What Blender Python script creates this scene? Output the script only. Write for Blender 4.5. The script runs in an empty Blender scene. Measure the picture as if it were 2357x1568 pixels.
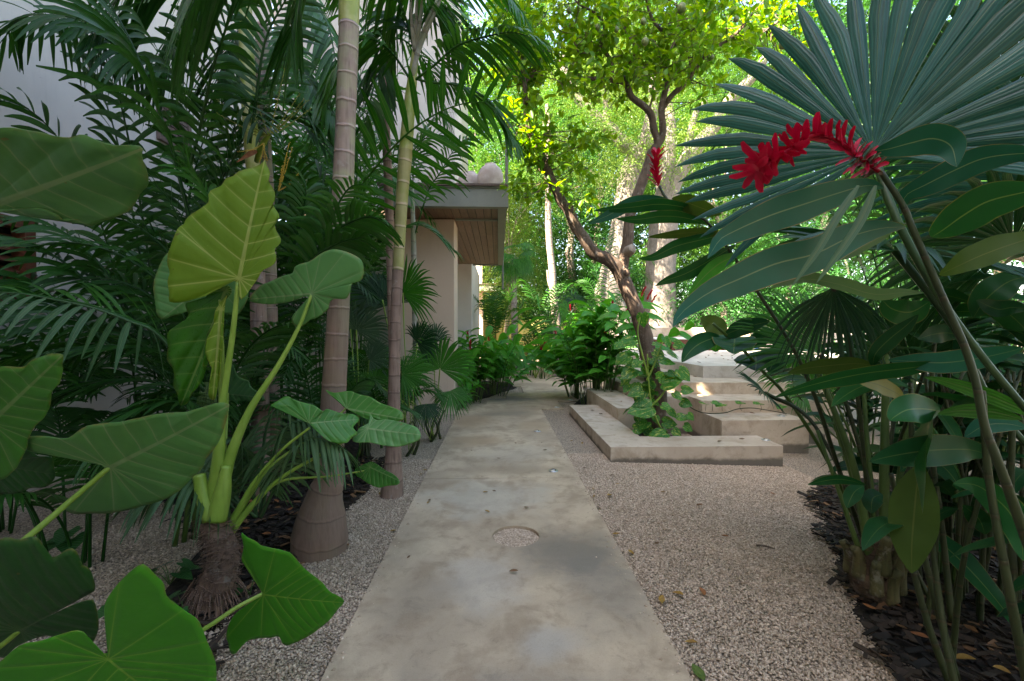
import bpy, bmesh, math, random
import numpy as np
from mathutils import Vector, Matrix, Euler
R = math.radians
rng = np.random.default_rng(7)
random.seed(7)
S = bpy.context.scene
COL = S.collection

# ------------------------------------------------------------------ camera
cam_data = bpy.data.cameras.new("camera")
cam = bpy.data.objects.new("camera", cam_data)
COL.objects.link(cam)
cam_data.sensor_width = 36.0
cam_data.lens = 16.0
cam_data.clip_start = 0.05
cam_data.clip_end = 600
CAM = Vector((0, 0, 1.5))
cam.location = CAM
cam.rotation_euler = (R(90 - 1.04), 0, R(-1.7))
S.camera = cam
CM = cam.rotation_euler.to_matrix()
FPX = 2356 * 16 / 36.0


def px(u, v, d):
    """world point seen at (u, v) of a 2356 x 1568 picture, at depth d along the view axis"""
    return CAM + CM @ Vector(((u - 1178) / FPX * d, -(v - 784) / FPX * d, -d))


def conv(zx, zy, s):
    return lambda x, y: ((zx + x / s) / 1.48557, (zy + y / s) / 1.48557)


z1, z2, z3, z4 = conv(0, 0, 1.96), conv(900, 0, 1.96), conv(1700, 0, 1.96), conv(2500, 0, 1.96)
z5, z6, z7, z8 = conv(0, 700, 1.96), conv(900, 700, 1.96), conv(1700, 700, 1.96), conv(2500, 700, 1.96)
y1, y2, y4 = conv(0, 1500, 1.891), conv(900, 1500, 1.891), conv(2500, 1500, 1.891)
w1, w3, w5 = conv(1300, 550, 2.614), conv(1900, 1050, 2.619), conv(2200, 1050, 3.928)


def pp(z, pts, d0=3.0, d1=None):
    """picture points of one zoomed view -> world polyline, depth running from d0 to d1"""
    n = len(pts)
    out = []
    for i, p in enumerate(pts):
        d = p[2] if len(p) > 2 else d0 + ((d1 if d1 is not None else d0) - d0) * i / max(1, n - 1)
        u, v = z(p[0], p[1]) if z else (p[0], p[1])
        out.append(px(u, v, d))
    return out


# ------------------------------------------------------------------ curves
def spline(pts, n):
    """Catmull-Rom through pts, n samples evenly spread by arc length"""
    P = np.array([list(p) for p in pts], float)
    if len(P) == 2:
        t = np.linspace(0, 1, n)[:, None]
        return P[0] + (P[1] - P[0]) * t
    Q = np.vstack([2 * P[0] - P[1], P, 2 * P[-1] - P[-2]])
    out = []
    K = 12
    for i in range(1, len(Q) - 2):
        p0, p1, p2, p3 = Q[i - 1], Q[i], Q[i + 1], Q[i + 2]
        for k in range(K):
            t = k / K
            out.append(0.5 * (2 * p1 + (p2 - p0) * t + (2 * p0 - 5 * p1 + 4 * p2 - p3) * t * t
                              + (3 * p1 - p0 - 3 * p2 + p3) * t ** 3))
    out.append(Q[-2])
    out = np.array(out)
    seg = np.linalg.norm(np.diff(out, axis=0), axis=1)
    cum = np.concatenate([[0], np.cumsum(seg)])
    tt = np.linspace(0, cum[-1], n)
    return np.stack([np.interp(tt, cum, out[:, k]) for k in range(out.shape[1])], 1)


def unit(a):
    a = np.asarray(a, float)
    return a / (np.linalg.norm(a, axis=-1, keepdims=True) + 1e-12)


def tangents(C):
    return unit(np.gradient(C, axis=0))


def rot_about(v, axis, ang):
    axis = unit(axis)
    c, s = math.cos(ang), math.sin(ang)
    return v * c + np.cross(axis, v) * s + axis * np.dot(axis, v) * (1 - c)


# ------------------------------------------------------------------ mesh collecting
class MB:
    """collects vertices, faces and a per-vertex attribute (x, y, random), then links ONE mesh"""

    def __init__(self):
        self.V, self.A, self.F, self.M, self.n = [], [], [], [], 0

    def add(self, V, F, A=None, m=0):
        V = np.asarray(V, float).reshape(-1, 3)
        A = np.zeros((len(V), 3)) if A is None else np.asarray(A, float).reshape(-1, 3)
        off = self.n
        self.V.append(V)
        self.A.append(A)
        self.F.extend([tuple(int(i) + off for i in f) for f in F])
        self.M.extend([m] * len(F))
        self.n += len(V)

    def bulk(self, V, F, A, m=0):
        """F: integer array (n, k) of equal-sized faces"""
        V = np.asarray(V, float).reshape(-1, 3)
        F = np.asarray(F) + self.n
        self.V.append(V)
        self.A.append(np.asarray(A, float).reshape(-1, 3))
        self.F.extend(map(tuple, F.tolist()))
        self.M.extend([m] * len(F))
        self.n += len(V)

    def box(self, x0, x1, y0, y1_, z0, z1_, m=0):
        V = [(x, y, z) for z in (z0, z1_) for y in (y0, y1_) for x in (x0, x1)]
        F = [(0, 2, 3, 1), (4, 5, 7, 6), (0, 1, 5, 4), (2, 6, 7, 3), (0, 4, 6, 2), (1, 3, 7, 5)]
        self.add(V, F, None, m)

    def tube(self, pts, radii, n=None, sides=8, m=0, cap=True, rand=0.0, noise=0.0):
        n = n or max(2, len(pts) * 3)
        C = spline(pts, n)
        rr = np.interp(np.linspace(0, 1, n), np.linspace(0, 1, len(radii)), radii)
        T = tangents(C)
        a = np.array([0, 0, 1.0]) if abs(T[0][2]) < .9 else np.array([1.0, 0, 0])
        N = unit(np.cross(T[0], a))
        V, A = [], []
        L = 0
        for i in range(n):
            N = unit(N - T[i] * np.dot(N, T[i]))
            B = np.cross(T[i], N)
            if i:
                L += np.linalg.norm(C[i] - C[i - 1])
            for k in range(sides):
                th = 2 * math.pi * k / sides
                r = rr[i]
                if noise:
                    r *= 1 + noise * (math.sin(3 * th + L * 9 + rand * 20) * .5 + math.sin(5 * th - L * 17 + rand * 7) * .35
                                      + math.sin(2 * th + L * 31) * .3)
                V.append(C[i] + (N * math.cos(th) + B * math.sin(th)) * r)
                A.append((L, k / sides, rand))
        F = []
        for i in range(n - 1):
            for k in range(sides):
                k2 = (k + 1) % sides
                F.append((i * sides + k, i * sides + k2, (i + 1) * sides + k2, (i + 1) * sides + k))
        if cap:
            F.append(tuple(range(sides - 1, -1, -1)))
            F.append(tuple((n - 1) * sides + k for k in range(sides)))
        self.add(V, F, A, m)
        return C

    def strip(self, C, W, N, fold=0.15, rand=0.0, m=0, wave=0.0, ph=0.0):
        """leaf blade along the curve C: left edge, midrib, right edge; N = upper normal (one or per point)"""
        C = np.asarray(C, float)
        n = len(C)
        T = tangents(C)
        N = np.broadcast_to(np.asarray(N, float), C.shape)
        Nn = unit(N - T * np.sum(N * T, 1)[:, None])
        Sd = np.cross(T, Nn)
        W = np.asarray(W, float)[:, None] * .5
        t = np.linspace(0, 1, n)
        wl = (wave * np.sin(t * 19 + ph))[:, None] * W
        wr = (wave * np.sin(t * 17 + ph + 2))[:, None] * W
        Lf = C - Sd * W + Nn * (W * fold + wl)
        Rt = C + Sd * W + Nn * (W * fold + wr)
        V = np.stack([Lf, C, Rt], 1).reshape(-1, 3)
        A = np.zeros((n, 3, 3))
        A[:, :, 0] = t[:, None]
        A[:, 0, 1], A[:, 2, 1] = -1, 1
        A[:, :, 2] = rand
        F = []
        for i in range(n - 1):
            a = i * 3
            F += [(a, a + 1, a + 4, a + 3), (a + 1, a + 2, a + 5, a + 4)]
        self.add(V, F, A, m)

    def build(self, name, mats, parent=None, smooth=True, loc=None):
        me = bpy.data.meshes.new(name)
        V = np.vstack(self.V)
        if loc is not None:
            V = V - np.array(list(loc))
        me.from_pydata(V.tolist(), [], self.F)
        if not isinstance(mats, (list, tuple)):
            mats = [mats]
        for m in mats:
            me.materials.append(m)
        me.polygons.foreach_set("material_index", self.M)
        me.polygons.foreach_set("use_smooth", [smooth] * len(self.F))
        at = me.attributes.new("lf", 'FLOAT_VECTOR', 'POINT')
        at.data.foreach_set("vector", np.vstack(self.A).ravel())
        me.update()
        o = bpy.data.objects.new(name, me)
        COL.objects.link(o)
        if parent is not None:
            o.parent = parent
        return o


def thing(name, label, cat, loc=(0, 0, 0), group=None):
    o = bpy.data.objects.new(name, None)
    o.empty_display_size = .1
    COL.objects.link(o)
    o.location = loc
    o["label"] = label
    o["category"] = cat
    if group:
        o["group"] = group
    return o


def tag(o, label, cat, group=None, kind=None):
    o["label"] = label
    o["category"] = cat
    if group:
        o["group"] = group
    if kind:
        o["kind"] = kind
    return o


def struct(o, kind="structure"):
    o["kind"] = kind
    return o


def put(mb, name, mats, root, smooth=True):
    """a part whose vertices are given in world space, under a root that stands somewhere"""
    L = root.location if root.parent is None else root.location + root.parent.location
    return mb.build(name, mats, root, smooth, loc=L)


def bevel(o, w=.008, seg=2):
    md = o.modifiers.new("bevel", 'BEVEL')
    md.width = w
    md.segments = seg
    md.limit_method = 'ANGLE'
    md.angle_limit = R(40)
    return o


# ------------------------------------------------------------------ materials
class NT:
    def __init__(self, name):
        self.m = bpy.data.materials.new(name)
        self.m.use_nodes = True
        self.t = self.m.node_tree
        self.t.nodes.clear()
        self.out = self.t.nodes.new("ShaderNodeOutputMaterial")

    def n(self, typ, ins=None, **kw):
        nd = self.t.nodes.new("ShaderNode" + typ)
        for k, v in kw.items():
            setattr(nd, k, v)
        for k, v in (ins or {}).items():
            self.set(nd.inputs[k], v)
        return nd

    def set(self, sock, v):
        if hasattr(v, "is_linked") or isinstance(v, bpy.types.NodeSocket):
            self.t.links.new(v, sock)
        elif isinstance(v, (tuple, list)) and sock.type == 'RGBA' and len(v) == 3:
            sock.default_value = (*v, 1)
        else:
            sock.default_value = v

    def math(self, op, a, b=0.0, c=None, clamp=False):
        nd = self.n("Math", operation=op, use_clamp=clamp)
        self.set(nd.inputs[0], a)
        self.set(nd.inputs[1], b)
        if c is not None:
            self.set(nd.inputs[2], c)
        return nd.outputs[0]

    def ramp(self, f, a, b, lo=0.0, hi=1.0):
        nd = self.n("MapRange", {"Value": f, "From Min": a, "From Max": b, "To Min": lo, "To Max": hi},
                    interpolation_type='SMOOTHSTEP')
        return nd.outputs[0]

    def mix(self, f, a, b, mode='MIX'):
        nd = self.n("Mix", data_type='RGBA', blend_type=mode)
        self.set(nd.inputs[0], f)
        self.set(nd.inputs[6], a)
        self.set(nd.inputs[7], b)
        return nd.outputs[2]

    def noise(self, vec, scale, detail=4, rough=.55, dist=0.0):
        nd = self.n("TexNoise", {"Scale": scale, "Detail": detail, "Roughness": rough, "Distortion": dist})
        if vec is not None:
            self.set(nd.inputs["Vector"], vec)
        return nd.outputs["Fac"]

    def pos(self):
        return self.n("NewGeometry").outputs["Position"]

    def scaled(self, vec, s):
        nd = self.n("VectorMath", operation='MULTIPLY')
        self.set(nd.inputs[0], vec)
        nd.inputs[1].default_value = s
        return nd.outputs[0]

    def attr(self):
        a = self.n("Attribute", attribute_name="lf")
        sp = self.n("SeparateXYZ", {"Vector": a.outputs["Vector"]})
        return sp.outputs[0], sp.outputs[1], sp.outputs[2], a.outputs["Vector"]

    def bump(self, h, strength=.3, dist=.01):
        return self.n("Bump", {"Height": h, "Strength": strength, "Distance": dist}).outputs[0]

    def princ(self, color, rough=.5, normal=None, spec=.5, **kw):
        nd = self.n("BsdfPrincipled", {"Base Color": color, "Roughness": rough, "Specular IOR Level": spec})
        if normal is not None:
            self.set(nd.inputs["Normal"], normal)
        for k, v in kw.items():
            self.set(nd.inputs[k], v)
        return nd.outputs[0]

    def done(self, sh):
        self.t.links.new(sh, self.out.inputs[0])
        return self.m


def leaf_material(name, dark, light, tcol=None, trans=.35, rough=.4, mid=None, midw=.07, ribs=0, vary=1.0, edge=None,
                  spec=.28, cross=0):
    """thin leaf: glossy skin, light passing through, colour varying leaf by leaf and along the blade"""
    dark, light = [(c[0] * .75, c[1] * 1.05, c[2] * .9) for c in (dark, light)] if dark[1] > dark[0] * 1.3 else (dark, light)
    t = NT(name)
    x, y, r, vec = t.attr()
    P = t.pos()
    nz = t.noise(P, 9, 3)
    f = t.math('ADD', t.math('MULTIPLY', r, .75 * vary), t.math('MULTIPLY', t.math('SUBTRACT', nz, .5), .9), clamp=True)
    col = t.mix(f, dark, light)
    ay = t.math('ABSOLUTE', y)
    h = None
    if ribs:
        rb = t.math('SINE', t.math('MULTIPLY', y, ribs))
        if cross:
            s = t.math('SUBTRACT', x, t.math('MULTIPLY', ay, .12))
            rb = t.math('SINE', t.math('MULTIPLY', s, cross))
        col = t.mix(t.math('MULTIPLY_ADD', rb, .5, .5), t.mix(.3, col, (0, 0, 0)), col)
        h = rb
    if edge:
        col = t.mix(t.math('MULTIPLY', t.ramp(ay, .93, 1.0), t.ramp(nz, .3, .6)), col, edge)
    if mid:
        col = t.mix(t.ramp(ay, midw, midw * .4), col, mid)
    tc = t.mix(1.0, col, tcol or (1.5, 1.35, .5), 'MULTIPLY')
    nrm = t.bump(h, .25, .002) if h is not None else None
    sh = t.princ(col, rough, nrm, spec)
    tr = t.n("BsdfTranslucent", {"Color": tc}).outputs[0]
    mx = t.n("MixShader", {0: trans})
    t.t.links.new(sh, mx.inputs[1])
    t.t.links.new(tr, mx.inputs[2])
    return t.done(mx.outputs[0])


def aroid_material(name, dark, light, vein, trans=.3, rough=.38, tcol=(1.4, 1.35, .4), varieg=None, nv=7.0, spec=.3):
    """heart-shaped leaf: x along the midrib from the petiole (0) to the tip (1), y across"""
    dark, light = [(c[0] * .8, c[1] * 1.08, c[2] * .9) for c in (dark, light)]
    t = NT(name)
    x, y, r, vec = t.attr()
    ay = t.math('ABSOLUTE', y)
    s = t.math('SUBTRACT', t.math('SUBTRACT', x, t.math('MULTIPLY', ay, .5)),
               t.math('MULTIPLY', t.math('MULTIPLY', ay, ay), .35))
    fr = t.math('ABSOLUTE', t.math('SUBTRACT', t.math('FRACT', t.math('ADD', t.math('MULTIPLY', s, nv), .5)), .5))
    d1 = t.math('DIVIDE', fr, nv)
    ang = t.math('ARCTAN2', ay, x)
    rad = t.math('SQRT', t.math('ADD', t.math('MULTIPLY', x, x), t.math('MULTIPLY', y, y)))
    fa = t.math('ABSOLUTE', t.math('SUBTRACT', t.math('FRACT', t.math('ADD', t.math('DIVIDE', t.math('SUBTRACT', ang, 1.05), .45), .5)), .5))
    d2 = t.math('MULTIPLY', t.math('MULTIPLY', fa, .45), rad)
    back = t.math('LESS_THAN', s, 0.0)
    dd = t.math('ADD', t.math('MULTIPLY', d2, back), t.math('MULTIPLY', d1, t.math('SUBTRACT', 1.0, back)))
    side = t.ramp(dd, .007, .002)
    side = t.math('MULTIPLY', side, t.ramp(rad, 1.05, .2, .25, 1.0))
    wm = t.math('MULTIPLY_ADD', x, -.014, .02)
    mid = t.math('MULTIPLY', t.ramp(t.math('DIVIDE', ay, wm), 1.0, .55), t.math('GREATER_THAN', x, -.01))
    v = t.math('MAXIMUM', side, mid)
    P = t.pos()
    nz = t.noise(P, 6, 5, .6)
    fine = t.noise(P, 60, 3, .6)
    rim = t.math('MULTIPLY', t.ramp(r, .72, 1.45), t.ramp(t.noise(P, 13, 4, .7), .42, .62))
    f = t.math('ADD', t.math('MINIMUM', r, .5), t.math('MULTIPLY', t.math('SUBTRACT', nz, .42), 1.3), clamp=True)
    col = t.mix(f, dark, light)
    if varieg:
        st = t.noise(t.scaled(vec, (2.2, 9.0, 5.0)), 1.4, 4, .6, .6)
        col = t.mix(t.ramp(st, .56, .64), col, varieg)
    # pale flecks and a few brown spots
    col = t.mix(t.math('MULTIPLY', t.ramp(fine, .66, .78), .22), col, vein)
    col = t.mix(t.math('MULTIPLY', t.ramp(t.noise(P, 23, 2), .74, .78), .7), col, (.16, .10, .03))
    soft = t.ramp(dd, .03, .0)
    col = t.mix(t.math('MULTIPLY', soft, .12), col, vein)
    col = t.mix(t.math('MULTIPLY', v, .8), col, vein)
    col = t.mix(t.math('MULTIPLY', rim, .8), col, (.20, .15, .035))
    hh = t.math('ADD', t.math('MULTIPLY', t.ramp(dd, .0, .05), .8), t.math('MULTIPLY', fine, .12))
    nrm = t.bump(t.math('ADD', hh, t.math('MULTIPLY', t.noise(P, 16, 4, .6), .5)), .35, .008)
    tc = t.mix(1.0, col, tcol, 'MULTIPLY')
    sh = t.princ(col, t.math('MULTIPLY_ADD', fine, .2, rough - .1), nrm, spec)
    tr = t.n("BsdfTranslucent", {"Color": tc, "Normal": nrm}).outputs[0]
    mx = t.n("MixShader", {0: trans})
    t.t.links.new(sh, mx.inputs[1])
    t.t.links.new(tr, mx.inputs[2])
    return t.done(mx.outputs[0])


def bark_material(name, a, b, ring=None, spacing=.17, streak=True, green=None, rough=.8, bump=.5, ringw=.05, old=None):
    """trunk: x = metres along the stem, y = turn around it"""
    t = NT(name)
    x, y, r, vec = t.attr()
    P = t.pos()
    nz = t.noise(P, 5, 5, .6)
    st = t.noise(t.scaled(P, (55, 55, 4)), 1.0, 4, .6)
    col = t.mix(t.ramp(nz, .3, .7), a, b)
    col = t.mix(t.math('MULTIPLY', t.ramp(st, .45, .7), .7 if streak else .2), col, tuple(c * .4 for c in a))
    if streak:
        col = t.mix(t.math('MULTIPLY', t.ramp(t.noise(P, 11, 5, .7), .56, .68), .4), col, (.36, .34, .30))
    h = t.math('MULTIPLY', st, .6)
    if green:
        col = t.mix(t.math('MULTIPLY', t.ramp(t.noise(t.scaled(P, (3, 3, 2.2)), 2.0, 3), .42, .6), .8), col, green)
    if old:     # older, browner bark low on the stem: colour, from z, to z
        zz = t.n("SeparateXYZ", {"Vector": P}).outputs[2]
        zz = t.math('ADD', zz, t.math('MULTIPLY', nz, .5))
        col = t.mix(t.math('MULTIPLY', t.ramp(zz, old[2], old[1]), .85), col, t.mix(st, old[0], tuple(c * .55 for c in old[0])))
    if ring:
        wob = t.math('MULTIPLY', t.math('SUBTRACT', t.noise(P, 7, 2), .5), .05)
        q = t.math('DIVIDE', t.math('ADD', x, wob), spacing)
        fr = t.math('FRACT', q)
        # each internode fades from its fresh lower scar to a browner top
        col = t.mix(t.math('MULTIPLY', fr, .35), col, tuple(c * .6 for c in b))
        rm = t.math('MULTIPLY', t.ramp(fr, 0.0, .025), t.ramp(fr, .03 + ringw * 2, ringw))
        if old:
            rm = t.math('MULTIPLY', rm, t.ramp(zz, old[1] * .6, old[2], .12, 1.0))
        col = t.mix(t.math('MULTIPLY', rm, .75), col, ring)
        dk = t.math('MULTIPLY', t.ramp(fr, .93, .985), 1.0)
        col = t.mix(t.math('MULTIPLY', dk, .55), col, tuple(c * .3 for c in a))
        h = t.math('ADD', h, t.math('MULTIPLY', rm, 1.2))
    return t.done(t.princ(col, rough, t.bump(h, bump, .01), .3))


def plain_material(name, a, b, scale=6, rough=.7, bump=.1, spec=.4, fine=70, metallic=0.0):
    t = NT(name)
    P = t.pos()
    n1 = t.noise(P, scale, 5, .6)
    n2 = t.noise(P, fine, 3, .6)
    col = t.mix(t.ramp(n1, .3, .7), a, b)
    col = t.mix(t.math('MULTIPLY', t.ramp(n2, .5, .75), .25), col, tuple(c * .5 for c in a))
    return t.done(t.princ(col, rough, t.bump(t.math('ADD', n1, n2), bump, .01), spec, Metallic=metallic))
# ------------------------------------------------------------------ light
SUN_EL, SUN_AZ = 45.0, 235.0          # from the left, a little behind the camera
w = bpy.data.worlds.new("World")
S.world = w
w.use_nodes = True
wt = w.node_tree
sky = wt.nodes.new("ShaderNodeTexSky")
sky.sky_type = 'NISHITA'
sky.sun_disc = False
sky.sun_elevation = R(SUN_EL)
sky.sun_rotation = R(SUN_AZ)
sky.air_density = 1.0
sky.dust_density = 2.0
bg = wt.nodes["Background"]
wt.links.new(sky.outputs[0], bg.inputs[0])
bg.inputs[1].default_value = 0.105
sl = bpy.data.lights.new("sun", 'SUN')
sl.energy = 5.0
sl.angle = R(.55)
sl.color = (1.0, .93, .80)
so = bpy.data.objects.new("sun", sl)
COL.objects.link(so)
sd = Vector((math.sin(R(SUN_AZ)) * math.cos(R(SUN_EL)), math.cos(R(SUN_AZ)) * math.cos(R(SUN_EL)), math.sin(R(SUN_EL))))
so.rotation_euler = sd.to_track_quat('Z', 'Y').to_euler()
S.view_settings.view_transform = 'Standard'
S.view_settings.look = 'None'
S.view_settings.exposure = 3.38
try:
    S.view_settings.use_white_balance = True
    S.view_settings.white_balance_temperature = 7500
    S.view_settings.white_balance_tint = 13
except Exception as e:
    print('WB', e)
S.view_settings.gamma = 1.0
try:
    S.cycles.max_bounces = 8
    S.cycles.transparent_max_bounces = 8
    S.cycles.use_denoising = True
    S.cycles.sample_clamp_indirect = 6
except Exception:
    pass


# ------------------------------------------------------------------ setting materials
def concrete_material(name, a, b, stain, stains=(), grime=False, rough=.75):
    t = NT(name)
    P = t.pos()
    warp = t.noise(P, 2.2, 4, .6)
    big = t.noise(P, .9, 6, .62, .4)
    mid = t.noise(P, 3.5, 6, .65, .3)
    fine = t.noise(P, 150, 3, .7)
    col = t.mix(t.ramp(big, .36, .64), a, b)
    col = t.mix(t.math('MULTIPLY', t.ramp(mid, .46, .66), .7), col, stain)
    blot = t.noise(P, 8, 6, .7, .6)
    col = t.mix(t.math('MULTIPLY', t.ramp(blot, .52, .68), .35), col, tuple(c * .6 for c in stain))
    sp = t.n("SeparateXYZ", {"Vector": P})
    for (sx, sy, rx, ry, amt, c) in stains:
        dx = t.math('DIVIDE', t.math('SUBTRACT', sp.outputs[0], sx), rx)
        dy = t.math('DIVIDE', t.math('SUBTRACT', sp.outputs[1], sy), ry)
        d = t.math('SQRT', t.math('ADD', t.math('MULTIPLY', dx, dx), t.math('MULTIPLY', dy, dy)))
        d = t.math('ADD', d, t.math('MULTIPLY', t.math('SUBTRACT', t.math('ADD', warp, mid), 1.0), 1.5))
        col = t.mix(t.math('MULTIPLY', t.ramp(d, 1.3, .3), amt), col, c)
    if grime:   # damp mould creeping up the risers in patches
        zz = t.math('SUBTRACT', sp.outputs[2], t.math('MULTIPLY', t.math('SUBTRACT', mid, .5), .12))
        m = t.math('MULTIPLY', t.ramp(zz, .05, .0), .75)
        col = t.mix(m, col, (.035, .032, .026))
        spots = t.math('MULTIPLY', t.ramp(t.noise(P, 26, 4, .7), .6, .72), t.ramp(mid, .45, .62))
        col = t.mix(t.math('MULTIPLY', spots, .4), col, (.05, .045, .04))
    col = t.mix(t.math('MULTIPLY', t.ramp(fine, .52, .75), .35), col, tuple(c * .45 for c in b))
    col = t.mix(t.math('MULTIPLY', t.ramp(fine, .42, .25), .2), col, (.6, .55, .48))
    h = t.math('ADD', t.math('MULTIPLY', fine, .35), t.math('MULTIPLY', mid, .5))
    return t.done(t.princ(col, t.math('MULTIPLY_ADD', big, .25, rough - .15), t.bump(h, .25, .008), .35))


M = {}
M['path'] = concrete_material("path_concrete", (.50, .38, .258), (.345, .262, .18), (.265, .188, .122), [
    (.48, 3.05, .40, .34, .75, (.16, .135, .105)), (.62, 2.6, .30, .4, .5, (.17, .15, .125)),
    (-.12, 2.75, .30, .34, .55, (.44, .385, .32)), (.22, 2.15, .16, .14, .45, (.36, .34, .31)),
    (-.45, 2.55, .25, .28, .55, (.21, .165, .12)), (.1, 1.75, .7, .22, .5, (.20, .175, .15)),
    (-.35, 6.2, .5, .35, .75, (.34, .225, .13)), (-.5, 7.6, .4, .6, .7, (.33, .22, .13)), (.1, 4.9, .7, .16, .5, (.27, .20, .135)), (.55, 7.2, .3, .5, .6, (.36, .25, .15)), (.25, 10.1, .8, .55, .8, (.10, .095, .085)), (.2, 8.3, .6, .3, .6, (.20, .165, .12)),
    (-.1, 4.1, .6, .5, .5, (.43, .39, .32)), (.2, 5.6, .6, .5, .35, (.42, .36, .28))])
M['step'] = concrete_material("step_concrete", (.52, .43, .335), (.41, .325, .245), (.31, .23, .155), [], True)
M['terrace'] = concrete_material("terrace_concrete", (.52, .48, .43), (.44, .40, .35), (.36, .32, .27), [], False)


def gravel_material():
    t = NT("gravel_surface")
    P = t.pos()
    v = t.n("TexVoronoi", {"Vector": P, "Scale": 95.0, "Randomness": 1.0}, feature='F1')
    rnd = t.n("SeparateColor", {"Color": v.outputs["Color"]}).outputs[0]
    big = t.noise(P, 1.1, 5, .6)
    col = t.mix(rnd, (.33, .24, .16), (.60, .475, .36))
    col = t.mix(t.math('MULTIPLY', t.ramp(big, .45, .7), .4), col, (.30, .24, .17))
    d = v.outputs["Distance"]
    col = t.mix(t.math('MULTIPLY', t.ramp(d, .35, .75), .75), col, (.07, .055, .042))
    h = t.math('SUBTRACT', 1.0, d)
    return t.done(t.princ(col, .85, t.bump(h, .9, .012), .25))


def soil_material():
    t = NT("dark_soil")
    P = t.pos()
    v = t.n("TexVoronoi", {"Vector": t.scaled(P, (1, .6, 1)), "Scale": 38.0}, feature='F1')
    rnd = t.n("SeparateColor", {"Color": v.outputs["Color"]}).outputs[0]
    col = t.mix(rnd, (.008, .0065, .005), (.034, .025, .018))
    big = t.noise(P, 12, 5, .7)
    col = t.mix(t.math('MULTIPLY', t.ramp(big, .55, .7), .6), col, (.12, .08, .05))
    return t.done(t.princ(col, .9, t.bump(t.math('ADD', v.outputs["Distance"], big), .8, .02), .2))


def stucco_material(name, a, b):
    t = NT(name)
    P = t.pos()
    n1 = t.noise(P, .7, 5, .6)
    st = t.noise(t.scaled(P, (3.5, 3.5, .45)), 1.5, 5, .6)
    fine = t.noise(P, 45, 4, .65)
    col = t.mix(t.ramp(n1, .3, .7), a, b)
    col = t.mix(t.math('MULTIPLY', t.ramp(st, .52, .75), .35), col, tuple(c * .72 for c in b))
    col = t.mix(t.math('MULTIPLY', t.ramp(t.noise(P, 9, 4, .7), .68, .74), .25), col, tuple(c * .5 for c in b))
    return t.done(t.princ(col, .88, t.bump(t.math('ADD', t.math('MULTIPLY', fine, .5), n1), .22, .012), .2))


def wood_material(name, a, b, axis=(2, 60, 60), rough=.6):
    t = NT(name)
    x, y, r, vec = t.attr()
    P = t.pos()
    off = t.n("VectorMath", operation='ADD')
    t.set(off.inputs[0], t.scaled(P, axis))
    t.set(off.inputs[1], t.scaled(vec, (0, 0, 30)))
    g = t.noise(off.outputs[0], 1.0, 5, .65, .5)
    col = t.mix(t.ramp(g, .3, .72), a, b)
    col = t.mix(t.math('MULTIPLY', r, .6), col, tuple(c * .6 for c in a))
    return t.done(t.princ(col, rough, t.bump(g, .2, .004), .35))


M['gravel'] = gravel_material()
M['soil'] = soil_material()
M['stucco'] = stucco_material("white_stucco", (.55, .495, .44), (.49, .435, .385))
M['beige'] = stucco_material("beige_stucco", (.56, .44, .355), (.51, .395, .315))
M['olive'] = stucco_material("olive_stucco", (.36, .36, .14), (.30, .30, .11))
M['wood'] = wood_material("soffit_wood", (.29, .165, .10), (.19, .11, .07), (60, 3, 60))
M['redwood'] = wood_material("window_wood", (.13, .040, .018), (.07, .022, .012), (60, 3, 60), .45)
M['greywood'] = wood_material("louvre_wood", (.14, .095, .075), (.08, .055, .045), (60, 60, 3), .7)
M['steel'] = plain_material("green_grey_steel", (.20, .205, .165), (.165, .17, .14), 3, .45, .05, .5)
M['dark'] = plain_material("dark_gap", (.012, .011, .01), (.02, .018, .015), 5, .6)
M['glass'] = plain_material("dark_glass", (.02, .025, .025), (.03, .035, .035), 2, .08, 0.0, .6)
M['clay'] = plain_material("weathered_clay", (.50, .43, .38), (.36, .29, .25), 5, .9, .25)
M['metal'] = plain_material("brushed_metal", (.45, .45, .44), (.35, .35, .34), 9, .35, .05, .5, 90, .9)
M['darkmetal'] = plain_material("dark_metal", (.05, .05, .05), (.08, .08, .08), 9, .5, .05, .5, 90, .4)

# ------------------------------------------------------------------ ground sheet
def ground_z(x, y):
    return -.035 * min(max(x - 1.4, 0), 4) if y < 8 else -.035 * min(max(x - 1.4, 0), 4) * max(0, 1 - (y - 8) / 3)


mb = MB()
xs = np.concatenate([[-220, -60, -20, -8], np.linspace(-5, 8, 27), [12, 25, 60, 220]])
ys = np.concatenate([[-60, -12, -4], np.linspace(0, 12, 25), [14, 20, 40, 90, 260]])
V = [(x, y, ground_z(x, y) - .012) for y in ys for x in xs]
nx = len(xs)
F = [(j * nx + i, j * nx + i + 1, (j + 1) * nx + i + 1, (j + 1) * nx + i) for j in range(len(ys) - 1) for i in range(nx - 1)]
mb.add(V, F)
struct(mb.build("ground", M['gravel']))

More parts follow.
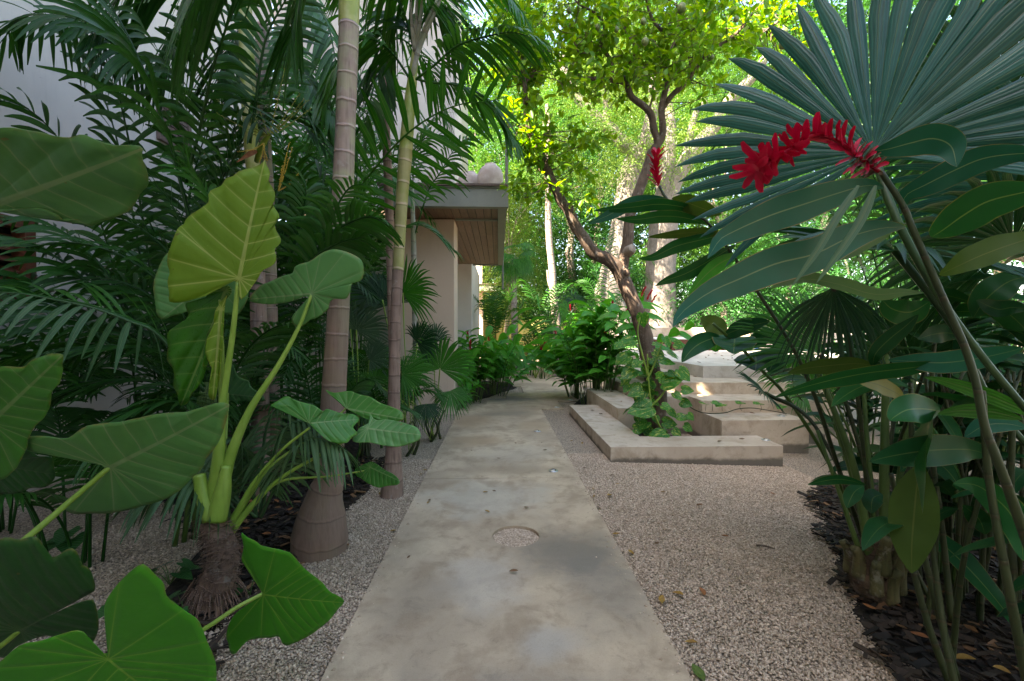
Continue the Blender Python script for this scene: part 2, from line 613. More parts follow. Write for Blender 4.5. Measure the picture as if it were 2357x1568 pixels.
# the path: staggered slabs with a round hole full of gravel
def slab(mb, poly, z0, z1_, hole=None):
    bm = bmesh.new()
    loops = [poly] + ([hole] if hole else [])
    edges = []
    for lp in loops:
        vs = [bm.verts.new((x, y, z1_)) for x, y in lp]
        edges += [bm.edges.new((vs[i], vs[(i + 1) % len(vs)])) for i in range(len(vs))]
    bmesh.ops.triangle_fill(bm, use_beauty=True, use_dissolve=False, edges=edges)
    bm.verts.ensure_lookup_table()
    V = [tuple(v.co) for v in bm.verts]
    F = []
    for f in bm.faces:
        ids = [v.index for v in f.verts]
        F.append(tuple(ids if f.normal.z > 0 else ids[::-1]))
    bm.free()
    mb.add(V, F)
    for k, lp in enumerate(loops):
        n = len(lp)
        V = [(x, y, z1_) for x, y in lp] + [(x, y, z0) for x, y in lp]
        mb.add(V, [(i, (i + 1) % n, n + (i + 1) % n, n + i) if k else (i, n + i, n + (i + 1) % n, (i + 1) % n) for i in range(n)])


HX, HY, HR = .125, 3.30, .172
hole = [(HX + HR * math.cos(a), HY + HR * math.sin(a)) for a in np.linspace(0, 2 * math.pi, 40, endpoint=False)]
mb = MB()
slab(mb, [(-.76, -2.5), (.83, -2.5), (.83, 4.617), (-.76, 4.617)], -.08, .012, hole)
slab(mb, [(-.76, 4.623), (.83, 4.623), (.83, 8.8), (1.27, 8.8), (1.27, 9.78), (1.72, 9.78), (1.72, 11.0), (2.2, 11.0), (2.2, 12.4),
          (3.6, 12.4), (3.6, 15.1), (.4, 15.1), (.4, 12.5), (.62, 12.5), (.62, 11.15), (.18, 11.15), (.18, 10.2), (-.25, 10.2), (-.25, 9.4),
          (-.76, 9.4)], -.08, .012)
struct(mb.build("path", M['path'], smooth=False))

# dark mulch on the right and damp soil under the plants on the left
def patch(name, pts, z, mat, h=.02):
    C = spline([(x, y, 0) for x, y in pts + pts[:1]], 90)[:-1]
    cx, cy = C[:, 0].mean(), C[:, 1].mean()
    K = 14
    V, F = [], []
    for k in range(K + 1):
        f = k / K
        for i, c in enumerate(C):
            jit = (random.random() - .5) * .05 if f > .85 else 0
            x, y = cx + (c[0] - cx) * (f + jit), cy + (c[1] - cy) * (f + jit)
            V.append((x, y, z + ground_z(x, y) + h * (1 - f ** 6) * (1 + random.uniform(-.7, .7)) - (.014 if k == K else 0)))
    n = len(C)
    for k in range(K):
        for i in range(n):
            j = (i + 1) % n
            F.append((k * n + i, (k + 1) * n + i, (k + 1) * n + j, k * n + j))
    m = MB()
    m.add(V, F)
    return struct(m.build(name, mat))


patch("mulch_bed", [(3.0, 4.3), (2.62, 3.65), (2.36, 3.15), (2.08, 2.7), (1.93, 2.45), (1.80, 2.2), (1.82, 1.95), (1.74, 1.6), (1.7, 1.2), (2.2, .3),
                    (4.5, .2), (5.6, 2), (5.2, 4.4), (3.8, 4.8)], .004, M['soil'])
patch("planting_soil", [(-1.55, 5.6), (-1.2, 4.7), (-1.25, 3.9), (-1.25, 3.25), (-1.32, 2.8), (-1.40, 2.45), (-1.4, 2.1), (-1.7, 1.9), (-1.85, 2.4),
                        (-1.75, 3.0), (-2.0, 3.6), (-3.3, 4.2), (-4.1, 5.2), (-3.9, 8.2), (-2.4, 8.2)], .0, M['soil'], .012)
patch("shrub_soil", [(-.75, 9.7), (-.3, 10.4), (.1, 11.4), (.5, 12.4), (.3, 13.6), (-.7, 13.9)], .0, M['soil'], .012)
patch("bed_soil", [(1.45, 9.0), (1.62, 9.6), (2.0, 10.6), (2.6, 11.6), (2.9, 11.3), (2.3, 9.8), (1.75, 8.9)], .002, M['soil'], .012)
patch("tree_pit_soil", [(1.84, 5.84), (1.84, 6.8), (2.35, 6.8), (2.88, 6.4), (2.88, 5.84)], .006, M['soil'], .03)

# ------------------------------------------------------------------ loose gravel near the camera
def pebbles(name, n, inside, x0, x1, y0, y1_, zf, size=(.0036, .0068), seed=1, lift=0.0):
    g = np.random.default_rng(seed)
    P = np.stack([g.uniform(x0, x1, n), g.uniform(y0, y1_, n)], 1)
    P = P[np.array([inside(a, b) for a, b in P])]
    n = len(P)
    base = np.array([(1, 0, 0), (-1, 0, 0), (0, 1, 0), (0, -1, 0), (0, 0, 1), (0, 0, -1)], float)
    V = base[None] * g.uniform(.65, 1.35, (n, 6, 1)) + g.normal(0, .22, (n, 6, 3))
    th = g.uniform(0, 6.28, n)
    c, s = np.cos(th), np.sin(th)
    V = np.stack([V[..., 0] * c[:, None] - V[..., 1] * s[:, None], V[..., 0] * s[:, None] + V[..., 1] * c[:, None], V[..., 2] * .75], -1)
    sz = g.uniform(*size, n) * g.choice([1, 1, 1, 1.35, 1.7], n)
    V *= sz[:, None, None]
    Z = np.array([zf(a, b) for a, b in P])
    V += np.stack([P[:, 0], P[:, 1], Z + sz * .25 + lift - .008], 1)[:, None, :]
    f = np.array([(0, 2, 4), (2, 1, 4), (1, 3, 4), (3, 0, 4), (2, 0, 5), (1, 2, 5), (3, 1, 5), (0, 3, 5)])
    Fc = (f[None] + np.arange(n)[:, None, None] * 6).reshape(-1, 3)
    A = np.zeros((n, 6, 3))
    A[..., 2] = g.random(n)[:, None]
    me = bpy.data.meshes.new(name)
    me.vertices.add(n * 6)
    me.vertices.foreach_set("co", V.reshape(-1))
    me.loops.add(len(Fc) * 3)
    me.loops.foreach_set("vertex_index", Fc.reshape(-1).astype(np.int32))
    me.polygons.add(len(Fc))
    me.polygons.foreach_set("loop_start", np.arange(0, len(Fc) * 3, 3, dtype=np.int32))
    me.polygons.foreach_set("loop_total", np.full(len(Fc), 3, np.int32))
    me.materials.append(M['pebble'])
    at = me.attributes.new("lf", 'FLOAT_VECTOR', 'POINT')
    at.data.foreach_set("vector", A.reshape(-1))
    me.update(calc_edges=True)
    o = bpy.data.objects.new(name, me)
    COL.objects.link(o)
    return o


def pebble_material():
    t = NT("pebble")
    x, y, r, vec = t.attr()
    P = t.pos()
    col = t.mix(r, (.31, .225, .15), (.65, .51, .385))
    col = t.mix(t.math('MULTIPLY', t.math('GREATER_THAN', r, .93), .6), col, (.16, .12, .09))
    col = t.mix(t.math('MULTIPLY', t.ramp(t.noise(P, 1.1, 5, .6), .45, .7), .3), col, (.30, .24, .17))
    return t.done(t.princ(col, .85, None, .25))


M['pebble'] = pebble_material()
inR = lambda x, y: x > .835 and x < max(1.9, 1.95 + (y - 2.15) * .55) and not (1.3 < x < 3.35 and y > 5.2)
tag(pebbles("gravel", 185000, inR, .83, 3.4, 1.2, 5.6, ground_z, seed=3), "pale crushed gravel beside the concrete path", "gravel", kind="stuff")
inL = lambda x, y: x < -.765 and (x > -1.75 or y > 3.2 or random.random() < .5) and random.random() < (1.0 if x > -1.3 else .75)
tag(pebbles("gravel", 105000, inL, -3.0, -.76, 1.2, 5.4, ground_z, seed=4), "pale crushed gravel between path and plants", "gravel", kind="stuff")
inE = lambda x, y: random.random() < math.exp(-min(abs(x + .76), abs(x - .83)) / .035) and -.76 < x < .83
tag(pebbles("gravel", 26000, inE, -.76, .83, 1.3, 8.6, lambda a, b: .017, seed=6), "stray grains of gravel along the path edges", "gravel", kind="stuff")
inH = lambda x, y: (x - HX) ** 2 + (y - HY) ** 2 < (HR - .004) ** 2
tag(pebbles("gravel", 6000, inH, HX - HR, HX + HR, HY - HR, HY + HR, lambda a, b: -.006, seed=5), "white gravel filling the round hole in the path", "gravel", kind="stuff")


def chip_scatter(name, n, inside, x0, x1, y0, y1_, mat, seed):
    g = np.random.default_rng(seed)
    m = MB()
    k = 0
    while k < n:
        x, y = g.uniform(x0, x1), g.uniform(y0, y1_)
        if not inside(x, y):
            continue
        k += 1
        th, l, wd = g.uniform(0, 6.28), g.uniform(.015, .05), g.uniform(.006, .016)
        d = np.array([math.cos(th), math.sin(th), g.uniform(-.25, .35)])
        s = np.array([-d[1], d[0], g.uniform(-.5, .5)])
        c = np.array([x, y, ground_z(x, y) + .026 + g.uniform(0, .02)])
        q = [c + d * l + s * wd, c - d * l + s * wd, c - d * l - s * wd, c + d * l - s * wd]
        q2 = [p - np.array([0, 0, .006]) for p in q]
        r = g.random()
        m.add(q + q2, [(0, 1, 2, 3), (7, 6, 5, 4), (0, 4, 5, 1), (1, 5, 6, 2), (2, 6, 7, 3), (3, 7, 4, 0)], [(0, 0, r)] * 8)
    return m.build(name, mat, smooth=False)


def chip_material():
    t = NT("bark_chip")
    x, y, r, vec = t.attr()
    col = t.mix(r, (.008, .0065, .005), (.05, .032, .02))
    col = t.mix(t.math('MULTIPLY', t.math('GREATER_THAN', r, .93), .8), col, (.20, .10, .045))
    return t.done(t.princ(col, .8, None, .3))


M['chip'] = chip_material()
tag(chip_scatter("mulch", 5200, lambda x, y: x > max(1.74, 1.80 + (y - 2.15) * .55) + math.sin(y * 9) * .05 + random.gauss(0, .03), 1.6, 4.6, 1.0, 4.4, M['chip'], 8),
    "dark bark mulch under the ginger canes", "mulch", kind="stuff")
tag(chip_scatter("litter", 1500, lambda x, y: x < -1.25 and x > -1.8 - max(0, y - 3) * 1.2, -2.6, -1.2, 1.9, 5.4, M['chip'], 9),
    "dark leaf litter around the palm bases", "litter", kind="stuff")

# ------------------------------------------------------------------ staircase and terrace
def lbox(mb, x0, x1, y0, y1_, z0, z1_):
    mb.box(x0, x1, y0, y1_, z0, z1_)


RZ = [.166, .342, .515, .70, .905]
stair = thing("staircase", "wide concrete staircase wrapping round the vine-covered tree", "staircase", (2.4, 5.25, 0))


def step(name, boxes):
    m = MB()
    for b in boxes:
        m.box(*b)
    o = put(m, name, M['step'], stair, smooth=False)
    bevel(o, .006)
    return o


def lstep(poly, z0, z1_):
    m = MB()
    slab(m, poly, z0, z1_)
    return bevel(put(m, "step", M['step'], stair, smooth=False), .006)


lstep([(1.30, 5.22), (3.34, 5.22), (3.34, 5.76), (1.81, 5.76), (1.81, 8.3), (1.30, 8.3)], -.2, RZ[0])
lstep([(1.813, 6.86), (2.36, 6.86), (2.36, 9.3), (1.813, 9.3)], -.2, RZ[1])
lstep([(2.93, 5.87), (4.10, 5.87), (4.10, 6.45), (2.93, 6.45)], -.3, RZ[1])
lstep([(2.93, 6.453), (4.75, 6.453), (4.75, 7.12), (2.93, 7.12)], -.3, RZ[2])
lstep([(2.363, 6.9), (2.927, 6.9), (2.927, 9.95), (2.363, 9.95)], -.2, RZ[2])
lstep([(2.93, 7.123), (5.4, 7.123), (5.4, 7.897), (3.597, 7.897), (3.597, 11.4), (2.93, 11.4)], -.2, RZ[3])
mb = MB()
slab(mb, [(3.6, 7.9), (9.5, 7.9), (9.5, 16.2), (6.4, 16.2), (6.4, 21), (3.6, 21)], -.2, RZ[4])
terr = mb.build("terrace", M['terrace'], smooth=False)
bevel(terr, .006)
struct(terr)
mb = MB()
mb.box(6.45, 14, 16.25, 22, .2, RZ[4] - .06)


def water_material():
    t = NT("pool_water")
    P = t.pos()
    n = t.noise(P, 5, 3)
    return t.done(t.princ((.05, .09, .085), .06, t.bump(n, .15, .02), .6))


M['water'] = water_material()
struct(mb.build("pool_water", M['water']))

# low bench wall at the back of the terrace
mb = MB()
mb.box(4.95, 8.6, 15.3, 15.6, .9, 1.66)
o = tag(bevel(mb.build("back_wall", M['step'], smooth=False), .01), "low stained concrete wall behind the wooden bench on the terrace", "wall")
bench = thing("bench", "wooden bench with striped white cushion in front of the low wall", "bench", (6.1, 14.85, .905))
mb = MB()
for i in range(6):
    mb.box(4.95 + .0, 7.6, 14.55 + i * .1, 14.64 + i * .1, 1.225, 1.26)
put(mb, "seat", M['redwood'], bench, False)
mb = MB()
mb.box(4.97, 7.58, 14.56, 14.6, 1.12, 1.222)
mb.box(4.97, 7.58, 15.08, 15.12, 1.12, 1.222)
put(mb, "apron", M['redwood'], bench, False)
for x in (5.0, 5.62, 6.25, 6.85, 7.45):
    mb = MB()
    mb.box(x, x + .12, 14.62, 15.05, .907, 1.222)
    put(mb, "leg", M['redwood'], bench, False)
mb = MB()
mb.box(5.0, 7.3, 14.56, 15.12, 1.262, 1.33)
M['cushion'] = plain_material("white_cushion", (.74, .72, .68), (.66, .64, .6), 14, .9, .2)
bevel(put(mb, "cushion", M['cushion'], bench, False), .02)


# ------------------------------------------------------------------ houses
def house(name, label, y0, near=True):
    h = thing(name, label, "house", (-1.9, y0 + .85, 0))
    yw = y0 + .85                               # front of the pier under the balcony
    mb = MB()
    mb.box(-1.98, -.81, yw, yw + .7, -.1, 3.57)
    bevel(put(mb, "pier", M['beige'], h, False), .012)
    mb = MB()
    mb.box(-4.45, -1.985, yw + .6, yw + .85, -.1, 3.5)
    mb.box(-4.45, -.88, yw + .86, yw + 2.6, 3.96, 9.0)
    mb.box(-1.7, -1.35, yw + .86, yw + 6.0, -.1, 3.56)
    put(mb, "wall", M['stucco'], h, False)
    mb = MB()                                   # the white block beyond the balcony
    mb.box(-2.6, -.83, y0 + 6.62, y0 + 12.2, -.1, 3.95)
    mb.box(-3.4, -1.3, y0 + 6.62, y0 + 12.2, 3.953, 11.0)  # hidden upper part, made taller to shade the tree trunks behind
    bevel(put(mb, "side_block", M['stucco'], h, False), .012)
    bal = thing("balcony", "", "")
    del bal["label"], bal["category"]
    bal.parent = h
    bal.location = (0, 0, 3.57)
    X0, X1, Y0, Y1, Z = -1.96, .14, y0, y0 + 6.55, 3.57
    mb = MB()                                   # steel channel: web, lower and upper flange, round three sides
    mb.box(X0, X1, Y0 + .03, Y0 + .06, Z + .018, Z + .315)
    mb.box(X0, X1, Y0, Y0 + .14, Z, Z + .018)
    mb.box(X0, X1, Y0, Y0 + .14, Z + .315, Z + .333)
    mb.box(X1 - .06, X1 - .03, Y0 + .06, Y1, Z + .018, Z + .315)
    mb.box(X1 - .15, X1, Y0 + .14, Y1, Z, Z + .018)
    mb.box(X1 - .15, X1, Y0 + .14, Y1, Z + .315, Z + .333)
    mb.box(X0, X0 + .03, Y0 + .06, Y0 + 1.4, Z + .018, Z + .315)
    mb.box(-.79, X1 - .152, yw + .02, yw + .07, Z - .015, Z + .03)
    mb.box(-.79, X1 - .152, Y1 - .06, Y1, Z - .02, Z + .03)
    put(mb, "steel_beam", M['steel'], bal, False)
    mb = MB()                                   # soffit boards
    g = np.random.default_rng(11)
    x = X0 + .05
    while x < X1 - .17:
        ys = [Y0 + .145]
        while ys[-1] < Y1 - .06:
            ys.append(min(Y1 - .06, ys[-1] + g.uniform(1.2, 2.6)))
        for a, b in zip(ys[:-1], ys[1:]):
            n0 = mb.n
            mb.box(x, min(x + .128, X1 - .155), a + .0015, b - .0015, Z + .02, Z + .04)
            mb.A[-1][:, 2] = g.random()
        x += .138
    put(mb, "soffit", M['wood'], bal, False)
    mb = MB()
    mb.box(X0 + .035, X1 - .065, Y0 + .065, Y1, Z + .045, Z + .30)
    put(mb, "slab_core", M['dark'], bal, False).scale = (1, 1, 1)
    mb = MB()
    x = X0 - .02
    mb.box(X0 - .02, X1 + .012, Y0 - .03, Y0 + .11, Z + .336, Z + .372)
    mb.box(X0 - .02, X1 + .012, Y0 + .115, Y1, Z + .336, Z + .372)
    put(mb, "deck_edge", M['greywood'], bal, False)
    for yy, za, zb in ((Y0 + .02, Z + .0, Z + 1.08), (Y1 - .12, Z - .75, Z + 1.0)):
        mb = MB()
        mb.box(X1 + .002, X1 + .022, yy, yy + .075, za, zb)
        mb.box(X1 - .03, X1 + .002, yy + .03, yy + .045, max(za, Z + .374), zb) if za >= Z else mb.box(X1 - .03, X1 + .002, yy + .03, yy + .045, za, Z - .002)
        put(mb, "post", M['steel'], bal, False)
    return h


hA = house("house", "white stucco house on the left with wood-lined balcony over a beige pier", 7.55)
hB = house("house", "farther house with an identical balcony, seen beyond the white block", 22.85)
# the long side wall on the left belongs to the near house
mb = MB()
X = -4.45
WY0, WY1, WZ0, WZ1 = 1.5, 4.52, 1.78, 2.56
mb.box(X - .3, X, -14, 9.2, -.1, WZ0)
mb.box(X - .3, X, -14, WY0, WZ0, WZ1)
mb.box(X - .3, X, WY1, 9.2, WZ0, WZ1)
mb.box(X - .3, X, -14, 9.2, WZ1, 9.0)
put(mb, "wall", M['stucco'], hA, False)
mb = MB()                                        # unseen wall added for shade; its gap lets sun reach the citrus fork
mb.box(X - .3, X, -14, 1.42, 9.0, 15)
mb.box(X - .3, X, 2.52, 9.2, 9.0, 15)
mb.box(X - .3, X, 1.42, 2.52, 9.0, 9.42)
mb.box(X - .3, X, 1.42, 2.52, 10.4, 15)
put(mb, "shade_wall", M['stucco'], hA, False)
mb = MB()
for (a, b, c, d) in ((WY0, WY1, WZ1 - .09, WZ1), (WY0, WY1, WZ0, WZ0 + .09), (WY1 - .1, WY1, WZ0 + .09, WZ1 - .09), (3.0, 3.08, WZ0 + .09, WZ1 - .09),
                     (WY0, WY0 + .1, WZ0 + .09, WZ1 - .09)):
    mb.box(X - .12, X + .012, a, b, c, d)
win = put(mb, "window", M['redwood'], hA, False)
mb = MB()
mb.box(X - .22, X - .2, WY0, WY1, WZ0, WZ1)
put(mb, "pane", M['glass'], win, False)
mb = MB()
for i in range(6):
    z = WZ0 + .12 + i * .1
    mb.add([(X - .1, 3.1, z), (X - .1, 4.41, z), (X - .03, 4.41, z - .05), (X - .03, 3.1, z - .05),
            (X - .1, 3.1, z + .012), (X - .1, 4.41, z + .012), (X - .03, 4.41, z - .038), (X - .03, 3.1, z - .038)],
           [(0, 1, 2, 3), (7, 6, 5, 4), (0, 4, 5, 1), (1, 5, 6, 2), (2, 6, 7, 3), (3, 7, 4, 0)])
put(mb, "louvre", M['redwood'], win, False)
# small shuttered window higher up
a, b, c, d = 6.1, 6.72, 4.02, 4.56
mb = MB()
for q in ((a, b, d - .06, d), (a, b, c, c + .06), (a, a + .06, c + .06, d - .06), (b - .06, b, c + .06, d - .06)):
    mb.box(X + .002, X + .05, *q)
sh = put(mb, "shutter", M['greywood'], hA, False)
mb = MB()
for i in range(7):
    z = c + .085 + i * .06
    mb.box(X + .004, X + .035, a + .062, b - .062, z, z + .045)
put(mb, "louvre", M['greywood'], sh, False)

# clay jars on the balcony
def jar(label, x, y, r, h, dent):
    m = MB()
    prof = [(.0, .55), (.06, .74), (.25, .95), (.5, 1.0), (.72, .93), (.86, .74), (.94, .52), (.97, .46), (1.0, .47), (1.0, .36), (.93, .33)]
    n = 28
    C = spline([(a, b, 0) for a, b in prof], 40)
    V, F = [], []
    for i, q in enumerate(C):
        for k in range(n):
            th = 2 * math.pi * k / n
            rr = r * q[1] * (1 + dent * math.sin(th * 2 + q[0] * 3) * .06 + .02 * math.sin(5 * th + 9 * q[0]))
            V.append((rr * math.cos(th), rr * math.sin(th), h * q[0]))
    for i in range(len(C) - 1):
        for k in range(n):
            F.append((i * n + k, i * n + (k + 1) % n, (i + 1) * n + (k + 1) % n, (i + 1) * n + k))
    m.add(V, F)
    o = m.build("clay_jar", M['clay'])
    o.location = (x, y, 3.945)
    tag(o, label, "jar", "clay jars along the balcony edge")
    return o


jar("tall rounded clay jar at the balcony corner by the steel post", -.14, 8.05, .215, .50, 1)
jar("weathered clay jar second from the balcony corner", -.52, 8.3, .22, .44, 1.4)
jar("smaller clay jar half hidden behind palm leaflets on the balcony", -1.05, 8.1, .2, .42, .6)

mb = MB()
mb.box(-3.5, 4.2, 25.2, 25.5, -.1, 2.1)
mb.box(-3.5, 4.2, 25.15, 25.55, 2.103, 2.2)
tag(bevel(mb.build("garden_wall", M['olive'], smooth=False), .01), "low olive green garden wall at the far end of the path", "wall")
mb = MB()
mb.box(4.2, 22, 25.6, 25.9, -.1, 2.6)
tag(bevel(mb.build("garden_wall", M['stucco'], smooth=False), .01), "pale garden wall far behind the two thick tree trunks", "wall")

# ------------------------------------------------------------------ path lights
def path_light(x, y, z, label):
    t = thing("path_light", label, "path light", (x, y, z), "small recessed lights along path and steps")
    m = MB()
    n = 20
    ring = lambda r, zz: [(r * math.cos(2 * math.pi * k / n), r * math.sin(2 * math.pi * k / n), zz) for k in range(n)]
    V = ring(.052, 0.001) + ring(.05, .006) + ring(.034, .012) + ring(.030, .008)
    F = [(i * n + k, i * n + (k + 1) % n, (i + 1) * n + (k + 1) % n, (i + 1) * n + k) for i in range(3) for k in range(n)]
    m.add(V, F)
    m.build("rim", M['metal'], t)
    m = MB()
    V = ring(.0295, .0085) + ring(.022, .018) + ring(.008, .022)
    F = [(i * n + k, i * n + (k + 1) % n, (i + 1) * n + (k + 1) % n, (i + 1) * n + k) for i in range(2) for k in range(n)] + [tuple(2 * n + k for k in range(n))]
    m.add(V, F)
    m.build("lens", M['darkmetal'], t)
    m = MB()
    m.box(-.03, .012, -.031, -.022, .010, .02)
    m.build("slot", M['lens'], t)
    return t


M['lens'] = plain_material("pale_lens", (.8, .78, .7), (.75, .72, .66), 8, .3, 0)
for (u, v, z, lb) in ((1273, 1084, .012, "recessed light in the path just beyond the slab joint"),
                      (1236, 993, .012, "recessed light near the right edge of the straight path"),
                      (1281, 938, .012, "recessed light at the inner corner where the path widens"),
                      (1312, 921, .012, "recessed light beside the foot of the second step"),
                      (1299, 882, .012, "recessed light on the far slab below the right ginger"),
                      (1219, 866, .012, "recessed light at the far left end of the path"),
                      (1762, 1013, .166, "recessed light on the end of the lowest step"),
                      (1797, 958, .342, "recessed light on the second step beside the vine")):
    d = CM @ Vector(((u - 1178) / FPX, -(v - 784) / FPX, -1))
    k = (z - 1.5) / d.z
    p = CAM + d * k
    path_light(p.x, p.y, z, lb)

# blue and white float on the pool
fl = thing("pool_float", "blue and white plastic float on the pool water", "float", (9.9, 17.6, .845))
M['blue'] = plain_material("blue_plastic", (.02, .18, .7), (.02, .16, .62), 4, .3, 0)
M['whiteplastic'] = plain_material("white_plastic", (.8, .82, .84), (.75, .78, .8), 4, .3, 0)
for nm, zz, rr, hh, mt in (("base", -.02, .26, .14, 'blue'), ("collar", .05, .28, .1, 'whiteplastic'), ("cap", .12, .16, .12, 'whiteplastic')):
    m = MB()
    n = 20
    prof = [(0, .7), (.2, 1), (.7, 1), (1, .65), (1.0, 0.01)]
    V = [(rr * b * math.cos(2 * math.pi * k / n), rr * b * math.sin(2 * math.pi * k / n), zz + hh * a) for a, b in prof for k in range(n)]
    m.add(V, [(i * n + k, i * n + (k + 1) % n, (i + 1) * n + (k + 1) % n, (i + 1) * n + k) for i in range(4) for k in range(n)])
    m.build(nm, M[mt], fl)
# ------------------------------------------------------------------ plant materials
UP = np.array([0, 0, 1.0])
CAMV = np.array(list(CAM))
G = {}
G['ear'] = aroid_material("elephant_ear_green", (.04, .14, .026), (.075, .21, .036), (.16, .26, .10), .25, .36)
G['ear_blue'] = aroid_material("elephant_ear_upper", (.075, .175, .06), (.125, .24, .08), (.19, .28, .13), .2, .40)
G['ear_dark'] = aroid_material("elephant_ear_dark", (.016, .065, .018), (.03, .095, .024), (.06, .11, .05), .2, .38)
G['ear_bright'] = aroid_material("elephant_ear_young", (.045, .21, .018), (.075, .28, .024), (.20, .36, .06), .35, .36)
G['ear_under'] = aroid_material("elephant_ear_underside", (.19, .25, .022), (.25, .30, .035), (.42, .46, .14), .5, .5, (1.45, 1.4, .3))
G['ear_fold'] = aroid_material("elephant_ear_glossy", (.03, .12, .008), (.05, .17, .012), (.15, .25, .06), .35, .3)
G['darkstalk'] = bark_material("deep_green_stalk", (.016, .042, .010), (.03, .065, .015), None, streak=False, rough=.4, bump=.1)
G['boot'] = bark_material("cut_leaf_base", (.075, .075, .028), (.12, .10, .04), None, streak=True, rough=.7, bump=.4)
G['petiole'] = bark_material("petiole_green", (.14, .24, .03), (.20, .30, .05), None, streak=False, rough=.4, bump=.1)
G['stalk'] = bark_material("dark_green_stalk", (.04, .085, .016), (.07, .12, .025), None, streak=False, rough=.45, bump=.15)
G['cane'] = bark_material("brown_green_cane", (.018, .032, .010), (.034, .046, .014), (.045, .032, .016), .14, False, rough=.5, bump=.2)
G['corm'] = bark_material("shaggy_corm", (.22, .14, .10), (.12, .075, .055), (.28, .19, .14), .05, rough=.95, bump=1.0)
G['palmbark'] = bark_material("ringed_palm_bark", (.235, .165, .135), (.30, .225, .18), (.37, .265, .225), .178, True, (.27, .265, .155), .75, .65, .04, ((.215, .135, .10), 1.3, 2.9))
G['palmbark_low'] = bark_material("ringed_brown_bark", (.20, .13, .10), (.27, .185, .145), (.12, .08, .06), .16, True, None, .85, .5, .03)
G['palmbase'] = bark_material("swollen_palm_base", (.17, .115, .088), (.235, .165, .128), (.13, .085, .065), .14, True, None, .85, .5, .03)
G['bamboo'] = bark_material("green_ringed_stem", (.25, .235, .085), (.33, .30, .13), (.46, .33, .25), .20, False, (.21, .23, .055), .45, .15)
G['crownshaft'] = bark_material("crownshaft", (.30, .31, .10), (.38, .37, .17), None, streak=False, green=(.20, .26, .035), rough=.4, bump=.1)
G['greystem'] = bark_material("grey_palm_stem", (.30, .29, .25), (.38, .37, .32), (.2, .16, .13), .2, True, (.2, .23, .12), .7, .3)
G['brownbark'] = bark_material("citrus_bark", (.085, .058, .042), (.16, .112, .082), None, 1, True, None, .9, .9)
G['greybark'] = bark_material("grey_bark", (.15, .13, .112), (.225, .198, .172), None, .5, True, None, .9, .7)
G['thinbark'] = bark_material("thin_trunk_bark", (.24, .19, .15), (.34, .28, .225), (.18, .13, .1), .3, True, None, .9, .6)
G['fiber'] = bark_material("fibrous_boots", (.085, .055, .035), (.13, .08, .05), (.05, .03, .02), .06, True, None, .95, 1.0)
G['palm'] = leaf_material("palm_leaflet", (.020, .09, .011), (.052, .165, .018), (1.5, 1.5, .5), .32, .38, (.06, .12, .03), .1, 14)
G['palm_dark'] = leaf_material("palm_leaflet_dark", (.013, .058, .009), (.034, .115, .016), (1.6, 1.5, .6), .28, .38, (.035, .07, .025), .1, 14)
G['palm_bright'] = leaf_material("palm_leaflet_bright", (.022, .125, .012), (.05, .185, .02), (1.5, 1.4, .4), .40, .36, (.08, .2, .03), .1, 14)
G['palm_pale'] = leaf_material("palm_leaflet_pale", (.055, .10, .045), (.085, .135, .055), (1.3, 1.3, .6), .25, .5, (.10, .15, .07), .1, 14)
G['fan'] = leaf_material("fan_leaf", (.028, .13, .018), (.06, .20, .028), (1.5, 1.4, .5), .33, .38, (.09, .17, .05), .06, 20)
G['fan_blue'] = leaf_material("fan_leaf_blue", (.012, .062, .058), (.046, .135, .142), (1.2, 1.4, .7), .22, .30, (.10, .16, .10), .05, 16, 1.0, (.14, .13, .06), .28)
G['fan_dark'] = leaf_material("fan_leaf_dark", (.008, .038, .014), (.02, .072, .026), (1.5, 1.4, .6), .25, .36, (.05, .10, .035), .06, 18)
G['fan_pale'] = leaf_material("fan_leaf_silver", (.06, .10, .06), (.10, .15, .09), (1.2, 1.2, .7), .22, .5, (.14, .19, .12), .06, 18)
G['ginger'] = leaf_material("ginger_leaf", (.010, .065, .022), (.024, .10, .028), (1.5, 1.5, .5), .25, .36, (.10, .17, .05), .05, 0, 1, (.19, .17, .05), .16, 95)
G['ginger_blue'] = leaf_material("ginger_leaf_blue", (.010, .068, .048), (.022, .095, .066), (1.3, 1.4, .6), .2, .45, (.12, .18, .09), .05, 0, 1, (.26, .17, .07), .16, 95)
G['ginger_under'] = leaf_material("ginger_leaf_underside", (.055, .075, .016), (.085, .105, .022), (1.4, 1.3, .4), .35, .5, (.09, .11, .03), .05, 0, 1, None, .16, 95)
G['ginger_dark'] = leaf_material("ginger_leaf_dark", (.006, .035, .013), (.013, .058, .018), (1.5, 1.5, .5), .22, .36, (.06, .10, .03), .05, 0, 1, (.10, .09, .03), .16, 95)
G['ginger_mid'] = leaf_material("ginger_leaf_bright", (.05, .22, .03), (.12, .34, .05), (1.5, 1.4, .4), .35, .36, (.13, .24, .06), .08, 0, 1, None, .16, 60)
G['yellowing'] = leaf_material("yellowing_leaf", (.17, .15, .02), (.20, .19, .03), (1.4, 1.2, .4), .35, .5, (.1, .12, .03), .05, 0, 1, (.2, .12, .02), .4, 95)
G['strap'] = leaf_material("pale_strap", (.055, .10, .03), (.085, .125, .045), (1.2, 1.2, .6), .25, .45, (.07, .11, .03), .35, 20)
G['citrus'] = leaf_material("citrus_leaf", (.07, .18, .012), (.24, .30, .022), (1.9, 1.6, .35), .55, .36, (.17, .2, .04), .08)
G['pothos'] = aroid_material("pothos_leaf", (.03, .13, .015), (.055, .19, .025), (.13, .26, .05), .3, .3, (1.4, 1.4, .4), (.36, .40, .08), 5.0)
G['red'] = leaf_material("red_bract", (.36, .003, .022), (.62, .010, .055), (1.3, .5, .8), .22, .42, None, .05)
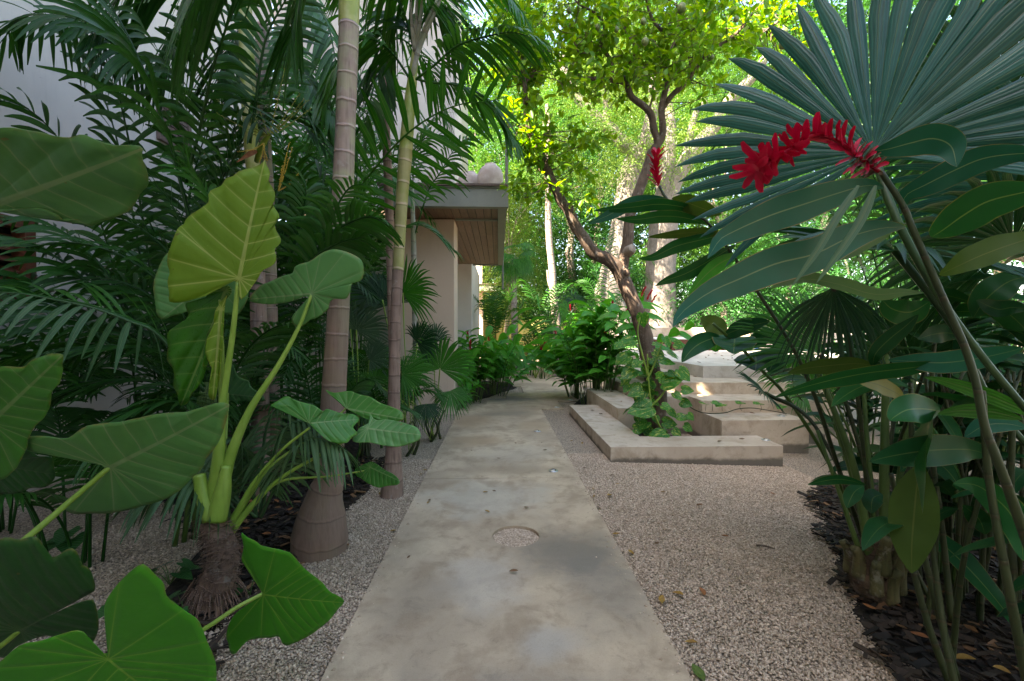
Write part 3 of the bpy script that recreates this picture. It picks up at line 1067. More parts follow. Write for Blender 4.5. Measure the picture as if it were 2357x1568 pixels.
G['drybract'] = plain_material("dry_bract", (.10, .06, .02), (.16, .09, .03), 30, .8, .2)
G['drysheath'] = plain_material("dry_sheath", (.28, .12, .05), (.2, .08, .035), 30, .8, .3)
G['fruit'] = plain_material("green_fruit", (.11, .15, .04), (.16, .18, .06), 20, .5, .15, .5, 160)
G['bead'] = plain_material("green_flower_bead", (.16, .20, .03), (.24, .24, .04), 30, .6, .1)
G['beadyellow'] = plain_material("yellow_flower_bead", (.42, .28, .035), (.5, .36, .06), 30, .6, .1)


# ------------------------------------------------------------------ leaf builders
def aroid(root, name, z, S0, T0, out, d, gx=0.0, gy=0.0, mat='ear', curve=.05, wave=.02, rand=None, n=110, rings=12, label=None, thick=.0022):
    """heart-shaped blade: outline seen in the picture, lying on its own inclined plane in space, then cupped and waved.
    gx, gy: metres of depth gained per 100 picture px to the right / downwards from the petiole joint."""
    s = z(*S0) if z else S0
    tt = z(*T0) if z else T0
    O = np.array([z(*p) if z else p for p in out], float)
    C = spline([(p[0], p[1], 0) for p in list(O) + [O[0]]], n + 1)[:-1, :2]
    P = lambda q: np.array(list(px(q[0], q[1], max(.25, d + gx * (q[0] - s[0]) / 100 + gy * (q[1] - s[1]) / 100))))
    S3, T3 = P(s), P(tt)
    E = np.array([P(c) for c in C])
    ax = T3 - S3
    L = np.linalg.norm(ax)
    ax = ax / L
    nrm = unit(np.cross(E[n // 4] - S3, E[3 * n // 4] - S3))
    e1, e2 = E - S3, ax
    # plane normal from a least-squares fit
    U, sv, Vt = np.linalg.svd(E - E.mean(0))
    nrm = Vt[2]
    if np.dot(nrm, CAMV - S3) < 0:
        nrm = -nrm
    lat = np.cross(nrm, ax)
    r = (random.random() if rand is None else rand) * .5
    V, A = [S3], [(0, 0, r)]
    ph = random.random() * 6
    for k in range(1, rings + 1):
        f = k / rings
        for i in range(n):
            p = S3 + (E[i] - S3) * f
            x, y = np.dot(p - S3, ax) / L, np.dot(p - S3, lat) / L
            h = curve * L * (abs(y) * 1.1 - .9 * max(x, 0) ** 2 * .8 - .5 * y * y)
            h += wave * L * f ** 3 * math.sin(i / n * 2 * math.pi * 9 + ph) * .6
            h += wave * L * f * math.sin(i / n * 2 * math.pi * 3 + ph * 2) * .7
            # pillows between the side veins
            h += .0018 * L * math.cos((x - .5 * abs(y)) * 2 * math.pi * 7) * min(1, abs(y) * 6) * (1 if x > 0 else .3)
            V.append(p + nrm * h)
            A.append((x, y, r + (k == rings)))
    F = []
    for i in range(n):
        F.append((0, 1 + i, 1 + (i + 1) % n))
    for k in range(rings - 1):
        a, b = 1 + k * n, 1 + (k + 1) * n
        for i in range(n):
            j = (i + 1) % n
            F.append((a + i, b + i, b + j, a + j))
    m = MB()
    m.add(V, F, A)
    o = put(m, name, G[mat], root)
    sol = o.modifiers.new("thickness", 'SOLIDIFY')
    sol.thickness = thick
    sol.offset = 0
    if label:
        o["label"] = label
    return o


def blade_on(mb, C, W, roll=0.0, fold=.12, rand=None, wave=.06, N=None, m=0):
    C = np.asarray(C, float)
    T = tangents(C)
    if N is None:
        mid = C[len(C) // 2]
        N = unit(CAMV - mid)
    N = np.asarray(N, float)
    if N.ndim == 1 and roll:
        N = rot_about(N, T[len(C) // 2], roll)
    mb.strip(C, W, N, fold, random.random() if rand is None else rand, m, wave, random.random() * 6)


LANCE = np.array([.05, .30, .58, .80, .94, 1.0, .98, .88, .68, .40, .04])


def lance(n, base=.05, peak=.45):
    t = np.linspace(0, 1, n)
    a = np.clip(t / peak, 0, 1)
    b = np.clip((1 - t) / (1 - peak), 0, 1)
    return np.minimum(np.sin(a * math.pi / 2) ** .8, np.sin(b * math.pi / 2) ** .75) + base * (1 - t)


def ginger_blade(root, z, pts, d0, d1, width, mat='ginger', roll=0.0, fold=.16, wave=.07, name="leaf", peak=.45, n=26, label=None):
    C = spline(pp(z, pts, d0, d1), n)
    m = MB()
    blade_on(m, C, lance(n, .04, peak) * width, roll, fold, None, wave)
    o = put(m, name, G[mat], root)
    if label:
        o["label"] = label
    return o


def leaflet_pts(p, d, L, droop, n=6):
    t = np.linspace(0, 1, n)[:, None]
    return p + d * (L * t) - UP * (L * droop * t ** 2.2)


def frond(root, pts, L=.5, W=.04, n=30, roll=0.0, droop=.25, mat='palm', name="frond", fwd=(.55, 1.0), start=.22, lift=.12, world=False,
          r0=.012, comb=0.0, sides=(-1, 1), jag=True, label=None):
    """pinnate palm frond: arching rachis with two ranks of leaflets"""
    C = spline(pts, 60)
    T = tangents(C)
    m = MB()
    m.tube(pts, [r0, r0 * .8, r0 * .25], 40, 6)
    rnd0 = random.random() * .5
    for sd_ in sides:
        for i in range(n):
            t = start + (1 - start) * (i + .5 * (sd_ > 0) * .6) / n
            if t > .995:
                continue
            q = t * 59
            k = int(q)
            p = C[k] + (C[min(k + 1, 59)] - C[k]) * (q - k)
            tn = T[k]
            a = UP - tn * tn[2]
            if np.linalg.norm(a) < .15:
                a = np.array([0, -1.0, 0]) - tn * (-tn[1])
            nn = rot_about(unit(a), tn, roll)
            s = np.cross(tn, nn) * sd_
            u = (t - start) / (1 - start)
            ang = fwd[0] + (fwd[1] - fwd[0]) * u ** 1.5 + random.gauss(0, .05)
            env = min(1, .55 + u * 2.2) * (1 - .62 * max(0, u - .45) / .55)
            dirv = unit(s * math.cos(ang) + tn * math.sin(ang) + nn * (lift + random.gauss(0, .06)))
            l = L * env * random.uniform(.92, 1.06)
            dr = droop * random.uniform(.75, 1.3)
            P = leaflet_pts(p, dirv, l, dr, 7)
            if comb:
                P = P - UP * (comb * l * np.linspace(0, 1, 7)[:, None])
            w = W * env ** .5 * np.array([.35, .8, 1, 1, .88, .6, .06 if not jag else .2])
            N = rot_about(nn, dirv, random.gauss(0, .25) + .25 * sd_)
            m.strip(P, w, N, .22 if W > .03 else .3, min(1, rnd0 + random.random() * .5))
    o = put(m, name, G[mat], root)
    if label:
        o["label"] = label
    return o


def fan(root, hub, axis, normal, Rr, n=36, spread=R(230), cut=.55, mat='fan', name="fan_leaf", droop=.12, cup=.12, petiole=None, rp=.012,
        tipdroop=.2, label=None, pmat='stalk', pleat=.5, taper=1.4):
    """fan leaf: pleated segments radiating from the hub, joined up to `cut` of the radius"""
    hub = np.array(list(hub), float)
    axis = unit(np.array(list(axis), float))
    normal = np.array(list(normal), float)
    normal = unit(normal - axis * np.dot(axis, normal))
    side = np.cross(axis, normal)
    m = MB()
    da = spread / n
    r0 = random.random() * .4
    for i in range(n):
        a = -spread / 2 + da * (i + .5)
        d = axis * math.cos(a) + side * math.sin(a)
        RL = Rr * (1 - .28 * (abs(a) / (spread / 2)) ** 2.2) * random.uniform(.95, 1.04)
        ts = np.array([.02, .14, .28, .42, cut, cut + (1 - cut) * .35, cut + (1 - cut) * .7, .93, 1.0])
        r = ts * RL
        C = hub + d * r[:, None] + normal * (cup * RL * (ts * (1 - abs(math.cos(a)) * .3))[:, None] ** 1.0)
        lo = np.clip((ts - cut) / (1 - cut), 0, 1)[:, None]
        C = C - UP * (droop * RL * ts[:, None] ** 2 + tipdroop * RL * lo ** 2 * random.uniform(.5, 1.5))
        C = C + np.cross(d, normal) * (RL * .03 * random.gauss(0, 1)) * lo
        full = 2 * math.tan(da / 2) * r * 1.02
        wf = full.copy()
        wc = 2 * math.tan(da / 2) * cut * RL
        for j in range(len(ts)):
            if ts[j] > cut:
                wf[j] = wc * (1 - ((ts[j] - cut) / (1 - cut)) ** taper) + .002
        nn = rot_about(normal, d, random.gauss(0, .16) + (.14 if i % 2 else -.14))
        m.strip(C, wf, nn, -pleat * random.uniform(.7, 1.25), min(1, r0 + random.random() * .7))
    o = put(m, name, G[mat], root)
    if label:
        o["label"] = label
    if petiole is not None:
        pm = MB()
        pts = [np.array(list(q)) for q in petiole]
        pm.tube(pts, [rp * 1.5, rp, rp * .8], 24, 7)
        pmo = put(pm, "petiole", G[pmat], o)
        pmo.location = (0, 0, 0)
    return o


def ringed_trunk(root, pts, radii, mat, name="trunk", rings=.17, sides=28, amp=.012, n=None, rz=None):
    C = spline(pts, 20)
    Ltot = np.linalg.norm(np.diff(C, axis=0), axis=1).sum()
    n = n or int(Ltot / .02)
    C = spline(pts, n)
    T = tangents(C)
    rr = np.interp(np.linspace(0, 1, n), np.linspace(0, 1, len(radii)), radii)
    if rz:
        rr = np.interp(C[:, 2], [q[0] for q in rz], [q[1] for q in rz])
    V, A = [], []
    N = unit(np.cross(T[0], np.array([0, 1.0, 0])))
    L = 0
    for i in range(n):
        N = unit(N - T[i] * np.dot(N, T[i]))
        B = np.cross(T[i], N)
        if i:
            L += np.linalg.norm(C[i] - C[i - 1])
        fr = (L / rings) % 1
        bump = 1 + amp * (math.exp(-((fr - .03) / .06) ** 2) + math.exp(-((fr - 1.03) / .06) ** 2)) / max(rr[i] * 8, .3)
        for k in range(sides):
            th = 2 * math.pi * k / sides
            r = rr[i] * bump * (1 + .015 * math.sin(3 * th + L * 3) + .008 * math.sin(9 * th))
            V.append(C[i] + (N * math.cos(th) + B * math.sin(th)) * r)
            A.append((L, k / sides, 0))
    F = []
    for i in range(n - 1):
        for k in range(sides):
            F.append((i * sides + k, i * sides + (k + 1) % sides, (i + 1) * sides + (k + 1) % sides, (i + 1) * sides + k))
    F.append(tuple((n - 1) * sides + k for k in range(sides)))
    m = MB()
    m.add(V, F, A)
    return put(m, name, G[mat], root)


def stem(root, name, pts, radii, mat, sides=9, n=None, noise=0.0, label=None):
    m = MB()
    m.tube(pts, radii, n, sides, noise=noise)
    o = put(m, name, G[mat], root)
    return o


def sub(mb, name, mat, part):
    """a sub-part under a part (parts themselves sit at their root's origin)"""
    o = put(mb, name, mat, part)
    return o


# ------------------------------------------------------------------ the big elephant ear on the left
ear = thing("elephant_ear", "tall elephant ear with shaggy brown stem and one upright yellow-green leaf", "elephant ear", tuple(px(490, 1392, 2.45)))
d = 2.45
m = MB()
m.tube([px(478, 1425, d), px(490, 1370, d), px(512, 1300, d), px(505, 1240, d), px(488, 1195, d)], [.115, .088, .078, .07, .062], 60, 22, noise=.10)
g = np.random.default_rng(5)
Cc = spline([px(490, 1370, d), px(512, 1300, d), px(505, 1240, d), px(488, 1195, d)], 40)
for k in range(900):                                     # shaggy fibres and old leaf scars
    i = int(g.integers(0, 40))
    th = g.uniform(0, 6.28)
    o_ = np.array([math.cos(th), math.sin(th), 0])
    p = Cc[i] + o_ * .076
    tan_ = np.array([-o_[1], o_[0], 0])
    l = g.uniform(.02, .06)
    q = p + o_ * g.uniform(.008, .035) + tan_ * g.uniform(-.07, .07) - UP * l * g.uniform(-.3, 1)
    m.strip(np.array([p, (p + q) / 2 + o_ * .006, q]), [.004, .0035, .001], o_, 0, g.random())
for k in range(90):                                      # roots at the foot
    th = g.uniform(0, 6.28)
    o_ = np.array([math.cos(th), math.sin(th), 0])
    p = Cc[0] + o_ * .09 + UP * g.uniform(-.02, .10)
    q = p + o_ * g.uniform(.02, .08) - UP * (p[2] + .02)
    m.tube([p, (p + q) / 2 + o_ * .03, q], [.004, .003, .002], 6, 4, cap=False)
put(m, "stem", G['corm'], ear)

L1 = aroid(ear, "leaf", z5, (1602, 492), (1765, -317), [
    (1604, 560), (1612, 632), (1650, 612), (1684, 560), (1730, 495), (1765, 442), (1838, 402), (1856, 350), (1838, 300), (1876, 262), (1880, 225),
    (1852, 180), (1838, 118), (1872, 85), (1852, 42), (1822, -5), (1838, -45), (1830, -105), (1795, -160), (1806, -205), (1798, -240), (1775, -282), (1765, -317),
    (1752, -294), (1700, -262), (1640, -240), (1598, -228), (1555, -190), (1508, -180), (1478, -132), (1420, -105), (1394, -78), (1396, -15), (1330, 38), (1288, 62),
    (1252, 96), (1236, 132), (1205, 155), (1186, 205), (1160, 290), (1142, 335), (1136, 400), (1152, 455), (1140, 505), (1148, 560), (1152, 600), (1145, 645),
    (1205, 655), (1300, 634), (1390, 606), (1440, 566), (1500, 520), (1560, 502)], 2.32, .06, .03, 'ear_under', .10, .022,
    label="upright yellow-green leaf seen from below, wavy edged")
L2 = aroid(ear, "leaf", z5, (1510, 575), (1248, 1338), [
    (1530, 540), (1548, 585), (1515, 640), (1462, 672), (1442, 725), (1450, 772), (1420, 832), (1386, 890), (1380, 960), (1402, 1030), (1396, 1085), (1370, 1200),
    (1312, 1280), (1290, 1320), (1242, 1337), (1238, 1250), (1190, 1195), (1192, 1090), (1152, 1020), (1118, 950), (1120, 860), (1180, 800), (1220, 740), (1226, 662),
    (1330, 638), (1400, 596), (1460, 560)], 2.40, -.05, .02, 'ear_fold', -.12, .03, label="glossy folded leaf hanging below the upright one")
mm = aroid(L2, "folded_edge", z5, (1480, 700), (1425, 1308), [
    (1522, 605), (1505, 690), (1500, 800), (1492, 950), (1482, 1060), (1472, 1150), (1442, 1300), (1420, 1310), (1396, 1282), (1404, 1200), (1430, 1130), (1402, 1062),
    (1376, 990), (1386, 905), (1428, 815), (1440, 722), (1470, 668)], 2.37, .10, .0, 'ear_under', .06, .03)
L9 = aroid(ear, "leaf", z6, (325, 597), (-79, 632), [
    (312, 622), (262, 680), (200, 738), (188, 782), (214, 812), (262, 814), (302, 780), (372, 750), (430, 702), (442, 652), (482, 632), (552, 632), (582, 582), (592, 530),
    (650, 510), (672, 460), (666, 400), (640, 360), (560, 320), (480, 300), (420, 308), (360, 338), (300, 380), (240, 398), (202, 420), (190, 460), (120, 480),
    (40, 520), (-5, 538), (-60, 592), (-79, 632), (-50, 655), (60, 667), (180, 650), (262, 617)], 2.55, -.03, .05, 'ear_blue', -.07, .012,
    label="three-lobed blue-green leaf in front of the thick palm trunk")
L10 = aroid(ear, "leaf", z6, (306, 1466), (642, 1432), [
    (250, 1405), (182, 1352), (100, 1352), (44, 1352), (82, 1330), (160, 1286), (202, 1310), (262, 1330), (342, 1350), (402, 1388), (432, 1370), (532, 1398), (602, 1398),
    (642, 1432), (602, 1490), (632, 1530), (590, 1560), (556, 1600), (450, 1590), (382, 1540), (345, 1500)], 2.5, .05, -.1, 'ear', .12, .03)
L10b = aroid(ear, "leaf", z6, (560, 1368), (948, 1442), [
    (532, 1352), (492, 1302), (432, 1262), (414, 1238), (472, 1258), (570, 1245), (642, 1270), (722, 1290), (782, 1328), (872, 1360), (932, 1390), (950, 1442), (902, 1456),
    (802, 1450), (702, 1440), (602, 1392)], 2.75, -.03, -.1, 'ear', -.08, .012)
L10c = aroid(ear, "leaf", z6, (700, 1500), (1062, 1552), [
    (640, 1500), (592, 1566), (622, 1592), (702, 1592), (802, 1612), (902, 1622), (1032, 1592), (1062, 1552), (1032, 1500), (962, 1470), (852, 1440), (752, 1440),
    (712, 1400), (718, 1450)], 2.6, -.03, -.15, 'ear_blue', -.08, .012)
L11 = aroid(ear, "leaf", y2, (690, 186), (886, 276), [
    (642, 170), (590, 200), (600, 242), (622, 252), (682, 292), (742, 316), (802, 306), (872, 300), (887, 276), (852, 236), (782, 200), (704, 150)], 2.75, -.05, -.1, 'ear', -.08, .012)
L12 = aroid(ear, "leaf", z5, (1420, 500), (1090, 765), [
    (1160, 290), (1100, 340), (1052, 430), (1030, 520), (1040, 620), (1062, 720), (1100, 766), (1160, 745), (1222, 730), (1300, 702), (1400, 722), (1500, 732), (1580, 742),
    (1622, 702), (1656, 622), (1640, 560), (1500, 380), (1300, 290)], 2.75, .03, .06, 'ear_blue', -.06, .015, label="grey-green leaf half hidden behind the upright leaf")
L13 = aroid(ear, "leaf", z5, (1530, 1270), (1772, 1292), [
    (1522, 1062), (1562, 1082), (1592, 1150), (1660, 1180), (1682, 1222), (1772, 1282), (1762, 1320), (1652, 1316), (1522, 1312), (1496, 1282), (1522, 1202), (1512, 1102)], 2.8, 0, 0,
    'ear_dark', -.06, .012)
for leaf, pts, rad in (
        (L1, [(548, 650, 2.33), (534, 780, 2.37), (512, 930, 2.41), (502, 1080, 2.43), (496, 1175, 2.44)], [.016, .02, .026, .036, .05]),
        (L9, [(718, 676, 2.56), (688, 752, 2.53), (638, 845, 2.50), (580, 935, 2.47), (543, 1015, 2.45), (515, 1100, 2.44), (500, 1170, 2.44)], [.012, .016, .021, .026, .033, .046]),
        (L2, [(506, 690, 2.41), (512, 830, 2.45), (506, 980, 2.47), (492, 1165, 2.46)], [.010, .014, .02, .03]),
        (L10, [(712, 985, 2.52), (650, 1035, 2.51), (585, 1110, 2.50), (545, 1180, 2.49), (516, 1225, 2.48)], [.009, .012, .016, .022]),
        (L10b, [(802, 935, 2.78), (730, 1000, 2.70), (640, 1060, 2.60), (580, 1130, 2.55), (530, 1222, 2.49)], [.008, .011, .014, .02]),
        (L10c, [(846, 986, 2.62), (740, 1045, 2.60), (640, 1105, 2.56), (565, 1180, 2.52), (528, 1228, 2.49)], [.009, .012, .015, .022]),
        (L11, [(860, 1080, 2.77), (760, 1096, 2.7), (640, 1110, 2.6), (560, 1185, 2.52), (524, 1230, 2.49)], [.006, .008, .011, .016]),
        (L12, [(490, 650, 2.77), (505, 850, 2.65), (508, 1000, 2.55), (488, 1170, 2.47)], [.01, .014, .018, .026]),
        (L13, [(525, 905, 2.8), (520, 1020, 2.65), (512, 1190, 2.5)], [.007, .009, .014])):
    m = MB()
    m.tube([px(*p) for p in pts], [q * (.68 + .4 * (i / (len(rad) - 1)) ** 3) for i, q in enumerate(rad)], 36, 12)
    put(m, "petiole", G['petiole'], leaf)
for pts, rad in (([(458, 1092), (468, 1140), (488, 1195)], [.030, .038, .045]), ([(520, 1072), (514, 1125), (498, 1195)], [.022, .042, .052])):
    stem(ear, "leaf_base", [px(u, v, 2.41) for u, v in pts], rad, 'petiole', 14, 20)

# ------------------------------------------------------------------ the second elephant ear, rooted just outside the lower left corner
ear2 = thing("elephant_ear", "large elephant ear growing at the lower left corner, broad leaves spread flat", "elephant ear", (-2.25, 1.35, 0))
m = MB()
m.tube([(-2.25, 1.35, -.02), (-2.24, 1.36, .2), (-2.2, 1.38, .42)], [.1, .08, .06], 24, 16, noise=.1)
put(m, "stem", G['corm'], ear2)
K3 = aroid(ear2, "leaf", z1, (-120, 1400), (922, 1035), [
    (-160, 1440), (-320, 1480), (-420, 1380), (-400, 1150), (-280, 960), (-120, 870), (0, 860), (170, 890), (262, 905), (420, 952), (520, 940), (702, 985), (742, 1002), (912, 1022), (926, 1080), (962, 1142), (980, 1202),
    (976, 1262), (922, 1322), (880, 1402), (820, 1442), (702, 1482), (622, 1522), (590, 1516), (542, 1482), (490, 1470), (440, 1470), (402, 1432), (330, 1402), (200, 1392), (60, 1402), (-40, 1425)],
    1.62, -.02, .16, 'ear_blue', .05, .012, label="broad leaf at the left frame edge, highest of this plant")
K4 = aroid(ear2, "leaf", y1, (715, 183), (1466, -192), [
    (690, 214), (640, 240), (570, 290), (500, 350), (442, 390), (434, 440), (470, 470), (530, 481), (680, 475), (800, 456), (900, 440), (1040, 402), (1170, 322), (1250, 242), (1310, 190),
    (1332, 130), (1402, 40), (1440, -40), (1467, -192), (1428, -207), (1390, -211), (1293, -190), (1225, -168), (1148, -152), (965, -143), (830, -124), (753, -108), (579, -95), (521, -66), (482, -37),
    (434, -22), (193, -22), (184, 20), (192, 62), (240, 76), (400, 106), (480, 120), (560, 131), (660, 165)], 1.95, .02, .14, 'ear_blue', .04, .014,
    label="wide pale green leaf reaching to the shaggy stem")
K5 = aroid(ear2, "leaf", z5, (-60, 1460), (405, 1022), [
    (-100, 1500), (-140, 1800), (20, 1830), (94, 1780), (136, 1732), (182, 1630), (188, 1575), (240, 1482), (300, 1422), (336, 1330), (352, 1250), (396, 1200), (406, 1130), (402, 1080), (405, 1022), (330, 1014), (250, 1040),
    (190, 1060), (150, 1096), (30, 1094), (-40, 1110), (-180, 1220), (-200, 1400)], 1.72, .02, .12, 'ear', .05, .012, label="rounded leaf at the left edge with pointed upper tip")
K5b = aroid(ear2, "leaf", y1, (-120, 150), (342, 240), [
    (-150, 60), (0, 60), (180, 70), (250, 110), (330, 130), (346, 240), (330, 286), (290, 316), (200, 320), (100, 346), (0, 350), (-150, 330)], 2.0, .02, .12, 'ear_dark', .04, .012)
K6 = aroid(ear2, "leaf", y1, (135, 1238), (606, 992), [
    (170, 1212), (232, 1182), (332, 1092), (422, 1060), (520, 1016), (606, 992), (562, 870), (512, 850), (470, 770), (420, 745), (330, 790), (290, 760), (250, 720), (200, 675), (100, 680), (0, 660), (-120, 760), (-200, 1000),
    (-150, 1200), (0, 1410), (100, 1352), (202, 1300), (302, 1262), (452, 1252), (552, 1272), (602, 1312), (642, 1232), (640, 1170), (604, 1080), (560, 1060), (400, 1110), (240, 1210)], 1.75, .02, .14, 'ear_dark', .05, .012,
    label="dark shaded leaf in the lower left corner")
K7 = aroid(ear2, "leaf", y1, (702, 1424), (1150, 1790), [
    (736, 1376), (726, 1280), (692, 1150), (700, 1050), (722, 990), (782, 910), (852, 840), (922, 786), (960, 786), (1030, 850), (1072, 892), (1090, 940), (1082, 972), (1122, 1032), (1162, 1062), (1212, 1102),
    (1292, 1152), (1332, 1232), (1372, 1342), (1396, 1412), (1402, 1560), (1360, 1700), (1150, 1790), (900, 1790), (500, 1750), (100, 1700), (-50, 1600), (0, 1442), (52, 1392), (152, 1312), (282, 1290), (402, 1266),
    (512, 1250), (562, 1282), (592, 1332), (642, 1392)], 1.42, .02, .10, 'ear_bright', .06, .012, label="bright green leaf along the bottom frame edge")
K8 = aroid(ear2, "leaf", y1, (1703, 1006), (2219, 1075), [
    (1702, 985), (1711, 930), (1692, 880), (1642, 850), (1592, 802), (1570, 760), (1582, 680), (1566, 592), (1602, 620), (1662, 650), (1692, 680), (1762, 700), (1862, 720), (1902, 745), (1952, 812), (2002, 862), (2082, 922),
    (2132, 990), (2202, 1042), (2219, 1075), (2182, 1112), (2132, 1172), (2072, 1222), (2002, 1272), (1902, 1312), (1852, 1325), (1828, 1310), (1806, 1266), (1762, 1274), (1702, 1272), (1622, 1281), (1572, 1322), (1532, 1372),
    (1500, 1375), (1482, 1302), (1471, 1250), (1492, 1170), (1542, 1112), (1602, 1070), (1680, 1022)], 1.95, .02, .12, 'ear_bright', .05, .010, label="bright green arrowhead leaf beside the path gravel")
for leaf, pts, rad in (
        (K4, [(254, 1074, 1.96), (170, 1146, 1.9), (60, 1240, 1.8), (-60, 1330, 1.7), (-200, 1400, 1.65)], [.013, .016, .019, .026]),
        (K8, [(606, 1366, 1.96), (545, 1398, 1.9), (470, 1448, 1.84), (360, 1510, 1.78), (200, 1580, 1.75)], [.010, .012, .015, .02]),
        (K3, [(-42, 478, 1.62), (-110, 700, 1.6), (-160, 1000, 1.62), (-220, 1350, 1.7)], [.014, .018, .022, .03]),
        (K5, [(-20, 726, 1.74), (-90, 900, 1.7), (-150, 1100, 1.68), (-220, 1380, 1.7)], [.012, .015, .02, .026]),
        (K7, [(250, 1512, 1.43), (180, 1560, 1.5), (60, 1600, 1.6), (-60, 1630, 1.65)], [.012, .015, .018, .024]),
        (K6, [(48, 1450, 1.76), (-20, 1500, 1.74), (-120, 1540, 1.72)], [.011, .015, .02])):
    m = MB()
    m.tube([px(*p) for p in pts], [q * .75 for q in rad], 30, 12)
    put(m, "petiole", G['petiole'], leaf)

# small seedlings on the gravel between them
def seedling(label, u, v, d, k, seed, h=.16, size=.07):
    g = np.random.default_rng(seed)
    p0 = np.array(list(px(u, v, d)))
    p0[2] = 0
    t = thing("seedling", label, "seedling", tuple(p0), "small elephant ear seedlings")
    for i in range(k):
        th = g.uniform(0, 6.28)
        hh = h * g.uniform(.5, 1.1)
        S3 = p0 + np.array([math.cos(th) * .08, math.sin(th) * .08, hh])
        ax = unit(np.array([math.cos(th), math.sin(th), -.35 + g.uniform(-.2, .2)]))
        lat = unit(np.cross(UP, ax))
        nr = np.cross(ax, lat)
        L = size * g.uniform(.8, 1.4)
        prof = [(-.05, .03), (-.35, .25), (-.3, .42), (0, .5), (.35, .4), (.7, .2), (1, 0)]
        O = [(a, b) for a, b in prof] + [(a, -b) for a, b in prof[::-1][1:]]
        V = [S3] + [S3 + ax * (a * L) + lat * (b * L) + nr * (.15 * abs(b) * L) for a, b in O]
        A = [(0, 0, g.random())] + [(a, b, .5) for a, b in O]
        m = MB()
        m.add(V, [(0, i + 1, i + 2) for i in range(len(O) - 1)] + [(0, len(O), 1)], A)
        lf = put(m, "leaf", G['ear_dark'], t)
        m = MB()
        m.tube([p0, (p0 + S3) / 2 + UP * .02, S3], [.004, .003, .002], 8, 5)
        put(m, "petiole", G['stalk'], lf)
    return t


seedling("seedling of small dark leaves at the foot of the shaggy stem", 430, 1370, 2.35, 6, 1, .12, .08)
seedling("tiny seedling beside the swollen palm base", 575, 1330, 2.6, 3, 2, .12, .05)
seedling("seedling cluster on gravel under the wide pale leaf", 390, 1290, 2.7, 6, 3, .12, .08)
seedling("low seedling left of the shaggy stem near the bright leaf", 290, 1330, 2.3, 5, 4, .14, .10)
seedling("thin stemmed seedling on the gravel by the house wall", 170, 1215, 3.0, 5, 5, .22, .13)

# ------------------------------------------------------------------ ringed palms
p1 = thing("palm_tree", "thick ringed palm with swollen bottle-shaped base beside the path", "palm tree", tuple(px(738, 1270, 3.15)), "ringed palms on the left")
dd = 3.15
VZ = lambda v: 1.5 - (v - 765) / FPX * dd
ringed_trunk(p1, [px(735, 1300, dd), px(737, 1235, dd), px(743, 1170, dd), px(750, 1130, dd), px(758, 1090, dd), px(769, 883, dd), px(780, 690, dd), px(790, 420, dd), px(794, 309, dd), px(800, 137, dd), px(803, 60, dd + .02)], [1],
             'palmbark', rings=.178, sides=44, amp=.006, rz=[(VZ(v), r) for v, r in ((1300, .165), (1270, .182), (1235, .186), (1187, .158), (1145, .120), (1100, .094), (1040, .086), (883, .080), (780, .075), (690, .071), (420, .070), (309, .066), (137, .067), (40, .067))])
ringed_trunk(p1, [px(802, 62, dd + .03), px(806, -80, dd + .03), px(810, -260, dd + .03)], [.068, .072, .062, .03], 'crownshaft', "crownshaft", 9, 30, 0)
p2 = thing("palm_tree", "slender ringed palm with yellow-green upper stem, second from the path", "palm tree", tuple(px(905, 1135, 4.2)), "ringed palms on the left")
dd = 4.2
ringed_trunk(p2, [px(902, 1143, dd), px(905, 1080, dd), px(906, 960, dd), px(908, 830, dd), px(911, 720, dd), px(916, 620, dd)], [.105, .075, .060, .053, .050, .049, .050], 'palmbark_low', rings=.17)
ringed_trunk(p2, [px(916, 622, dd), px(921, 530, dd), px(926, 440, dd), px(934, 345, dd)], [.050, .052, .056, .062], 'bamboo', "upper_trunk", .235, 24, .01)
ringed_trunk(p2, [px(934, 347, dd), px(940, 270, dd), px(948, 190, dd), px(957, 110, dd), px(962, 70, dd)], [.064, .056, .048, .034, .022], 'crownshaft', "crownshaft", 9, 24, 0)
for a in ([(956, 120), (948, 60), (944, -30)], [(958, 110), (966, 50), (974, -30)], [(958, 130), (975, 70), (1010, -10)], [(957, 100), (958, 40), (960, -30)], [(948, 180), (962, 120), (1000, 30), (1040, -60)]):
    stem(p2, "leaf_stalk", pp(None, a, dd - .02, dd - .15), [.024, .016, .010], 'greystem')
p3 = thing("palm_tree", "slim brown palm stem standing just behind the yellow-green one", "palm tree", tuple(px(898, 1020, 4.9)), "ringed palms on the left")
dd = 4.9
ringed_trunk(p3, [px(908, 1092, dd), px(906, 900, dd), px(902, 720, dd), px(898, 560, dd), px(893, 420, dd), px(889, 330, dd), px(884, 230, dd), px(880, 150, dd)],
             [.075, .055, .046, .046, .046, .046, .045, .035], 'palmbark_low', rings=.165)
p4 = thing("palm_tree", "palm with smooth olive yellow stem and beaded flower strings on the left", "palm tree", tuple(px(592, 1060, 4.3)), "ringed palms on the left")
dd = 4.1
ringed_trunk(p4, [px(600, 1148, dd), px(598, 900, dd), px(594, 700, dd), px(588, 520, dd), px(583, 395, dd)], [.09, .075, .068, .062, .056], 'palmbark_low', rings=.2)
ringed_trunk(p4, [px(583, 396, dd), px(578, 330, dd), px(572, 220, dd), px(567, 110, dd), px(563, 0, dd), px(560, -120, dd)], [.058, .06, .064, .06, .054, .04], 'crownshaft', "crownshaft", 9, 26, 0)
p5 = thing("palm_tree", "pale ringed palm trunk directly behind the olive yellow stem", "palm tree", tuple(px(622, 1020, 4.9)), "ringed palms on the left")
dd = 4.9
ringed_trunk(p5, [px(625, 1092, dd), px(622, 800, dd), px(615, 500, dd), px(606, 330, dd), px(604, 200, dd), px(603, 60, dd)], [.10, .08, .078, .076, .074, .068], 'palmbark', rings=.17)
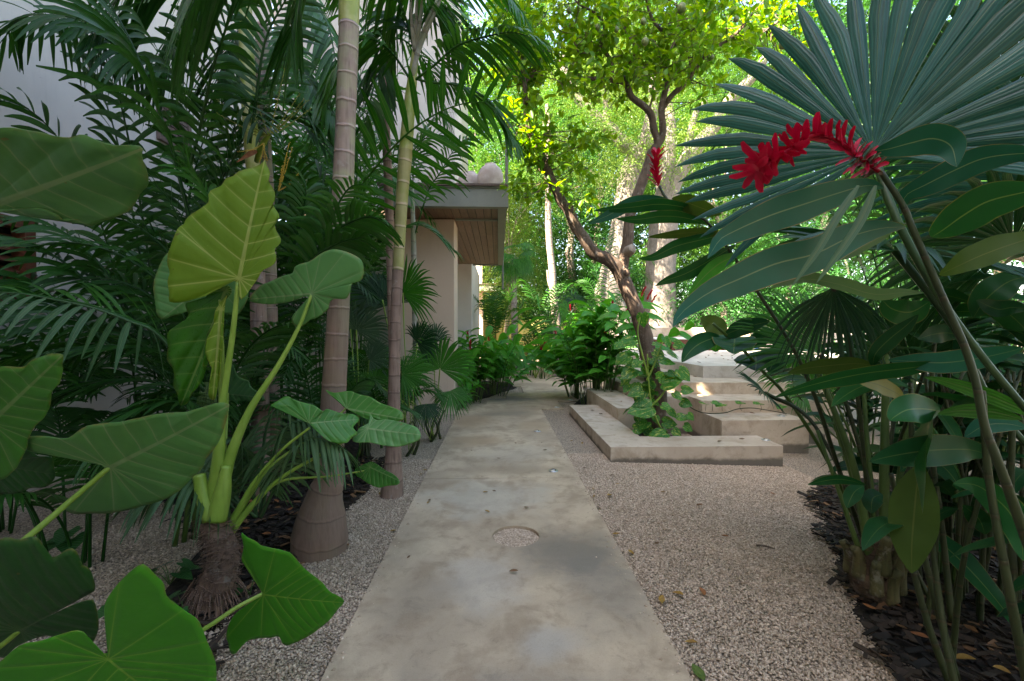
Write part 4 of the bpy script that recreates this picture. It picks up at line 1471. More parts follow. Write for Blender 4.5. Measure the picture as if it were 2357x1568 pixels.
# flower strings
def strings(root, base, ends, dd, mat, beads=26):
    for e in ends:
        pts = [px(*base, dd), px(base[0] * .6 + e[0] * .4, base[1] * .6 + e[1] * .4 + 6, dd - .02), px(e[0], e[1], dd - .08)]
        m = MB()
        C = m.tube(pts, [.005, .003, .002], beads, 5)
        for c in C[3:]:
            for _ in range(2):
                o_ = c + rng.normal(0, .004, 3)
                s = .0045
                V = [o_ + np.array(q) * s for q in ((1, 0, 0), (-1, 0, 0), (0, 1, 0), (0, -1, 0), (0, 0, 1), (0, 0, -1))]
                m.add(V, [(0, 2, 4), (2, 1, 4), (1, 3, 4), (3, 0, 4), (2, 0, 5), (1, 2, 5), (3, 1, 5), (0, 3, 5)])
        put(m, "flower_string", G[mat], root)


strings(p4, (618, 312), [(497, 228), (500, 262), (575, 180), (548, 262), (655, 160), (645, 205), (700, 228), (708, 232), (715, 250), (690, 215), (560, 300)], 3.75, 'bead')
strings(p4, (640, 440), [(665, 330), (672, 340), (660, 350), (690, 395), (650, 380)], 3.8, 'beadyellow')
strings(p4, (607, 330), [(548, 350), (610, 375), (615, 370), (598, 372)], 3.75, 'beadyellow', 14)
stem(p4, "flower_stalk", pp(None, [(590, 372), (600, 340), (622, 306)], 3.95, 3.75), [.02, .026, .016], 'petiole')
m = MB()
m.strip(spline(pp(None, [(592, 350), (575, 358), (545, 374)], 3.85), 8), [.03, .06, .06, .05, .04, .03, .02, .005], (0, -1, .3), .5)
put(m, "dry_sheath", G['drysheath'], p4)

# -------- traced fronds
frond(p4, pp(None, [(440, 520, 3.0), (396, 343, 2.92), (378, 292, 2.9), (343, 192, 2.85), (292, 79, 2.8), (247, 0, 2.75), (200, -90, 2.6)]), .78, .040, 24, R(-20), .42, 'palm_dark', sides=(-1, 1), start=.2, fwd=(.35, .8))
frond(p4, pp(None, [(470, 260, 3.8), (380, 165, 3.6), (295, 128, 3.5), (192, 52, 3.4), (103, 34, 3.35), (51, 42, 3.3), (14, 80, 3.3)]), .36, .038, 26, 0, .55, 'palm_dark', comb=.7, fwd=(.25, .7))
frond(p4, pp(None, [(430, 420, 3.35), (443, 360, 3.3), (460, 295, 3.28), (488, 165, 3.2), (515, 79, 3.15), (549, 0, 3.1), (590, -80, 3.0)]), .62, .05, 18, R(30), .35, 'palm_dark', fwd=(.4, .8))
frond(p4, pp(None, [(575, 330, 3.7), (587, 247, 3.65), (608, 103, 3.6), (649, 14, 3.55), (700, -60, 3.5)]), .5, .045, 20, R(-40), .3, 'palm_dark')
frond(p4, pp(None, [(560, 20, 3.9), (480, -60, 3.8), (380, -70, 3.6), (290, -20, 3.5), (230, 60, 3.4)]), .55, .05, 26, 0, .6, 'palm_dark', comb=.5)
frond(p5, pp(None, [(604, 60, 4.6), (560, -30, 4.4), (480, -20, 4.2), (410, 60, 4.0), (370, 160, 3.9)]), .6, .055, 24, 0, .6, 'palm_dark', comb=.5)
frond(p5, pp(None, [(604, 60, 4.8), (640, 60, 4.6), (685, 150, 4.5), (750, 240, 4.4), (800, 330, 4.35)]), .42, .060, 22, 0, .5, 'palm', comb=.35, fwd=(.4, .8))
frond(p5, pp(None, [(604, 60, 4.8), (680, -30, 4.7), (745, 40, 4.6), (770, 130, 4.5), (776, 230, 4.45)]), .46, .06, 22, 0, .5, 'palm', comb=.3)
frond(p5, pp(None, [(604, 70, 4.7), (560, 60, 4.5), (520, 130, 4.3), (490, 230, 4.2)]), .45, .05, 22, 0, .5, 'palm_dark', comb=.4)
frond(p1, pp(None, [(808, -200, 3.2), (730, -120, 3.1), (690, -20, 3.05), (668, 100, 3.0)]), .55, .05, 22, 0, .5, 'palm_dark', comb=.3)
frond(p1, pp(None, [(808, -200, 3.2), (700, -200, 3.0), (560, -150, 2.8), (470, -40, 2.7), (420, 60, 2.65)]), .6, .05, 24, 0, .5, 'palm_dark', comb=.4)
# crown of the slender palm
frond(p2, pp(None, [(948, 190, 4.2), (1000, 150, 4.1), (1052, 106, 4.0), (1121, 84, 3.9), (1189, 76, 3.8), (1248, 104, 3.75)]), .46, .036, 30, 0, .4, 'palm', comb=.15, fwd=(.45, .9))
frond(p2, pp(None, [(948, 190, 4.2), (900, 120, 4.1), (850, 90, 4.0), (800, 110, 3.9), (765, 170, 3.85)]), .5, .038, 24, 0, .4, 'palm', comb=.45)
frond(p2, pp(None, [(955, 120, 4.2), (925, 20, 4.2), (880, -40, 4.15), (830, -60, 4.1), (770, -30, 4.0)]), .45, .036, 24, 0, .4, 'palm', comb=.3)
frond(p2, pp(None, [(960, 80, 4.2), (1010, -20, 4.1), (1080, -60, 4.0), (1150, -30, 3.9), (1200, 30, 3.8)]), .45, .036, 26, 0, .4, 'palm_bright', comb=.15)
frond(p2, pp(None, [(950, 180, 4.25), (990, 190, 4.3), (1060, 200, 4.4), (1130, 250, 4.5), (1190, 330, 4.5)]), .5, .042, 28, R(20), .45, 'palm', comb=.15)
frond(p3, pp(None, [(880, 160, 4.9), (850, 110, 4.9), (800, 130, 4.8), (760, 200, 4.7), (745, 300, 4.65)]), .5, .036, 26, 0, .4, 'palm', comb=.3)
frond(p3, pp(None, [(880, 160, 4.9), (910, 90, 5.0), (960, 120, 5.1), (1010, 200, 5.2), (1030, 290, 5.2)]), .45, .034, 26, 0, .4, 'palm', comb=.25)
frond(p3, pp(None, [(880, 160, 4.9), (860, 200, 4.7), (840, 280, 4.6), (800, 380, 4.5)]), .5, .045, 24, 0, .4, 'palm', comb=.2)
frond(p2, pp(None, [(956, 130, 4.25), (935, 60, 4.3), (905, 40, 4.35), (880, 90, 4.4), (868, 180, 4.4)]), .5, .042, 22, 0, .5, 'palm_dark', comb=.45)
frond(p2, pp(None, [(956, 110, 4.3), (975, 20, 4.4), (1010, -5, 4.5), (1045, 40, 4.6), (1068, 130, 4.6)]), .5, .042, 24, 0, .5, 'palm_dark', comb=.45)
frond(p1, pp(None, [(808, -220, 3.3), (860, -120, 3.6), (915, -50, 3.9), (970, -10, 4.2), (1030, 20, 4.4)]), .5, .040, 26, 0, .5, 'palm', comb=.45)
# the bright frond in front of the stems
frond(p3, pp(None, [(735, 600, 4.6), (800, 480, 4.5), (833, 426, 4.4), (880, 367, 4.25), (936, 309, 4.1), (1001, 264, 3.95), (1062, 240, 3.85), (1121, 234, 3.75), (1170, 222, 3.7)]), .60, .062, 15, R(-52), .12, 'palm_bright',
      fwd=(.35, .75), start=.24, lift=.05, label="bright green frond arching up across the stems")
frond(p1, pp(None, [(735, 640, 2.95), (748, 560, 2.9), (764, 505, 2.86), (784, 460, 2.82), (808, 430, 2.78), (835, 425, 2.75)]), .27, .026, 20, R(-10), .35, 'palm', fwd=(.35, .8), start=.18)
frond(p1, pp(None, [(700, 640, 2.9), (740, 560, 2.85), (790, 520, 2.8), (850, 500, 2.75), (895, 520, 2.7)]), .32, .034, 18, R(-30), .4, 'palm_dark', start=.15)
frond(p1, pp(None, [(690, 680, 2.9), (720, 600, 2.8), (780, 560, 2.75), (840, 545, 2.7)]), .30, .04, 14, R(-30), .4, 'palm_dark', start=.15)
frond(p1, pp(None, [(660, 620, 3.0), (690, 520, 2.95), (705, 440, 2.9), (690, 400, 2.9)]), .32, .03, 18, R(10), .4, 'palm_dark', start=.15)
# thin grey-stemmed palm in front of the pier
p6 = thing("palm_tree", "young thin palm with grey stem in front of the beige pier", "palm tree", tuple(px(955, 790, 6.4)), "ringed palms on the left")
ringed_trunk(p6, [px(957, 1015, 6.4), px(956, 860, 6.4), px(954, 720, 6.4), px(953, 620, 6.4), px(950, 500, 6.4), px(948, 420, 6.4)], [.04, .036, .034, .04, .036, .024], 'greystem', rings=.22, sides=14)
frond(p6, pp(None, [(955, 540, 6.4), (972, 480, 6.3), (990, 430, 6.2), (1010, 402, 6.1), (1040, 352, 6.0), (1062, 326, 5.9), (1085, 315, 5.8)]), .52, .035, 20, R(0), .55, 'palm', start=.3)
frond(p6, pp(None, [(949, 440, 6.4), (940, 380, 6.3), (965, 330, 6.3), (1005, 310, 6.2), (1050, 330, 6.2)]), .5, .03, 22, 0, .5, 'palm', start=.2)
frond(p6, pp(None, [(949, 440, 6.4), (935, 370, 6.4), (900, 330, 6.4), (850, 330, 6.4)]), .5, .03, 22, 0, .5, 'palm', start=.2)
frond(p6, pp(None, [(949, 440, 6.4), (955, 360, 6.6), (985, 290, 6.7), (1030, 260, 6.8)]), .5, .03, 22, 0, .5, 'palm_dark', start=.2)
# pale frond low on the far left, and dark ones round it
p7 = thing("palm_shrub", "shrubby palm by the house wall with one pale frond hanging its leaflets", "palm shrub", tuple(px(400, 1090, 3.2)))
frond(p7, pp(None, [(470, 900, 3.0), (364, 773, 2.8), (302, 742, 2.72), (220, 711, 2.65), (130, 691, 2.6), (51, 677, 2.55), (-20, 672, 2.5)]), .34, .036, 17, R(12), .5, 'palm_pale', sides=(-1,), comb=.85, fwd=(.1, .7), start=.2,
      label="pale green frond with hanging leaflets")
frond(p7, pp(None, [(470, 890, 3.05), (364, 768, 2.82), (302, 738, 2.74), (220, 706, 2.67), (130, 687, 2.62), (30, 672, 2.55)]), .5, .03, 15, R(-25), .25, 'palm', sides=(1,), fwd=(.75, 1.15), start=.2)
for pts, mt, rl in (
        ([(520, 560, 3.0), (481, 457, 2.95), (443, 412, 2.9), (420, 350, 2.85)], 'palm', -15),
        ([(480, 860, 3.3), (400, 690, 3.1), (300, 600, 3.0), (180, 560, 2.9), (60, 570, 2.8)], 'palm_dark', 10),
        ([(480, 860, 3.3), (390, 720, 3.2), (280, 650, 3.1), (140, 640, 3.0), (20, 660, 2.9)], 'palm_dark', -20),
        ([(470, 880, 3.3), (420, 640, 3.2), (330, 530, 3.1), (220, 490, 3.0)], 'palm_dark', 25),
        ([(470, 900, 3.2), (380, 820, 3.0), (260, 800, 2.9), (120, 830, 2.8)], 'palm_dark', 0),
        ([(470, 930, 3.3), (360, 880, 3.2), (230, 880, 3.1), (100, 930, 3.0)], 'palm_dark', 0),
        ([(480, 900, 3.4), (450, 640, 3.4), (400, 480, 3.3), (330, 400, 3.2)], 'palm_dark', 15),
        ([(490, 900, 3.4), (500, 640, 3.4), (540, 480, 3.3), (600, 420, 3.2)], 'palm_dark', 15),
        ([(500, 950, 3.3), (560, 820, 3.2), (620, 760, 3.1), (690, 740, 3.0)], 'palm_dark', 0),
        ([(500, 1000, 3.1), (430, 930, 3.0), (330, 940, 2.9), (230, 1000, 2.85)], 'palm_dark', 0),
        ([(480, 1000, 3.2), (430, 1090, 2.8), (380, 1110, 2.7), (320, 1150, 2.6)], 'palm_pale', 0)):
    frond(p7, pp(None, pts), .42, .03, 20, R(rl), .35, mt, start=.25, fwd=(.5, .95))
for pts in ([(300, 780, 3.1), (210, 660, 3.0), (110, 580, 2.95), (0, 540, 2.9)], [(320, 760, 3.2), (230, 610, 3.15), (120, 520, 3.1), (10, 500, 3.05)], [(260, 800, 3.0), (160, 720, 2.95), (60, 640, 2.9), (-40, 620, 2.85)]):
    frond(p7, pp(None, pts), .42, .034, 20, 0, .45, 'palm_dark', start=.12, fwd=(.4, .9))
for k in range(7):
    b = px(400 + k * 22, 1150 + (k % 3) * 12, 3.2 + .06 * (k % 4))
    b.z = -.02
    stem(p7, "stem", [b, px(440 + k * 10, 1000, 3.25), px(470 + k * 4, 880, 3.3)], [.018, .015, .012], 'stalk')
# ------------------------------------------------------------------ fan palms on the right
def pv(u, v, d):
    return np.array(list(px(u, v, d)))


def axis_px(h, t):
    return pv(*t) - pv(*h)


TOC = lambda h: unit(CAMV - pv(*h))
fp1 = thing("fan_palm", "large fan palm rooted beyond the right frame edge, huge blue-green fan behind the red flower", "fan palm", (2.62, 1.3, -.04))
h = (2009, 350, 1.75)
hubA = pv(*h)
fan(fp1, hubA, axis_px(h, (1975, 60, 1.80)), TOC(h) + .15 * UP, .87, 35, R(236), .62, 'fan_blue', cup=-.06, droop=.02, tipdroop=.07, pleat=.6, taper=2.6,
    petiole=[hubA, pv(2060, 500, 1.62), pv(2165, 690, 1.55), pv(2290, 860, 1.5), pv(2420, 1010, 1.45), np.array([2.28, 1.36, .55]), np.array([2.62, 1.30, .0])], rp=.010, pmat='darkstalk',
    label="huge blue-green fan spread upwards")
h = (2440, 420, 2.3)
fan(fp1, pv(*h), axis_px(h, (2250, 180, 2.2)), TOC(h), .85, 40, R(230), .6, 'fan_blue', cup=-.05, droop=.05, tipdroop=.08)
h = (2060, 578, 2.15)
fan(fp1, pv(*h), axis_px(h, (1850, 520, 2.0)), TOC(h) * .5 + UP, .80, 40, R(230), .55, 'fan_dark', cup=.05, droop=.05, tipdroop=.12,
    petiole=[pv(*h), pv(2200, 760, 2.0), pv(2340, 1000, 1.9), np.array([2.62, 1.3, .2])], pmat='darkstalk')
h = (2330, 560, 2.4)
fan(fp1, pv(*h), axis_px(h, (2200, 440, 2.3)), TOC(h), .75, 36, R(230), .55, 'fan_dark', droop=.08)
h = (2300, 250, 2.9)
fan(fp1, pv(*h), axis_px(h, (2200, 50, 2.9)), TOC(h) + UP * .2, 1.0, 40, R(240), .55, 'fan_dark', droop=.05)

fp2 = thing("fan_palm", "fan palm with fibrous stump of cut leaf bases at the gravel edge", "fan palm", tuple(px(2010, 1385, 2.62)))
bx, by = fp2.location.x, fp2.location.y
fp2.location.z = -.02
m = MB()
m.tube([(bx, by, -.05), (bx, by, .1), (bx + .01, by, .22), (bx + .01, by, .34)], [.10, .125, .105, .06], 30, 20, noise=.08)
g = np.random.default_rng(15)
for k in range(420):
    th, zz = g.uniform(0, 6.28), g.uniform(.0, .32)
    o_ = np.array([math.cos(th), math.sin(th), 0])
    t_ = np.array([-o_[1], o_[0], 0])
    p = np.array([bx, by, zz]) + o_ * .115
    q = p + t_ * g.uniform(-.10, .10) + UP * g.uniform(-.04, .07) + o_ * g.uniform(0, .02)
    m.strip(np.array([p, (p + q) / 2 + o_ * .012, q]), [.004, .003, .001], o_, 0, g.random())
put(m, "trunk", G['fiber'], fp2)
for k, (th, zz, l) in enumerate(((-2.2, .1, .17), (-1.5, .04, .2), (-.8, .1, .18), (-2.9, .16, .15), (-1.2, .2, .16), (-.1, .12, .15), (-1.9, .22, .2), (.8, .1, .16), (2.4, .14, .15))):
    o_ = np.array([math.cos(th), math.sin(th), 0])
    p = np.array([bx, by, zz]) + o_ * .10
    m = MB()
    m.tube([p - UP * .05, p + o_ * .015 + UP * l * .4, p + o_ * .05 + UP * l * .8], [.045, .032, .022], 10, 9, noise=.12)
    o = put(m, "leaf_base", [G['boot']], fp2)
for (hu, hv, hd), tip, Rr, mt, tc, dr, tdr in (
        ((1888, 815, 2.75), (1720, 690, 2.9), .60, 'fan', .5, .06, .12), ((1918, 662, 2.35), (1905, 900, 2.3), .42, 'fan_dark', .9, .05, .3),
        ((2100, 840, 3.0), (2040, 700, 3.0), .6, 'fan_dark', .8, .1, .15), ((1760, 905, 3.3), (1700, 860, 3.2), .3, 'fan_dark', .4, .1, .1)):
    h = (hu, hv, hd)
    hp = pv(*h)
    fan(fp2, hp, axis_px(h, (tip[0], tip[1], tip[2])), TOC(h) * tc + UP * (1 - tc), Rr, 30, R({662: 120, 815: 125}.get(hv, 200)), .5, mt, droop=dr, tipdroop=tdr,
        petiole=[hp, hp * .5 + np.array([bx, by, .45]) * .5 + UP * .15, np.array([bx, by, .3]) + rng.normal(0, .03, 3), np.array([bx, by, .2])], rp=.0105, pmat='cane')
for (a, b) in (((1640 / 1.0, 0), 0),):
    pass
for pts, wd in (([(965, -130), (870, 90), (760, 260), (660, 400), (570, 525)], .024), ([(850, -130), (700, 90), (590, 280), (480, 440), (398, 560)], .022)):
    C = spline(pp(z8, pts, 1.22, 1.12), 14)
    m = MB()
    blade_on(m, C, wd * np.array([.3, .7, .9, 1, 1, 1, .98, .95, .9, .8, .65, .5, .3, .05]), R(25), -.35, .4, 0)
    put(m, "hanging_segment", G['strap'], fp1).__setitem__("label", "pale folded segment hanging down")
# long green stalks standing in the clump
for k, (a, b, c, r) in enumerate((((2005, 1290), (1960, 1060), (1868, 820), .017), ((2000, 1290), (1975, 1150), (1920, 960), .014), ((2030, 1290), (2035, 1050), (2040, 760), .020),
                                  ((2040, 1300), (2075, 1080), (2105, 850), .018), ((1990, 1300), (1930, 1130), (1880, 990), .011), ((2020, 1290), (2000, 1080), (1985, 870), .013))):
    stem(fp2, "stalk", [np.array([bx, by, .12]), pv(*a, 2.58), pv(*b, 2.62), pv(*c, 2.7)], [r * 1.5, r * 1.3, r, r * .8], 'stalk')

fp3 = thing("fan_palm", "small light green fan palm behind the end of the staircase", "fan palm", (4.4, 7.2, .5))
for (hu, hv, hd), tip, Rr in (((1822, 862, 6.3), (1800, 800, 6.2), .50), ((1870, 880, 6.2), (1900, 810, 6.1), .5), ((1850, 900, 6.4), (1760, 890, 6.2), .4)):
    h = (hu, hv, hd)
    hp = pv(*h)
    fan(fp3, hp, axis_px(h, (tip[0], tip[1], tip[2])), TOC(h) + UP * .2, Rr, 26, R(210), .6, 'fan', droop=.05, petiole=[hp, hp - UP * .3 + np.array([.1, 0, 0]), np.array([4.9, 6.3, -.1])], rp=.008)


# ------------------------------------------------------------------ red ginger, traced
def bracts(mb, C, n, L, wd, out=.8, seed=1, fwd=.5, rise=0.0):
    g = np.random.default_rng(seed)
    T = tangents(C)
    for i in range(n):
        q = (i + .5) / n * (len(C) - 1)
        k = int(q)
        p = C[k]
        t = T[k]
        a = unit(np.cross(t, [.3, .2, 1.0]))
        o_ = rot_about(a, t, i * 2.4 + g.uniform(-.4, .4))
        l = L * g.uniform(.65, 1.35)
        dirv = unit(o_ * out + t * fwd + UP * rise)
        P = np.array([p, p + dirv * l * .35 + o_ * l * .05, p + dirv * l * .7 + o_ * l * .04, p + dirv * l - t * l * .05])
        mb.strip(P, wd * g.uniform(.8, 1.2) * np.array([.45, .95, 1.0, .45]), rot_about(o_, dirv, 0) * .2 + t, .45, g.random())


gA = thing("ginger_plant", "tall red ginger cane at the right with the long arching red flower spike", "ginger plant", (1.88, 1.26, -.02))
C0 = pp(None, [(2026, 395), (2078, 474), (2095, 516), (2140, 619), (2181, 712), (2219, 797), (2246, 883), (2267, 986), (2316, 1116)], 1.38, 1.30)
stem(gA, "cane", C0 + [Vector((1.70, 1.28, .5)), Vector((1.88, 1.26, -.04))], [.008, .009, .0095, .010, .0115, .013, .0145, .015, .016, .016], 'cane', 12, 60)
w4 = conv(2500, 350, 3.928)
FC = spline(pp(w4, [(1980, 930), (1800, 800), (1640, 680), (1480, 560), (1290, 470), (1080, 450), (900, 540), (740, 660), (600, 740), (460, 790), (360, 860), (330, 950)], 1.36, 1.28), 80)
m = MB()
m.tube([Vector(c) for c in FC[::8]], [.006, .005, .004], 30, 6)
g_ = np.random.default_rng(3)
bracts(m, FC[14:58], 30, .058, .021, .75, 3, .45, .75)
bracts(m, FC[60:], 24, .066, .024, 1.0, 4, .55, .2)
bracts(m, FC[50:66], 9, .045, .014, .8, 14, -.2, -.7)
bracts(m, FC[2:18], 16, .05, .018, .8, 6, .1)
fl_ = put(m, "flower_spike", G['red'], gA)
m = MB()
bracts(m, FC[0:16], 30, .032, .014, .9, 7, .2)
put(m, "dry_bract", G['drybract'], fl_)
for z, pts, d0, d1, wd, mt, rl, nm in (
        (z4, [(1020, 1262), (900, 1245), (700, 1300), (500, 1365), (300, 1430), (150, 1490), (0, 1560), (-80, 1610), (-160, 1735)], 1.40, 1.24, .100, 'ginger_blue', -.35, "broad leaf reaching left under the red flower"),
        (z8, [(1165, 150), (1000, 160), (800, 215), (560, 330), (300, 395), (50, 500), (-150, 590), (-330, 720), (-395, 825)], 1.40, 1.16, .108, 'ginger_blue', -.35, "broad dark leaf reaching furthest left"),
        (z4, [(950, 1015), (1050, 1000), (1200, 960), (1350, 930), (1470, 980), (1510, 1120)], 1.36, 1.22, .082, 'ginger_blue', .2, "curled blue-green leaf beside the flower base"),
        (z4, [(1148, 1400), (1170, 1310), (1300, 1240), (1500, 1140), (1700, 1060), (1960, 1030), (2100, 1050)], 1.42, 1.2, .080, 'ginger_blue', .3, None),
        (z4, [(1340, 1590), (1420, 1540), (1560, 1440), (1720, 1350), (1960, 1290), (2150, 1250)], 1.40, 1.15, .105, 'ginger', .3, None),
        (z8, [(1290, 590), (1150, 590), (950, 600), (700, 530), (480, 500), (250, 560)], 1.40, 1.35, .062, 'ginger_under', .9, "olive leaf seen from below"),
        (z8, [(1390, 470), (1500, 420), (1700, 330), (1960, 240), (2150, 200)], 1.42, 1.25, .085, 'ginger_under', -.5, None),
        (z8, [(1160, 140), (1100, 150), (960, 240), (760, 340), (520, 380)], 1.46, 1.6, .06, 'ginger_under', .9, None)):
    ginger_blade(gA, z, pts, d0, d1, wd, mt, rl, label=nm, peak=.5)

gB = thing("ginger_plant", "dark leafy ginger in the lower right corner without flowers", "ginger plant", (1.95, 1.7, 0))
for pts in ([(2050, 1090, 1.95), (2075, 1200, 1.95), (2130, 1420, 1.9), (2210, 1640, 1.85)], [(2135, 1170, 1.8), (2150, 1300, 1.8), (2180, 1500, 1.75), (2230, 1690, 1.7)],
            [(2260, 900, 1.5), (2275, 1100, 1.52), (2320, 1350, 1.5), (2370, 1600, 1.5)], [(2095, 880, 2.05), (2100, 1050, 2.05), (2120, 1250, 2.0), (2200, 1560, 1.95)],
            [(2150, 780, 2.3), (2140, 1000, 2.3), (2165, 1200, 2.3), (2190, 1430, 2.25)], [(2330, 980, 1.8), (2325, 1200, 1.8), (2340, 1450, 1.75)]):
    stem(gB, "cane", [px(*p) for p in pts], [.009, .012, .015], 'cane', 10, 30, .03)
for z, pts, d0, d1, wd, mt, rl in (
        (z8, [(1560, 1080), (1400, 1070), (1150, 1100), (900, 1130), (650, 1180), (430, 1240), (285, 1292)], 1.75, 1.9, .085, 'ginger', -.75),
        (z8, [(985, 1090), (850, 1065), (640, 1080), (480, 1100), (372, 1132)], 2.0, 2.1, .075, 'ginger_under', -.4),
        (z8, [(945, 1090), (965, 1000), (1060, 900), (1160, 820), (1255, 735)], 1.85, 1.7, .065, 'ginger_dark', .3),
        (z8, [(1165, 1300), (1080, 1250), (960, 1200), (820, 1180)], 1.95, 1.9, .07, 'yellowing', .4),
        (z8, [(1400, 1385), (1300, 1370), (1180, 1375), (1095, 1420), (1062, 1450)], 1.8, 1.7, .115, 'ear_g', .1),
        (z8, [(1290, 1155), (1450, 1190), (1700, 1270), (1960, 1380), (2100, 1450)], 1.7, 1.5, .05, 'palm', .2),
        (z8, [(1050, 1040), (1200, 1050), (1400, 1060), (1600, 1040), (1800, 1000), (1960, 960)], 1.9, 1.5, .085, 'ginger_blue', -.2),
        (z8, [(1380, 1400), (1550, 1380), (1750, 1390), (1960, 1440)], 1.7, 1.6, .055, 'palm', .3),
        (y4, [(1690, 120), (1560, 75), (1400, 70), (1200, 85), (1000, 120), (888, 150)], 1.75, 1.7, .115, 'ginger_dark', -.1),
        (y4, [(1225, 165), (1200, 300), (1180, 500), (1165, 700), (1165, 872)], 1.85, 1.75, .155, 'ginger_under', .2),
        (y4, [(868, 300), (760, 270), (650, 265), (490, 296)], 2.3, 2.3, .05, 'ginger', -.4),
        (y4, [(855, 305), (800, 340), (765, 400), (748, 450)], 2.35, 2.3, .075, 'ginger', .2),
        (y4, [(975, 360), (920, 380), (905, 430), (908, 485)], 2.35, 2.3, .09, 'ginger_dark', .1),
        (y4, [(1435, 290), (1580, 300), (1700, 380), (1800, 480), (1870, 620), (1885, 790)], 1.6, 1.45, .095, 'ginger_mid2', .3),
        (y4, [(1500, 430), (1600, 520), (1640, 620)], 2.0, 2.0, .08, 'ginger_dark', .1),
        (z8, [(1560, 1560), (1700, 1480), (1850, 1470), (1990, 1500)], 1.8, 1.7, .07, 'ginger_blue', -.2),
        (z8, [(2000, 480), (1850, 520), (1700, 640), (1620, 760)], 1.9, 2.0, .12, 'ginger_dark', .2),
        (z8, [(2000, 700), (1880, 690), (1780, 700), (1640, 640)], 1.8, 1.9, .07, 'ginger_dark', .3),
        (z8, [(1000, 800), (900, 780), (800, 800), (690, 860)], 2.3, 2.4, .10, 'ginger_dark', .1),
        (z8, [(1010, 640), (1080, 700), (1200, 720), (1330, 650)], 2.2, 2.1, .12, 'ginger', .0),
        (z8, [(1250, 900), (1350, 870), (1450, 860), (1550, 880)], 2.2, 2.2, .09, 'ginger_dark', .2)):
    mt = {'ear_g': 'ginger', 'ginger_mid2': 'ginger'}.get(mt, mt)
    ginger_blade(gB, z, pts, d0, d1, wd, mt, rl, peak=.5)

g = np.random.default_rng(88)
for k in range(48):                       # the crowd of big dark blades filling the lower right
    u0, v0, d0 = g.uniform(2060, 2400), g.uniform(660, 1230), g.uniform(1.9, 2.9)
    p0 = pv(u0, v0, d0)
    th = g.uniform(0, 6.28)
    o_ = unit(np.array([math.cos(th), math.sin(th), g.uniform(-.1, .5)]))
    l = g.uniform(.35, .6)
    t_ = np.linspace(0, 1, 16)[:, None]
    m = MB()
    m.strip(p0 + o_ * l * t_ - UP * (l * .45 * t_ ** 2.2), g.uniform(.09, .13) * lance(16, .06), UP + g.normal(0, .35, 3), .2, g.random(), 0, .07, g.uniform(0, 6))
    put(m, "leaf", G['ginger_dark' if k % 3 else 'ginger'], gB)
for k in range(22):
    u0, d0 = g.uniform(2030, 2380), g.uniform(1.95, 2.9)
    b = pv(u0, 1300, d0)
    b[2] = -.05
    stem(gB, "cane", [b, b + np.array([g.normal(0, .06), g.normal(0, .06), .6]), b + np.array([g.normal(0, .14), g.normal(0, .14), 1.35])], [.0125, .010, .007], 'cane', 8, 20, .03)

gC = thing("ginger_plant", "slanting dark ginger cane crossing in front of the staircase end", "ginger plant", (2.85, 3.15, -.03))
stem(gC, "cane", pp(None, [(1640, 745), (1709, 805), (1755, 855), (1801, 902), (1875, 1010), (1930, 1110), (1968, 1190)], 3.0, 3.25) + [Vector((2.85, 3.15, -.05))], [.009, .012, .014, .016], 'stalk', 10, 40)
for pts, wd, mt, rl, d0, d1 in (
        ([(1035, 400), (900, 430), (740, 500), (620, 600), (510, 745)], .125, 'ginger', .2, 3.05, 2.95),
        ([(1225, 395), (1222, 440), (1215, 520), (1205, 630)], .27, 'ginger', .0, 3.05, 2.9),
        ([(1080, 440), (1010, 480), (970, 540), (965, 605)], .12, 'ginger_mid', .1, 3.1, 3.1),
        ([(1490, 600), (1500, 660), (1510, 760), (1500, 858)], .26, 'ginger_dark', .1, 3.12, 3.0),
        ([(1700, 640), (1760, 650), (1730, 760), (1680, 880)], .15, 'ginger_dark', -.2, 3.15, 3.1),
        ([(1100, 390), (1000, 300), (900, 220), (760, 140)], .14, 'ginger_under', .2, 3.1, 3.2),
        ([(1080, 380), (1250, 310), (1450, 250), (1700, 190)], .12, 'ginger_dark', -.5, 3.05, 2.7),
        ([(1380, 545), (1500, 450), (1700, 400), (2000, 400)], .10, 'ginger_dark', -.3, 3.1, 2.9),
        ([(1690, 590), (1800, 560), (1950, 560), (2080, 600)], .10, 'ginger_dark', -.3, 3.1, 2.9)):
    ginger_blade(gC, w5, pts, d0, d1, wd, mt, rl, peak=.42)

